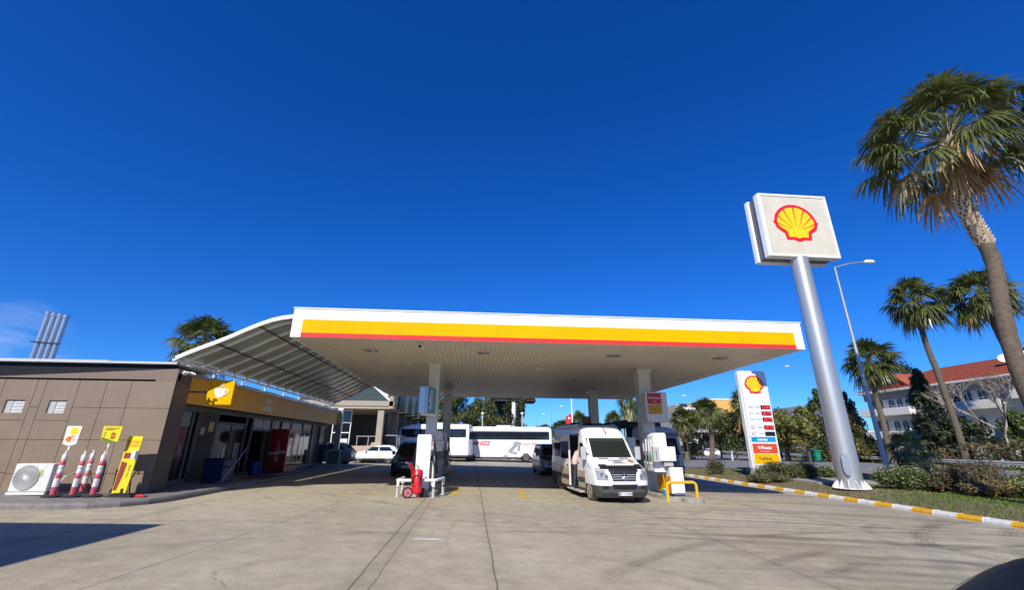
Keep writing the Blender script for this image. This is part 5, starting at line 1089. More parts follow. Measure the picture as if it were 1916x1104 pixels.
b.box(-1.2,1.2,2.65,2.72,1.1,3.7); b.box(-1.2,1.2,2.7,9.4,1.0,1.1); b.box(-1.26,-1.22,2.8,9.4,1.1,2.2); b.box(1.22,1.26,2.8,9.4,1.1,2.2); b.build('open_body', M_dkpl, v.t, world=False)
MB().box(-1.1,1.1,2.3,9.2,.7,.95).build('chassis', M_black, v.t, world=False); v.wheels((1.3,6.6,8.0), R_=.5, wd=.3, hub=True, nsp=6)
# dark open frame vehicle at left of it (seen above the minibus)
v = Veh('box_lorry', 'dark box lorry half hidden behind the minibus roof', 'lorry', (9.05,33.5,gz(9)), R(0), [(.4,.1,6.5,1.1,.2),(.6,0,6.6,1.2,.2),(1.5,0,6.6,1.2,.2),(2.6,.25,6.6,1.16,.2),(2.8,1.0,6.6,1.12,.2),(2.83,1.4,6.5,1.0,.2)], mat('lorry_dark', (.03,.032,.035), .5), bow=.05, name_body='cab')
v.front('windscreen', 1.6, 2.45, -1.05, 1.05, M_refl, nx=8); MB().box(-1.22,1.22,1.9,8.0,.95,3.75).build('cargo_box', bpy.data.materials['lorry_dark'], v.t, world=False, bevel=.03); MB().prism([(-1.24,1.88,3.4),(-1.24,1.88,3.8),(-1.24,1.5,3.5)],(2.48,0,0)).build('wind_deflector', M_grey, v.t, world=False)
for s in (-1,1): v.front('headlight', .7,.95,min(s*.6,s*1.0),max(s*.6,s*1.0),M_hl)
v.wheels((1.1,6.2), R_=.46, wd=.28)
# ---- dark car beside the camera, nose into the frame
lb = [(z_,a_,b_,c_*1.16,d_) for z_,a_,b_,c_,d_ in [(.25,.12,4.5,.85,.2),(.45,.02,4.6,.93,.25),(.90,0,4.6,.93,.25),(1.20,.05,4.6,.93,.25),(1.28,.12,4.6,.92,.25),(1.33,.25,4.6,.91,.25),(1.37,.75,4.6,.89,.3),(1.40,1.25,4.58,.86,.3),(1.80,2.0,4.3,.72,.25),(1.90,2.4,4.1,.64,.3),(1.93,2.9,3.8,.5,.3)]]
M_blk = mat('black_paint', (.005,.005,.005), .5, coat=.03, spec=.06)
v = Veh('parked_suv', 'glossy black car, only the edge of its bonnet showing in the bottom right corner', 'car', (2.56,2.50,gz(3)+.04), R(208.7), lb, M_blk, bow=.05, lower=M_dkpl, zl=.4)
v.front('windscreen', 1.42, 1.79, -.78, .78, M_refl, xa1=-.66, xb1=.66)
v.front('bonnet_trim', 1.24, 1.26, -.8, .8, M_chrome, off=.012, nx=16, nz=1)
for s in (-1,1):
    v.front('headlight', .88, 1.1, min(s*.55,s*.88), max(s*.55,s*.88), M_hl, off=.01); v.side('side_window', s, 1.42, 1.78, 1.7, 2.9, M_glass, ya1=2.1); v.side('side_window', s, 1.42, 1.78, 3.0, 4.2, M_glass); v.mirror(s,1.7,1.45,M_blk)
v.front('grille', .5, .8, -.5, .5, M_black, off=.01); v.wheels((.9,3.7), R_=.37, wd=.24)
# ---- person stepping into the minibus side door
# joints, local: faces +x (towards the door opening); standing one foot on the step, leaning in
J = [(0,0,.98),(.04,0,1.12),(.16,0,1.32),(.30,0,1.48),(.38,0,1.56),(.45,0,1.66),(.47,0,1.74),
     (0,.10,.92),(.12,.11,.66),(.06,.12,.36),(.04,.12,.30),(.17,.12,.28),
     (0,-.10,.92),(-.02,-.12,.50),(-.10,-.12,.10),(-.11,-.12,.045),(.03,-.13,.035),
     (.26,.18,1.44),(.30,.25,1.20),(.46,.24,1.08),(.54,.23,1.06),
     (.26,-.18,1.44),(.34,-.27,1.18),(.50,-.24,1.22),(.58,-.22,1.24)]
Rd = [.15,.14,.16,.15,.06,.085,.07,.09,.07,.045,.04,.03,.09,.065,.045,.04,.032,.065,.048,.036,.028,.065,.048,.036,.028]
Ed = [(0,1),(1,2),(2,3),(3,4),(4,5),(5,6),(0,7),(7,8),(8,9),(9,10),(10,11),(0,12),(12,13),(13,14),(14,15),(15,16),(3,17),(17,18),(18,19),(19,20),(3,21),(21,22),(22,23),(23,24)]
# skin layers are made by adding the modifier through a bmesh custom layer
import bmesh
def skinned(name, J, Rr, edges, mats, parent, matfn=None, lvl=2):
    bm = bmesh.new(); sl_ = bm.verts.layers.skin.new(); vs = []
    for i, (p, r) in enumerate(zip(J, Rr)):
        v = bm.verts.new(p); v[sl_].radius = (r, r); v[sl_].use_root = (i == 0); vs.append(v)
    for a, c in edges: bm.edges.new((vs[a], vs[c]))
    me = bpy.data.meshes.new(name); bm.to_mesh(me); bm.free(); tmp = bpy.data.objects.new('tmp', me); col.objects.link(tmp)
    tmp.modifiers.new('s', 'SKIN').use_smooth_shade = True; q = tmp.modifiers.new('u', 'SUBSURF'); q.levels = q.render_levels = lvl
    dg = bpy.context.evaluated_depsgraph_get(); m2 = bpy.data.meshes.new_from_object(tmp.evaluated_get(dg)); bpy.data.objects.remove(tmp)
    m2.name = name; m2.materials.clear()
    for k in mats: m2.materials.append(k)
    if matfn:
        for p in m2.polygons: p.material_index = matfn(p.center)
    o = bpy.data.objects.new(name, m2); col.objects.link(o); o.parent = parent; return o
M_pink = mat('pink_shirt', (.62,.42,.38), .8, var=.1); M_trs = mat('dark_trousers', (.03,.03,.035), .85); M_skin = mat('skin', (.50,.29,.20), .55); M_hair = mat('dark_hair', (.02,.015,.012), .7); M_shoe = mat('shoe', (.03,.025,.02), .6)
pt = thing('person', 'person in a pink shirt and dark trousers leaning into the open minibus side door', 'person', tuple(WM[vx.t.name] @ V((-1.08,2.80,.30))), R(16))
def mf(c):
    if c.z > 1.545 and c.x > .33: return 2
    if c.z < .09 or (c.x > .03 and c.z < .31 and c.y > .05): return 3
    if c.x > .50: return 2
    return 0 if c.z > .95 or (c.z > .9 and abs(c.y) > .2) else 1
skinned('body', J, Rd, Ed, [M_pink, M_trs, M_skin, M_shoe], pt, mf)
b = MB(); b.tube([(.40,0,1.70),(.43,0,1.78),(.47,0,1.83),(.50,0,1.83)],[.06,.095,.075,.02],14); b.build('hair', M_hair, pt, world=False, smooth=60)
for s in (-1,1):
    bx, by, bz = (.55,s*.23,1.065) if s > 0 else (.59,-.22,1.245)
    JJ = [(bx,by,bz),(bx+.045,by,bz)]; RR = [.026,.03]; EE = [(0,1)]
    for k in range(4): y = by+(k-1.5)*.019; n = len(JJ); ln = (.026,.03,.028,.022)[k]; JJ += [(bx+.085,y,bz),(bx+.085+ln,y,bz-.012),(bx+.085+ln*1.6,y,bz-.035)]; RR += [.009,.008,.007]; EE += [(1,n),(n,n+1),(n+1,n+2)]
    n = len(JJ); JJ += [(bx+.04,by-s*.04,bz-.01),(bx+.07,by-s*.05,bz-.03)]; RR += [.010,.008]; EE += [(1,n),(n,n+1)]
    skinned('hand', JJ, RR, EE, [M_skin], pt)
b = MB(); b.tube([(.555,0,1.665),(.575,0,1.655)],[.014,.012],8); b.tube([(.47,.085,1.67),(.47,.095,1.67)],[.022,.018],8); b.tube([(.47,-.085,1.67),(.47,-.095,1.67)],[.022,.018],8); b.build('nose_and_ears', M_skin, pt, world=False)
b = MB()
for s in (-1,1): b.tube([(.535,s*.032,1.685),(.542,s*.032,1.685)],.009,8)
b.tube([(.525,-.022,1.62),(.535,0,1.618),(.525,.022,1.62)],.005,5); b.build('eyes_and_mouth', M_hair, pt, world=False)
# coach lettering (on the side that faces the camera)
def blt(body, y, z, size, mm, sx=1, bold=0, name='lettering', slant=0):
    x = (b2.lv(z)[2]+.014); F = frame((x,y,z),(0,1,0),(0,0,1)) @ Matrix.Rotation(R(slant),4,'Z'); return text(body, size, F, mm, b2.t, name, ext=.003, sx=sx, bold=bold, world=False)
def btri(pts, mm, name='mark'):
    b = MB(); b.prism([(b2.lv(z)[2]+.012, y, z) for y, z in pts], (.004,0,0)); return b.build(name, mm, b2.t, world=False)

blt('DE', 2.80, 2.02, .60, M_btd, sx=1.35, bold=.02); blt('NIZZ', 4.0, 2.02, .60, M_btr, sx=1.1, bold=.02)
blt('Seyd Sefa', 9.6, 2.0, .52, M_btr, sx=.95, slant=3)
btri([(6.2,.45),(6.75,.45),(8.15,1.85),(7.95,2.2)][:3]+[(7.75,2.05)], M_btg, 'arrow_mark'); btri([(7.35,1.95),(7.95,2.32),(8.65,2.05),(8.35,1.85),(8.05,1.95)], M_btg, 'arrow_mark')
btri([(8.0,.42),(8.3,.42),(8.42,1.84),(8.1,1.84)], M_btg, 'arrow_mark'); btri([(7.0,.98),(8.03,.80),(8.03,1.02),(7.25,1.2)], M_btg, 'arrow_mark')
# ================================================================ vegetation
M_frond = mat('palm_frond', (.105,.120,.030), .34, spec=.7, leaf=.6, transl=.22); M_dead = mat('dead_frond', (.40,.27,.12), .7, leaf=.45, transl=.1); M_petiole = mat('petiole', (.16,.17,.06), .5)
M_ptrunk = mat('palm_trunk', (.125,.092,.062), .9, var=.35, vscale=6, bump=.8, bscale=12); M_boot = mat('palm_boot', (.46,.36,.25), .8, leaf=.35, var=.15, vscale=8)
M_bark = mat('tree_bark', (.10,.075,.05), .9, var=.3, bump=.6, bscale=20)
def frond(bl, bp, o, d, Lp, Rf, n, rr, seg=3, dr=.5, m=0, wd=.045, fold=115):
    d = d.normalized(); s = d.cross(V((0,0,1))); s = V((1,0,0)) if s.length < .05 else s.normalized(); s = (s+V((rr.uniform(-.3,.3),rr.uniform(-.3,.3),rr.uniform(-.35,.35)))).normalized(); s = (s-d*s.dot(d)).normalized(); nrm = s.cross(d)
    hub = o+d*Lp+V((0,0,-.10*Lp*Lp)); bp.tube([o, o+d*Lp*.5+V((0,0,-.01*Lp)), hub], [.035,.026,.018], 5, m=0, caps=False)
    for i in range(n):
        th = R(-fold+2*fold*i/(n-1)+rr.uniform(-3,3)); L_ = Rf*(1-.28*abs(th)/R(fold))*rr.uniform(.88,1.05); a = (d*math.cos(th)+s*math.sin(th)-nrm*.18*rr.uniform(.3,1.4)).normalized()
        side = (a.cross(nrm)).normalized(); rj = rr.random(); P_ = []; 
        for k in range(seg+1):
            f = k/seg; g_ = dr*f**2.4*L_*(.6+.7*rj); wk = wd*(.55+1.2*f*(1-f)*1.6) if k < seg else .004
            q = hub+a*L_*f*(1-.12*f*dr)+V((0,0,-1))*g_*(1 if f > .3 else .6); P_ += [q-side*wk, q+side*wk]
        bl.mesh(P_, [(2*k, 2*k+1, 2*k+3, 2*k+2) for k in range(seg)], m)
def palm(name, label, base, pts, r, nf, seed, Rf, trunk_r, skirt=16, n=24, grp='tall fan palms beside the highway', boots=0, low=-.35, seg=3, tr_top=None, wd=.045, dr=.55):
    rr = random.Random(seed); t = thing(name, label, 'palm tree', base, 0, grp); path = [V(base)]+[V(p) for p in pts]; top = path[-1]
    fine = []
    for i in range(len(path)-1):
        for k in range(8):
            f = k/8; p0 = path[max(i-1,0)]; p1 = path[i]; p2 = path[i+1]; p3 = path[min(i+2,len(path)-1)]
            fine.append(.5*((2*p1)+(p2-p0)*f+(2*p0-5*p1+4*p2-p3)*f*f+(3*p1-p0-3*p2+p3)*f**3))
    fine.append(top); N_ = len(fine); tt = tr_top or trunk_r*.75; rad = [(trunk_r*1.35 if i < 2 else trunk_r+(tt-trunk_r)*i/N_)*(1+.04*math.sin(i*2.4)) for i in range(N_)]
    b = MB(); b.tube(fine, rad, 14); b.build('trunk', M_ptrunk, t, smooth=60)
    if boots:
        b = MB(); ln = [fine[0]]; 
        L_ = 0; total = sum((fine[i+1]-fine[i]).length for i in range(N_-1)); acc = 0
        for i in range(N_-1):
            sL = (fine[i+1]-fine[i]).length
            if acc > total-boots:
                for q in range(max(1, int(sL/.12))):
                    c = fine[i]+(fine[i+1]-fine[i])*q/max(1, int(sL/.12)); off_ = rr.random()*6
                    for k in range(9):
                        a = off_+k*.698; dr_ = V((math.cos(a),math.sin(a),0)); sd_ = V((-dr_.y,dr_.x,0)); r0 = rad[i]*.96; wv = rr.uniform(.07,.11)
                        b.mesh([c+dr_*r0-sd_*wv, c+dr_*r0+sd_*wv, c+dr_*(r0+.06)+sd_*wv*.5+V((0,0,.14)), c+dr_*(r0+.10)+V((0,0,.24)), c+dr_*(r0+.06)-sd_*wv*.5+V((0,0,.14)), c+dr_*(r0-.03)+V((0,0,.2))], [(0,1,2,3,4),(1,0,5),(2,1,5,3),(0,4,3,5)])
            acc += sL
        b.build('leaf_boots', M_boot, t)
    bl = MB(); bp = MB(); bd = MB()
    for i in range(nf):
        f = (i+.5)/nf; el = R(86-f*(112 if low is True else 134)+rr.uniform(-12,12)); el = max(el, R(-58)); az = i*2.39996+rr.uniform(-.25,.25); d = V((math.cos(el)*math.cos(az), math.cos(el)*math.sin(az), math.sin(el)))
        frond(bl, bp, top+V((0,0,-.1-.25*f*r*.3)), d, (r-Rf)*rr.uniform(.68,1.18)*(1 if el > 0 else .8), Rf*rr.uniform(.85,1.1), n, rr, seg=seg, dr=dr*(.6+.8*f), m=0 if f < .93 or rr.random() < .5 else 1, wd=wd)
    cr = bl.build('crown', [M_frond, M_dead], t); bp.build('petioles', M_petiole, t)
    if skirt:
        b2_ = MB()
        for i in range(skirt):
            el = R(rr.uniform(-78,-38)); az = i*2.39996+rr.uniform(-.3,.3); d = V((math.cos(el)*math.cos(az), math.cos(el)*math.sin(az), math.sin(el)))
            frond(bd, b2_, top+V((0,0,-.25*r*rr.uniform(.4,1.1))), d, (r-Rf)*rr.uniform(.15,.42), Rf*rr.uniform(.5,.75), max(12,n-6), rr, seg=seg, dr=.7, m=0, wd=wd, fold=80)
        bd.build('dead_fronds', M_dead, t); b2_.build('petioles', M_dead, t)
    return t
# the big near palm
palm('fan_palm','huge shaggy fan palm at the right edge, its trunk cut off by the frame',(20.2,14.2,-.13),[(20.1,14.2,1.8),(19.8,14.1,4.6),(20.0,14.05,6.9),(20.35,14.0,9.0),(19.95,13.95,11.4),(20.4,13.9,14.9)],3.95,68,11,1.45,.27,skirt=28,n=34,boots=5.6,seg=5,tr_top=.24,wd=.036,dr=.66,low=True)
def P_at(px, py, Y): return onY(px, py, Y)
# middle palms : crown centre and trunk points by depth
t2 = P_at(1712,560,45); palm('fan_palm','slender tall fan palm with a full dead skirt, left of the biggest palm',(P_at(1806,856,45).x,45,-.1),[P_at(1790,800,45),P_at(1757,705,45),P_at(1730,635,45),t2],4.4,54,21,2.0,.34,skirt=40,n=24,wd=.075,dr=.6)
t3 = P_at(1835,545,41); palm('fan_palm','tall fan palm half hidden behind the biggest palm trunk',(P_at(1960,850,41).x,41,-.1),[P_at(1935,790,41),P_at(1900,690,41),P_at(1862,612,41),t3],4.3,54,22,2.0,.34,skirt=36,n=24,wd=.075,dr=.6)
t4 = P_at(1626,672,50); palm('fan_palm','shorter fan palm crossed by the lamp post, in front of the red roof',(P_at(1664,850,50).x,50,-.1),[P_at(1655,800,50),P_at(1640,745,50),t4],4.2,54,23,2.0,.34,skirt=30,n=24,wd=.075,dr=.55)
# palm behind the awning
tL = P_at(384,636,45); palm('fan_palm','fan palm showing over the curved awning',(tL.x-.3,45,.3),[(tL.x-.1,45,6),tL],4.0,50,31,1.9,.34,skirt=20,n=24,wd=.07,grp='distant fan palms')
# row of palms across the highway
c1 = P_at(1320,768,60); pm = palm('fan_palm','fan palm before the yellow block wall, tallest of the row across the road',(P_at(1332,862,60).x,60,-.1),[(c1.x+.4,60,c1.z*.5),c1],3.0,40,41,1.7,.34,skirt=22,n=16,wd=.09,grp='distant fan palms',seg=2)
def pcopy(px, py, Y, sc_, label, rz):
    c = P_at(px, py, Y); L_ = c1.z+.1; s = (c.z+.1)/L_; o = dup(pm, loc=(c.x+.4*sc_, Y, -.1), rz=rz, label=label); o.scale = (sc_, sc_, s); return o
pcopy(1272,782,60,.88,'fan palm just right of the grey lorry cab',1.1)
pcopy(1388,752,58,.95,'fan palm partly hidden behind the white price pylon',2.2)
pcopy(1170,752,60,.62,'lone palm trunk with a pale brown crown above the dark lorry',3.0)
pcopy(1190,778,75,.9,'small palm crown just left of the right front canopy column',.5)
pcopy(1145,786,80,.8,'small palm crown peeping over the dark lorry body',4.0)
pcopy(1080,786,95,.9,'small palm crown behind the flagpole',1.7)
pcopy(1048,800,95,1.35,'small low palm beside the lamp post left of the minibus',2.7)
pcopy(1014,806,105,1.35,'small low palm above the right end of the lettered coach',5.1)
pcopy(1465,826,60,.5,'very small palm right of the price pylon',.9)
# short bushy palm in the verge
sp = P_at(1698,836,27); 
spt = palm('short_palm','short palm with few upright pale green fronds growing from the verge shrubs',(P_at(1700,880,27).x,27,-.13),[(sp.x,27,sp.z*.5),(sp.x,27,sp.z-.2)],1.9,20,51,.95,.20,skirt=10,n=22,grp='fan palm in the verge',wd=.04,seg=3); del spt['group']
def leafmat(name, c, tr=.2, rough=.55, lf=.5): return mat(name, c, rough, leaf=lf, transl=tr)
M_pine = leafmat('pine_needles', (.105,.120,.026), .15); M_pine2 = leafmat('pine_needles_dark', (.050,.065,.018), .12); M_cyp = leafmat('cypress_leaf', (.022,.034,.013), .1); M_ol = leafmat('olive_leaf', (.13,.14,.035)); M_dg = leafmat('dark_leaf', (.060,.082,.020)); M_gr = leafmat('green_leaf', (.11,.16,.028)); M_yg = leafmat('yellow_green_leaf', (.22,.20,.03)); M_rb = leafmat('reddish_leaf', (.20,.11,.055)); M_rb2 = leafmat('brown_leaf', (.10,.085,.045))
M_fl = mat('pale_flowers', (.60,.56,.34), .6, leaf=.3)
def leaves(b, rr, blobs, per, ls, m=0, asp=.55, up=.3):
    for (c, r3) in blobs:
        c = V(c)
        for i in range(per):
            d = V((rr.gauss(0,1), rr.gauss(0,1), rr.gauss(0,1))).normalized(); q = rr.random()**.45; p = c+V((d.x*r3[0], d.y*r3[1], d.z*r3[2]))*q
            n_ = (d+V((rr.uniform(-.9,.9), rr.uniform(-.9,.9), rr.uniform(-.9,.9)+up))).normalized(); a = n_.cross(V((rr.random(),rr.random(),.1))).normalized(); c_ = n_.cross(a); s = ls*rr.uniform(.6,1.35)
            b.mesh([p-a*s, p+c_*s*asp, p+a*s, p-c_*s*asp], [(0,1,2,3)], m if isinstance(m, int) else rr.choice(m))
def tree(name, label, base, h, rx, seed, mats, nb=26, per=90, ls=.16, trunk_h=.25, tr=.16, grp=None, shape='round', cat='tree', low=.28, ry=None):
    rr = random.Random(seed); base = V(base); t = thing(name, label, cat, base, 0, grp); ry = ry or rx
    top = base+V((rr.uniform(-.05,.05)*h, 0, h*.9)); b = MB(); mid = base+V((rr.uniform(-.04,.04)*h, 0, h*.45)); b.tube([base-V((0,0,.05)), base+V((0,0,h*.2)), mid, top],[tr*1.2,tr,tr*.7,tr*.15],9)
    blobs = []
    for i in range(nb):
        f = rr.random(); z = low+(1-low)*f; az = rr.random()*6.283
        if shape == 'cone': w_ = (1-f)**.75; rad = w_*(.5+.5*rr.random())
        elif shape == 'column': w_ = math.sin(math.pi*min(1, .12+.88*(1-f)))**.5; rad = w_*rr.random()*.6
        else: w_ = math.sqrt(max(.05, 1-(2*f-.9)**2)); rad = w_*(rr.random()**.5)*.85
        c = base+V((math.cos(az)*rad*rx, math.sin(az)*rad*ry, z*h*.97)); s = (.20+.16*rr.random())*(1 if shape == 'round' else (.55+.5*w_)); blobs.append((c, (rx*s*1.15, ry*s*1.15, h*s*.42 if shape != 'column' else h*s*.35)))
        if i % 3 == 0: b.tube([mid.lerp(top, f*.6), c],[tr*.35,tr*.08],5)
    b.build('trunk', M_bark, t, smooth=60); lb_ = MB(); leaves(lb_, rr, blobs, per, ls, m=list(range(len(mats))) if len(mats) > 1 else 0); lb_.build('crown', mats, t); return t
# pines behind the coaches
def px_x(px, Y): return onY(px, 838, Y).x
grp = 'pines behind the coaches'
for i, (px, Y, h, rx, lab) in enumerate(((762,74,10.2,3.6,'broad pine next to the dark gabled building'),(806,78,10.6,3.8,'broad pine behind the left canopy columns'),(850,72,10.2,3.6,'pine between the left columns and the small globe lamp'),(890,76,9.0,2.6,'lower pine with sky showing above it'),(922,72,10.8,3.5,'dense pine left of the billboard mast'),(958,76,10.6,2.6,'pine behind the billboard mast'),(725,84,9.5,3.2,'pine glimpsed behind the dark gables'))):
    tree('pine_tree', lab, (px_x(px,Y),Y,0), h, rx, 60+i, [M_pine,M_pine,M_pine2], nb=56, per=260, ls=.15, tr=.2, grp=grp, low=.1)
for i, (px, Y, h, rx, lab) in enumerate(((948,68,9.6,1.35,'dark narrow cypress left of the billboard mast'),(975,66,8.9,1.6,'dark narrow cypress at the right end of the tree belt'))):
    tree('cypress_tree', lab, (px_x(px,Y),Y,0), h, rx, 80+i, [M_cyp,M_pine2], nb=30, per=150, ls=.16, tr=.16, grp='cypresses behind the lettered coach', shape='column', low=.05)
# trees across the highway
tree('street_tree','rounded dark tree standing left of the price pylon',(px_x(1376,62),62,-.1),6.6,2.7,91,[M_dg,M_dg,M_ol],nb=34,per=130,ls=.17,tr=.14)
tree('street_tree','sparse olive green tree in front of the yellow block',(px_x(1348,66),66,-.1),7.2,2.2,92,[M_ol,M_yg],nb=22,per=80,ls=.16,tr=.12,low=.3)
tree('street_tree','thin bushy tree between the two tall palms across the road',(px_x(1298,64),64,-.1),6.2,2.4,93,[M_ol,M_dg],nb=26,per=80,ls=.16,tr=.12,low=.15)
tree('street_tree','brownish tree behind the lorry cab',(px_x(1284,70),70,-.1),5.2,2.3,94,[M_rb2,M_ol],nb=22,per=80,ls=.16,tr=.12,low=.1)
tree('street_tree','wide olive tree directly right of the price pylon',(px_x(1474,60),60,-.1),6.8,3.2,95,[M_ol,M_ol,M_yg],nb=34,per=120,ls=.18,tr=.14,low=.32)
tree('street_tree','yellow green tree with a thin leaning trunk, just left of the tall silver pole',(px_x(1512,55),55,-.1),6.6,2.3,96,[M_ol,M_yg],nb=26,per=110,ls=.17,tr=.12,low=.36)
tree('conifer','dark conifer half hidden behind the tall silver pole',(px_x(1548,58),58,-.1),9.4,2.6,97,[M_dg,M_pine2],nb=46,per=120,ls=.18,tr=.18,shape='cone',low=.1)
tree('conifer','rusty green conifer right of the tall silver pole',(px_x(1592,56),56,-.1),8.2,2.8,98,[M_yg,M_dg,M_dg,M_rb],nb=46,per=130,ls=.17,tr=.18,shape='cone',low=.02)
tree('conifer','spiky dark conifer with a bare tip rising behind the lamp post',(px_x(1578,64),64,-.1),13.0,2.6,99,[M_cyp,M_pine2],nb=60,per=90,ls=.2,tr=.2,shape='cone',low=.1)
tree('conifer','dark bushy conifer at the left end of the red roofed house',(px_x(1604,58),58,-.1),9.3,2.5,100,[M_cyp,M_dg],nb=46,per=110,ls=.2,tr=.2,shape='cone',low=.02)
tree('conifer','tall dark conifer covering the middle of the red roofed house',(px_x(1756,52),52,-.1),11.6,2.6,101,[M_cyp,M_cyp,M_dg],nb=90,per=170,ls=.16,tr=.3,shape='cone',low=.02)
tree('conifer','low spreading conifer beneath the house balconies',(px_x(1800,50),50,-.1),5.2,3.4,102,[M_cyp,M_dg],nb=60,per=120,ls=.2,tr=.2,low=.02)
tree('conifer','small dark tree crown poking over the red roof at its left end',(84,78,-.1),17.4,2.0,103,[M_cyp],nb=26,per=60,ls=.22,tr=.2,low=.75)
tree('street_tree','bright green round shrub tree at the right frame edge below the house',(px_x(1918,47),47,-.1),6.0,1.7,104,[M_gr,M_dg],nb=34,per=110,ls=.17,tr=.14,low=.3)
def bush(name, label, c, r3, seed, mats, nb=14, per=260, ls=.05, fl=0, twigs=0, grp='shrubs along the verge', cat='shrub'):
    rr = random.Random(seed); c = V(c); t = thing(name, label, cat, c, 0, grp); blobs = []; b = MB()
    for i in range(nb):
        a = rr.random()*6.283; q = rr.random()**.5; z = r3[2]*(.25+.62*rr.random()*(1-.4*q)); p = c+V((math.cos(a)*q*r3[0]*.75, math.sin(a)*q*r3[1]*.75, z)); s = .26+.2*rr.random(); blobs.append((p, (r3[0]*s, r3[1]*s, r3[2]*s*.85)))
        b.tube([c+V((rr.uniform(-.1,.1),rr.uniform(-.1,.1),-.03)), c.lerp(p,.5)+V((0,0,r3[2]*.08)), p+V((0,0,r3[2]*.18))],[.022,.015,.004],5)
    for i in range(twigs):
        a = rr.random()*6.283; q = rr.random(); p = c+V((math.cos(a)*q*r3[0]*1.05, math.sin(a)*q*r3[1]*1.05, r3[2]*rr.uniform(.6,1.25))); b.tube([c+V((math.cos(a)*q*r3[0]*.3,math.sin(a)*q*r3[1]*.3,.0)), c.lerp(p,.6), p],[.012,.009,.003],4)
    b.build('stems', M_bark, t); lb_ = MB(); leaves(lb_, rr, blobs, per, ls, m=list(range(len(mats))), up=.5); lb_.build('foliage', mats, t)
    if fl:
        fb = MB()
        for i in range(fl):
            c_, r_ = rr.choice(blobs); a = rr.random()*6.283; e = rr.random(); d = V((math.cos(a)*math.sqrt(1-e*e), math.sin(a)*math.sqrt(1-e*e), e)); p = V(c_)+V((d.x*r_[0], d.y*r_[1], d.z*r_[2]))*1.02
            for k in range(2): a2 = rr.random()*3; u_ = V((math.cos(a2),math.sin(a2),.3))*.036; w_ = V((-math.sin(a2),math.cos(a2),.4))*.036; fb.mesh([p-u_,p-w_,p+u_,p+w_],[(0,1,2,3)])
        fb.build('blossom', M_fl, t)
    return t
vz = lambda x: TZ(x)-.03
for i, (x, y, r3, mats, fl, tw, lab, kw) in enumerate((
  (19.3,27.9,(1.6,1.2,1.15),[M_ol,M_dg,M_rb2],0,60,'sprawling olive green shrub around the foot of the price pylon',{}),
  (18.2,27.2,(1.2,1.3,.62),[M_ol,M_rb2],0,22,'low olive shrub spilling over the painted kerb left of the pylon foot',{}),
  (21.2,28.0,(1.3,1.0,1.1),[M_ol,M_dg],0,50,'dark olive shrub right under the yellow panel of the pylon',{}),
  (18.5,33.8,(.7,.7,1.25),[M_rb2,M_dg],0,20,'thin upright shrub by the road left of the pylon',{}),
  (22.9,28.6,(1.0,1.0,.85),[M_gr,M_dg],220,0,'round flowering bush between the pylon and the tall silver pole',{}),
  (21.6,21.6,(1.55,1.2,1.12),[M_gr,M_dg,M_dg],420,0,'flowering bush touching the foot of the tall silver pole',{}),
  (23.9,22.5,(1.5,1.3,1.15),[M_gr,M_dg],260,0,'flowering bush one place right of the pole foot bush',{}),
  (23.0,19.9,(1.9,1.1,1.3),[M_rb2,M_dg,M_rb],20,60,'rough brown and green shrub mass below the short palm',{}),
  (25.2,21.3,(1.6,1.2,1.55),[M_rb2,M_dg,M_rb],0,60,'taller twiggy brown shrub behind the kerb bushes',{}),
  (23.6,17.0,(1.45,1.1,.95),[M_yg,M_gr,M_dg],460,0,'brightest yellow flowering bush, third from the pole',{}),
  (24.6,15.2,(1.1,1.0,.72),[M_dg,M_gr],160,0,'dark flowering bush near the right frame edge',{}),
  (22.4,14.0,(1.2,.9,.66),[M_dg,M_gr],200,0,'lowest dark bush with pale blossom cut by the right frame edge',{}),
  (22.6,21.0,(1.3,1.0,1.0),[M_dg,M_gr,M_rb2],60,10,'dark green filler shrub between the pole foot bush and the brown mass',{}),
  (25.9,24.6,(1.7,1.3,1.25),[M_dg,M_cyp],40,10,'dark shrub under the tall lamp post',{}),
  (25.0,18.9,(1.5,1.0,1.1),[M_dg,M_gr,M_rb2],80,14,'mixed dark shrub between the twiggy brown and the yellow flowering bushes',{}),
  (22.2,18.3,(1.2,.9,.7),[M_rb2,M_rb,M_yg],30,20,'low dry reddish shrub nearest the kerb',{}),
  (23.9,15.7,(1.0,.9,.62),[M_dg,M_gr],160,0,'low flowering shrub between the yellow bush and the frame edge',{}),
  (27.0,19.5,(1.0,1.0,.9),[M_cyp,M_dg],0,0,'small clipped dark bush beyond the flowering ones',{}))):
    bush('shrub', lab, (x,y,vz(x)), r3, 200+i, mats, nb=18, per=240 if i not in (3,) else 90, ls=.055, fl=fl, twigs=tw)
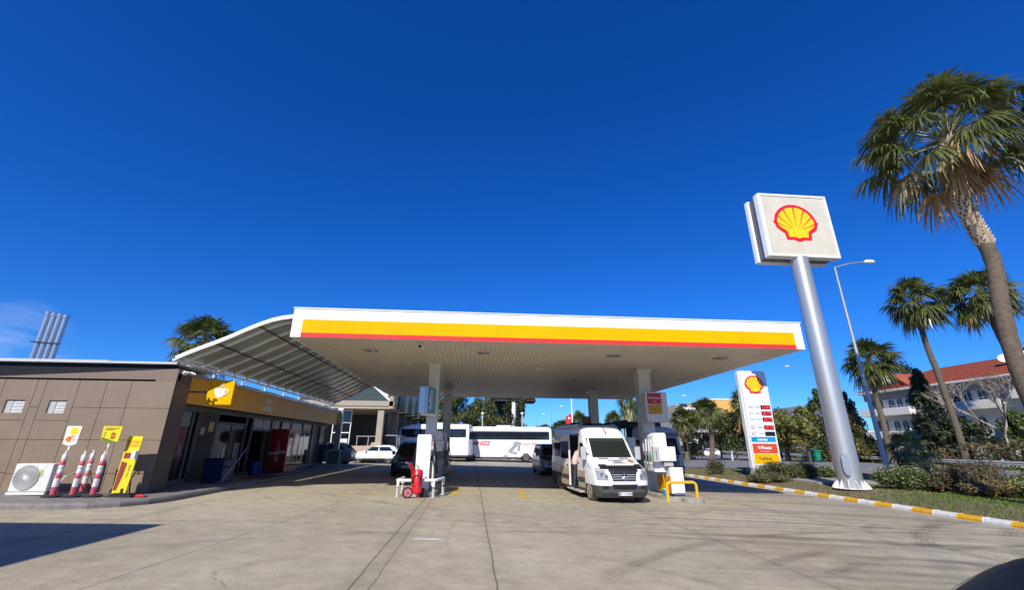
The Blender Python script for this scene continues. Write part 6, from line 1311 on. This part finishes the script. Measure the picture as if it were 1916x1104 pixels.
# hedge beyond the guard rail
hx = lambda y: road_x(y)+17.5
segs = [(30,38,[M_rb,M_rb2,M_dg],2.6,'dark reddish hedge at the right frame edge beyond the guard rail'),(38,46,[M_rb,M_rb2,M_dg],2.5,'reddish hedge behind the slender palm'),(46,54,[M_dg,M_rb2,M_cyp],2.9,'brownish hedge left of the slender palm foot'),(54,63,[M_dg,M_cyp],2.3,'dark green hedge below the house, left of the short palm'),(63,74,[M_dg,M_rb2],2.2,'low dark hedge beyond the pole sign'),(74,90,[M_rb2,M_dg],2.3,'low hedge behind the price pylon'),(90,112,[M_dg,M_rb2],2.5,'farthest dark hedge along the highway')]
for i, (y0,y1,mats,h,lab) in enumerate(segs):
    rr = random.Random(300+i); t = thing('hedge', lab, 'hedge', (hx((y0+y1)/2),(y0+y1)/2,-.12), 0, 'hedges beyond the guard rail'); blobs = []
    for k in range(int((y1-y0)*3.2)): y = y0+rr.random()*(y1-y0); blobs.append(((hx(y)+rr.uniform(-1.2,1.2), y, -.1+h*rr.uniform(.12,.85)), (.9,.9,.5)))
    b = MB(); leaves(b, rr, blobs, 90, .14, m=list(range(len(mats)))); b.build('foliage', mats, t)
# bare tree before the right part of the house
t = thing('bare_tree','pale leafless tree in front of the right end of the house','tree',(px_x(1890,46),46,-.1)); rr = random.Random(9); M_bare = mat('bare_bark', (.40,.31,.24), .8, var=.15); b = MB()
def grow(p, d, L_, r_, n):
    q = p+d*L_; m_ = p.lerp(q,.5)+V((rr.uniform(-.06,.06),rr.uniform(-.06,.06),0))*L_; b.tube([p,m_,q],[r_,r_*.85,r_*.68],5 if n < 3 else 7)
    if n <= 0: return
    for k in range(3 if n > 1 else 2): grow(q, (d+V((rr.uniform(-.75,.75),rr.uniform(-.75,.75),rr.uniform(-.15,.5)))).normalized(), L_*rr.uniform(.62,.85), r_*.62, n-1)
grow(V((px_x(1890,46),46,-.12)), V((-.05,0,1)).normalized(), 3.3, .19, 6); b.build('trunk', M_bare, t)
# ================================================================ background buildings
M_hw = mat('house_white', (.80,.76,.68), .7, var=.05, dirt=.06); M_hsh = mat('house_grey', (.30,.29,.28), .7, var=.06); M_win = mat('window_dark', (.03,.035,.04), .15)
def roof_mat():
    m = mat('terracotta_tiles', (.36,.085,.04), .75, var=.2, vscale=1.5); return m
M_tile = roof_mat(); M_soil = M_hsh
HX = 66.0
hs_ = thing('red_roof_house', 'long white house with arched windows, balconies and a red tiled roof at the right', 'house', (HX,56,-.1))
MB().box(HX,HX+13,40,69.0,-.1,10.35).build('wall', M_hw, hs_)
# bays : recessed and projecting parts of the street side (facing -x)
MB().box(HX-.25,HX-.002,40,69.2,8.95,10.3).build('upper_band', M_hsh, hs_)
MB().box(HX-1.0,HX-.002,56.6,58.6,-.1,10.2).box(HX-.6,HX-.002,58.62,60.4,-.1,10.2).build('stair_bay', M_hsh, hs_)
ez, rz_ = 10.35, 13.55; X0, X1, Y0_, Y1_ = HX-1.3, HX+14.3, 38.8, 69.4; xm = (X0+X1)/2
b = MB()
b.poly([(X0,Y0_,ez),(X0,Y1_,ez),(xm,Y1_-7,rz_),(xm,Y0_+7,rz_)][::-1]); b.poly([(X1,Y1_,ez),(X1,Y0_,ez),(xm,Y0_+7,rz_),(xm,Y1_-7,rz_)][::-1]); b.poly([(X0,Y1_,ez),(X1,Y1_,ez),(xm,Y1_-7,rz_)][::-1]); b.poly([(X1,Y0_,ez),(X0,Y0_,ez),(xm,Y0_+7,rz_)][::-1])
rf = b.build('roof', M_tile, hs_, solid=.12)
b = MB()
for k in range(13):                                    # tile courses as low ridges
    f = (k+.5)/13; x = X0+(xm-X0)*f; z = ez+(rz_-ez)*f; b.bar((x,Y0_+7*f,z+.03),(x,Y1_-7*f,z+.03),.10,.05)
b.build('tile_course', mat('tile_dark', (.27,.06,.03), .8), rf)
MB().box(X0-.02,X0+.10,Y0_,Y1_,ez-.25,ez-.02).box(X0,X0+1.4,Y0_,Y1_,ez-.30,ez-.26).build('eave_board', M_hw, hs_)
b = MB(); b.poly([(X0+1.0,61.0,ez+.5),(X0+1.0,65.2,ez+.5),(X0+1.0,63.1,ez+2.2)]); b.prism([(X0+.8,60.6,ez+.42),(X0+.8,63.1,ez+2.45),(X0+.8,63.1,ez+2.2),(X0+.8,60.9,ez+.42)],(4.2,0,0)); b.prism([(X0+.8,65.6,ez+.42),(X0+.8,63.1,ez+2.45),(X0+.8,63.1,ez+2.2),(X0+.8,65.3,ez+.42)],(4.2,0,0)); b.build('gable', M_tile, rf); MB().box(X0+.93,X0+.96,62.6,63.7,ez+.85,ez+1.35).build('gable_window', M_win, rf)
def arch_window(y0, z0, w_, h_, x=HX):
    pts = [(x-.02,y0,z0),(x-.02,y0+w_,z0),(x-.02,y0+w_,z0+h_-w_/2)]+[(x-.02,y0+w_/2+w_/2*math.cos(math.pi*k/8),z0+h_-w_/2+w_/2*math.sin(math.pi*k/8)) for k in range(1,8)]+[(x-.02,y0,z0+h_-w_/2)]
    f_ = MB().prism([(p[0]-.06,y0+w_/2+(p[1]-y0-w_/2)*1.22,z0+(p[2]-z0)*1.08-.04) for p in pts],(.05,0,0)).build('window', M_hw, hs_); MB().prism([(p[0]-.08,p[1],p[2]) for p in pts],(.015,0,0)).build('pane', M_win, f_)
    MB().box(x-.12,x-.105,y0+w_/2-.04,y0+w_/2+.04,z0,z0+h_-.1).build('mullion', M_hw, f_)
for y in (61.4,62.8,64.2): arch_window(y, 7.35, .85, 1.55); arch_window(y, 4.1, .85, 1.55)
for y in (44.2,46.0,49.3,51.2,53.0): arch_window(y, 7.5, 1.0, 1.6)
for y in (44.2,47.8,52.2): arch_window(y, 4.0, 1.0, 1.6)
for z in (7.2,3.9): MB().box(HX-.03,HX-.004,66.2,68.4,z,z+1.9).build('balcony_door', M_win, hs_); MB().box(HX-.03,HX-.004,54.6,56.2,z,z+1.9).build('balcony_door', M_win, hs_)
MB().box(HX-.64,HX-.61,58.9,60.2,7.3,9.0).build('shutter', mat('shutter_grey', (.36,.37,.38), .5), hs_)
def balcony(y0, y1, z, dp=1.7):
    b = MB(); b.box(HX-dp,HX-.005,y0,y1,z-.25,z); b.box(HX-dp,HX-dp+.15,y0,y1,z+.002,z+.85); b.box(HX-dp+.151,HX-.005,y0,y0+.15,z+.002,z+.85); b.box(HX-dp+.151,HX-.005,y1-.15,y1,z+.002,z+.85); bb_ = b.build('balcony', M_hw, hs_)
    b = MB(); b.bar((HX-dp+.08,y0,z+1.15),(HX-dp+.08,y1,z+1.15),.05); 
    for k in range(int((y1-y0)/1.2)+1): y = y0+.05+k*1.2; b.bar((HX-dp+.08,min(y,y1-.05),z+.85),(HX-dp+.08,min(y,y1-.05),z+1.15),.04)
    b.build('railing', M_steel, bb_)
balcony(60.5,69.0,6.7); balcony(60.5,69.0,3.3); balcony(48.8,54.4,6.75); balcony(47.2,54.4,3.2,2.2); balcony(40.5,47.0,7.6,2.4); balcony(40.5,46.8,4.3,2.4)
MB().box(HX-2.6,HX-.01,40.3,47.2,10.0,10.2).build('upper_canopy', M_hw, hs_)
# rooftop gear
for i, y in enumerate((47.2,49.0)):
    t = thing('solar_tank','solar water tank with tilted panel on the red roof, '+('nearer the frame edge' if i == 0 else 'farther from the frame edge'),'solar heater',(72.5,y,13.5),0,'solar heaters on the red roof'); MB().tube([(72.5,y-.8,14.9),(72.5,y+.8,14.9)],.35,14).build('tank', M_black, t, smooth=40); MB().obox((71.6,y,14.1),(1.9,1.6,.08),ry=R(-35)).build('panel', M_black, t); MB().bar((72.5,y,13.2),(72.5,y,14.7),.08).bar((71.0,y,12.9),(72.5,y,14.6),.06).build('stand', M_steel, t)
for i, y in enumerate((44.0,45.9,47.6,49.9)):
    t = thing('satellite_dish','white satellite dish, '+('nearest the frame edge','second from the frame edge','third from the frame edge','farthest from the frame edge')[i]+' on the red roof','satellite dish',(69,y,12.2),0,'satellite dishes on the red roof'); b = MB(); c_ = V((68.6,y,12.75)); ax_ = V((-.75,-.5,.45)).normalized(); b.tube([c_, c_+ax_*.10, c_+ax_*.2],[.25,.5,.62],20); b.build('dish', M_dirtywhite, t, smooth=50); MB().bar((68.7,y,11.6),(68.7,y,12.6),.07).build('mast', M_steel, t)
# ---- dark steps building behind the shop
BX, BY = -8.9, 46.5
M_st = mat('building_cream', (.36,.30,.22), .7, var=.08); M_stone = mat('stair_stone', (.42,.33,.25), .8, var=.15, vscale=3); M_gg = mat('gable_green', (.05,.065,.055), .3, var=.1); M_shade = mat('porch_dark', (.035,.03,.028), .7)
bd = thing('porch_building', 'cream and green building with a deep porch, stone stairs and saw tooth gables', 'building', (-13,49,.3))
MB().box(-26,-9.6,50.2,75,.2,6.4).build('wall', M_st, bd)
MB().box(-26,-8.0,46.0,50.198,5.25,5.5).build('porch_ceiling', mat('porch_soffit', (.42,.34,.25), .6), bd)
MB().box(-26,-8.0,45.9,46.1,5.5,6.0).build('fascia_beam', M_st, bd)
b = MB(); b.prism([(-17.5,46.0,6.0),(-8.6,46.0,6.0),(-8.6,46.0,6.15),(-12.3,46.0,9.2),(-17.5,46.0,6.2)],(0,3.5,0)); b.build('front_gable', M_gg, bd)
b = MB(); b.prism([(-8.55,45.95,6.0),(-8.3,45.95,6.0),(-12.2,45.95,9.5),(-12.4,45.95,9.25)],(0,3.6,0)); b.build('gable_edge', M_white, bd)
MB().box(-26,-9.2,46.6,50.19,.2,1.68).build('porch_floor', M_stone, bd)
MB().box(-9.6,-9.0,46.2,46.8,1.69,5.24).box(-8.5,-8.1,45.9,46.4,5.25,8.1).build('porch_column', M_st, bd); MB().box(-17.2,-16.8,46.4,46.8,1.69,5.24).build('porch_column', M_st, bd)
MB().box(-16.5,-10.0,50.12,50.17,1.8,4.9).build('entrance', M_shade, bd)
w0 = MB().box(-14.3,-12.5,47.6,47.68,1.75,5.2).build('glazed_screen', M_glass, bd)
b = MB()
for x in (-14.3,-13.4,-12.54): b.box(x,x+.08,47.55,47.598,1.75,5.2)
for z in (1.75,2.9,3.9,5.1): b.box(-14.3,-12.46,47.548,47.597,z,z+.09)
b.build('screen_frame', M_white, w0)
for k in range(8):
    z = 1.68-(k+1)*.18; y1 = 46.59-k*.30; MB().box(-12.6,-9.9-.06*k*0,y1-.30,y1,.2,z).build('step', M_stone, bd)
MB().prism([(-9.88,46.6,.2),(-9.88,46.6,2.0),(-9.88,46.0,2.0),(-9.88,44.2,.9),(-9.88,44.2,.2)],(.95,0,0)).build('stair_cheek', M_stone, bd); MB().prism([(-13.0,46.6,.2),(-13.0,46.6,2.0),(-13.0,46.0,2.0),(-13.0,44.2,.9),(-13.0,44.2,.2)],(.38,0,0)).build('stair_cheek', M_stone, bd)
MB().box(-13.1,-12.3,46.2,46.58,1.70,2.35).build('planter', M_dirtywhite, bd)
MB().box(-8.9,-7.5,46.9,75,.2,1.75).build('terrace_base', M_gg, bd)
b = MB(); b.bar((-8.95,46.9,2.7),(-7.6,46.9,2.7),.06); b.bar((-7.58,46.9,2.7),(-7.58,74,2.7),.06); b.bar((-7.58,46.9,2.2),(-7.58,74,2.2),.04); b.bar((-11.6,46.8,2.6),(-9.1,46.8,2.6),.05)
for k in range(19): b.bar((-7.58,46.9+k*1.5,1.75),(-7.58,46.9+k*1.5,2.7),.05)
for x in (-11.5,-10.4,-9.3): b.bar((x,46.8,1.7),(x,46.8,2.6),.05)
b.build('railing', M_steel, bd)
for i, y in enumerate((49.5,55.5,61.5,67.5)):
    g_ = MB().prism([(-9.4,y-1.9,5.3),(-9.4,y+1.9,5.3),(-9.4,y+1.9,6.6),(-9.4,y+.1,8.5),(-9.4,y-1.9,6.6)],(1.7,0,0)).build('side_gable', M_gg, bd); MB().prism([(-9.5,y-2.1,6.55),(-9.5,y+.0,8.75),(-9.5,y+.2,8.55),(-9.5,y-1.8,6.4)],(.5,0,0)).build('gable_trim', M_white, g_)
    MB().box(-9.2,-8.5,y+2.0,y+2.6,1.75,5.6).build('side_column', M_st, bd); MB().box(-9.58,-9.5,y-1.6,y+1.6,1.9,5.0).build('side_window', M_glass, bd)
# ---- yellow block and beige flats
t = thing('yellow_block', 'plain amber yellow building side wall behind the palms across the road', 'building', (92,150,-.1)); MB().box(84.0,100.0,150,172,-.1,17.2).build('wall', mat('amber_wall', (.72,.40,.10), .7, var=.05), t); MB().box(83.8,100.2,149.8,172,17.2,17.6).build('parapet', M_hw, t); MB().box(88,91,149.93,149.98,1.5,5.6).build('white_sign', M_hw, t)
t = thing('beige_flats', 'beige block of flats with stacked balconies behind the palms', 'building', (76,145,-.1)); M_be = mat('flats_beige', (.46,.38,.30), .7, var=.06); MB().box(66.5,79.5,141,160,-.1,14.6).build('wall', M_be, t)
for k in range(4):
    z = 2.6+3.3*k
    for x in (67.2,71.4,75.5):
        bb_ = MB().box(x,x+3.8,139.4,140.99,z,z+.25).box(x,x+3.8,139.4,139.55,z+.26,z+1.1).build('balcony', M_hw, t); MB().box(x+.5,x+3.2,140.94,140.98,z+.3,z+2.4).build('window', M_win, t)
t = thing('shop_row', 'low dark fronted shop row with a white lettered awning across the road', 'building', (70,110,-.1)); MB().box(60,82,108,116,-.1,4.6).build('wall', mat('shop_dark', (.05,.045,.042), .6), t); MB().box(59.8,82.2,106.5,108,3.3,3.5).build('awning', M_black, t); MB().box(59.8,82.2,106.4,106.48,3.3,4.2).build('sign_band', M_black, t); text('MO  MERITY', 1.0, frame((68.5,106.38,3.72),(1,0,0),(0,0,1)), M_clean, t, ext=.01, bold=.03)
for k in range(7): MB().box(60.8+k*3,63.2+k*3,107.93,107.98,.2,2.8).build('window', M_win, t)
t = thing('white_hall', 'long low white hall with a dark roof line right of the price pylon', 'building', (92,105,-.1)); MB().box(78,112,100,120,-.1,3.4).build('wall', M_hw, t); MB().box(77.5,112.5,99.4,99.98,3.0,3.25).build('dark_band', M_black, t); MB().box(77.5,112.5,99.5,120,3.42,5.4).build('upper_wall', M_hw, t)
for k in range(8): MB().box(79+k*4,81.6+k*4,99.9,99.97,.4,2.6).build('window', M_win, t)
t = thing('grey_house', 'distant grey roofed house seen between the trees right of the price pylon', 'house', (110,150,-.1)); MB().box(104,122,140,155,-.1,11).build('wall', mat('bluegrey_wall', (.20,.22,.27), .7, var=.1), t); MB().prism([(103,139.5,11),(123,139.5,11),(113,139.5,15)],(0,16,0)).build('roof', mat('slate', (.16,.17,.21), .7), t)
for k in range(4): MB().box(105.5+k*4,107.5+k*4,139.9,139.97,5,8).build('window', M_hw, t)
# low white building parts glimpsed under the house trees
t = thing('garden_wall', 'white slatted garden wall below the palms in front of the house', 'wall', (58,52,-.1)); b = MB()
for k in range(22): y = 41+k*.95; b.obox((56.2+.15*(y-41),y,.9),(.12,.42 if k % 3 else .8,2.0),m=0)
b.box(56.6,56.8,40,62,.0,.4); b.build('panel', M_hw, t)
# ---- guard rails
def rail(name, label, x_of, y0, y1, z, step=4.0):
    t = thing(name, label, 'guard rail', (x_of((y0+y1)/2),(y0+y1)/2,z)); n = int((y1-y0)/step); prof = [(0,.45),(-.05,.50),(-.05,.56),(0,.60),(-.0,.64),(-.05,.68),(-.05,.74),(0,.80),(.012,.80),(.012,.45)]
    b = MB(); A = [(x_of(y0)+p, y0, z+q) for p, q in prof]; B = [(x_of(y1)+p, y1, z+q) for p, q in prof]; m_ = len(prof); b.mesh(A+B, [(j, j+m_, (j+1) % m_+m_, (j+1) % m_) for j in range(m_)]); b.build('beam', M_steel, t)
    for k in range(min(n+1, 90)): y = y0+k*step; MB().box(x_of(y)+.08,x_of(y)+.2,y-.07,y+.07,z,z+.72).box(x_of(y)+.013,x_of(y)+.079,y-.07,y+.07,z+.52,z+.72).build('post', M_steel, t)
    return t
rail('guard_rail','long steel guard rail along the far edge of the highway', lambda y: road_x(y)+14.4, 10, 190, -.11)
t = thing('marker_post','short white marker post standing at the roadside left of the pylon','post',(23.6,44,-.1)); m0 = onZ(1371,862,-.08); MB().box(m0.x-.09,m0.x+.09,m0.y-.05,m0.y+.05,-.1,1.25).build('post', M_dirtywhite, t); MB().box(m0.x-.092,m0.x+.092,m0.y-.053,m0.y-.0501,.9,1.05).build('reflector', M_red, t)
# ---- lamp posts
M_lpole = mat('lamp_pole', (.36,.39,.40), .5, metal=.5, var=.08)
def lamp_post(label, base, h, arm, tilt=.08, r=.12, grp='highway lamp posts', lean=0, rz=0):
    t = thing('street_lamp', label, 'street lamp', base, rz, grp); b = MB(); b.tube([(0,0,0),(0,0,.5),(0,0,h)],[r*1.5,r,r*.45],12); b.build('pole', M_lpole, t, world=False, smooth=40)
    b = MB(); b.tube([(0,0,h-.02),(arm*.5,0,h+arm*tilt*.9),(arm,0,h+arm*tilt*1.4)],[r*.42,r*.34,r*.28],8); b.build('arm', M_lpole, t, world=False, smooth=40)
    s = 1 if arm > 0 else -1; z = h+arm*tilt*1.4*1
    b = MB(); b.tube([(arm,0,z),(arm+s*.25,0,z+.03),(arm+s*.7,0,z+.03),(arm+s*.85,0,z)],[.06,.15,.15,.05],10); b.build('lamp_head', M_clean, t, world=False, smooth=40); return t
lp = onY(1553,500,26.5); lb0 = V((lp.x+.35,26.5,-.1)); lamp_post('tall grey lamp post beside the tall silver sign pole', lb0, lp.z+.1, 2.4, tilt=.16, r=.15)
def far_lamp(px_top, py_top, px_head, Y, label):
    p = onY(px_top, py_top, Y); q = onY(px_head, py_top-3, Y); lamp_post(label, (p.x,Y,-.1), p.z+.1, q.x-p.x, tilt=.06 if q.x > p.x else -.06, r=.13)
far_lamp(1532,692,1478,75,'thin distant lamp post pointing left, seen left of the tall silver pole')
far_lamp(1303,743,1284,95,'distant lamp post head above the palms beside the lorry')
far_lamp(1031,762,1047,100,'distant lamp post nearer the flagpole')
far_lamp(1003,776,1015,130,'farthest lamp post above the lettered coach')
far_lamp(1092,755,1110,120,'thin distant lamp post right of the flagpole')
for px, lab in ((903,'small globe lamp on a thin post, left of the billboard mast'),(977,'small globe lamp on a thin post, right of the billboard mast')):
    c = onY(px,775,60); t = thing('globe_lamp', lab, 'lamp', (c.x,60,gz(c.x)), 0, 'globe lamps behind the coaches'); MB().tube([(c.x,60,gz(c.x)),(c.x,60,c.z-.1)],.07,8).build('post', M_dirtywhite, t); b = MB(); b.tube([(c.x,60,c.z-.12),(c.x,60,c.z-.02),(c.x,60,c.z+.12),(c.x,60,c.z+.22)],[.08,.2,.2,.08],12); b.build('globe', M_clean, t, smooth=60)
# flagpole
p = onY(1069,742,52); q = onY(1074,800,52); t = thing('flagpole','white flagpole with a limp red flag behind the minibus roof','flagpole',(p.x,52,gz(p.x))); MB().tube([(p.x,52,gz(p.x)),(p.x,52,p.z+1.2)],[.10,.07],10).build('pole', M_clean, t)
f0 = onY(1067,778,52); b = MB(); b.grid(lambda u, v: (p.x-.06-u*.75-.12*v*math.sin(u*5), 52+.14*math.sin(u*9+v*3), f0.z+.3-v*1.15-u*.45*(1+v)), 12, 10); fl_ = b.build('flag', mat('flag_red', (.60,.03,.05), .7), t, solid=.008, smooth=60)
MB().tube([(p.x-.40,51.86,f0.z-.3),(p.x-.40,51.85,f0.z-.3)],.13,14).build('white_crescent', M_clean, fl_)
# billboard
p = onY(961,752,68); x0 = onY(926,748,68).x; x1 = onY(1001,748,68).x; zt_ = onY(961,744,68).z; t = thing('billboard','wide dark billboard seen edge on, on a single white mast behind the coaches','billboard',(p.x,68,gz(p.x)))
MB().tube([(p.x,68,gz(p.x)),(p.x,68,zt_-.6)],.36,16).build('mast', M_white, t, smooth=40); MB().box(x0,x1,67.7,70.2,zt_-.75,zt_+.05).build('frame', bpy.data.materials['anthracite'], t); MB().box(x0-.1,x1+.1,67.5,67.69,zt_-.6,zt_-.4).build('walkway', M_dkpl, t)
# white utility posts right of the pylon
for px, lab in ((1470,'thin white post left of the leaning street tree'),(1530,'thin white utility post right of the leaning street tree')):
    c = onY(px,850,64); t = thing('utility_post', lab, 'post', (c.x,64,-.1), 0, 'utility posts across the road'); MB().tube([(c.x,64,-.1),(c.x-.2,64,6.0)],[.14,.10],8).build('post', M_dirtywhite, t); MB().bar((c.x-.6,64,5.8),(c.x+.2,64,5.8),.06).build('crossarm', M_steel, t)
# parked cars across the road
def car_small(label, loc, rz, paint, grp='cars parked across the highway'):
    l = [(.2,.15,4.3,.80,.3),(.4,.03,4.36,.86,.38),(.65,0,4.38,.88,.4),(.80,.15,4.38,.88,.42),(.90,.9,4.34,.86,.35),(.95,1.15,4.3,.84,.3),(1.30,1.9,3.8,.68,.25),(1.41,2.3,3.4,.6,.3),(1.44,2.7,3.1,.5,.3)]
    v = Veh('parked_car', label, 'car', loc, rz, l, paint, bow=.12, lower=M_dkpl, zl=.3, group=grp)
    for s in (-1,1): v.side('side_window', s, .97, 1.28, 1.5, 2.5, M_glass, ya1=1.95); v.side('side_window', s, .97, 1.28, 2.58, 3.9, M_glass, yb1=3.5)
    v.front('windscreen', .97, 1.29, -.72, .72, M_refl, xa1=-.6, xb1=.6); v.wheels((.8,3.5), R_=.31); return v
c = onY(1318,850,85); car_small('white car parked across the road, its windscreen catching light', (c.x-1.5,85,-.1), R(-90), M_van)
c = onY(1290,850,85); car_small('white car parked nearest the lorry cab across the road', (c.x-1.5,86,-.1), R(-90), M_van)
c = onY(1478,850,58); car_small('dark blue car parked across the road beyond the pylon', (c.x-.2,66,-.1), R(-90), mat('navy_paint', (.02,.025,.045), .25, coat=.5))
c = onY(1700,850,56); 
v = car_small('pale grey vehicle parked left of the slender palm foot', (onY(1640,850,60).x,60,-.1), R(-80), mat('pale_paint', (.45,.46,.46), .35, coat=.3))
c = onY(1523,845,57); t = thing('green_bin','green wheeled bin beyond the guard rail right of the dark blue car','bin',(c.x,57,-.1)); MB().prism([(c.x-.45,56.6,.1),(c.x+.45,56.6,.1),(c.x+.55,56.6,1.25),(c.x-.55,56.6,1.25)],(0,.9,0)).build('body', mat('bin_green', (.01,.22,.12), .4), t); MB().box(c.x-.6,c.x+.6,56.5,57.6,1.26,1.4).build('lid', bpy.data.materials['bin_green'], t); MB().tube([(c.x-.4,56.7,-.0),(c.x-.3,56.7,.0)],.12,10).tube([(c.x+.3,56.7,-.0),(c.x+.4,56.7,.0)],.12,10).build('wheel', M_black, t)
# ---- the building behind the viewpoint that throws the big shadow
t = thing('wash_hall', 'plain pale hall behind the viewpoint whose corner throws the shadow at lower left', 'building', (-16,-3,.3)); h_ = 6.0; cxx = -6.80-.499*(h_-.17); cyy = 11.35-1.18*(h_-.17)
MB().box(cxx-14,cxx,cyy-14,cyy,.1,h_).build('wall', M_hw, t); MB().box(cxx-14.2,cxx+.0,cyy-14.2,cyy+.0,h_+.001,h_+.05).build('roof', M_grey, t)
for k in range(3): MB().box(cxx-12.6+k*4.2,cxx-9.4+k*4.2,cyy+.005,cyy+.03,.2,4.2).build('roller_door', M_lgrey, t)
# background hills and horizon belt of trees
M_belt = leafmat('far_trees', (.045,.060,.022), .1)
b = MB(); rr = random.Random(77); blobs = []
for k in range(360):
    a = rr.uniform(-62,66); D_ = rr.uniform(150,230); blobs.append(((math.sin(R(a))*D_, math.cos(R(a))*D_, rr.uniform(.5,4.2)), (5,5,2.6)))
leaves(b, rr, blobs, 60, .75); tag(b.build('distant_trees', M_belt), 'far dark belt of trees along the horizon', 'trees', kind='stuff')
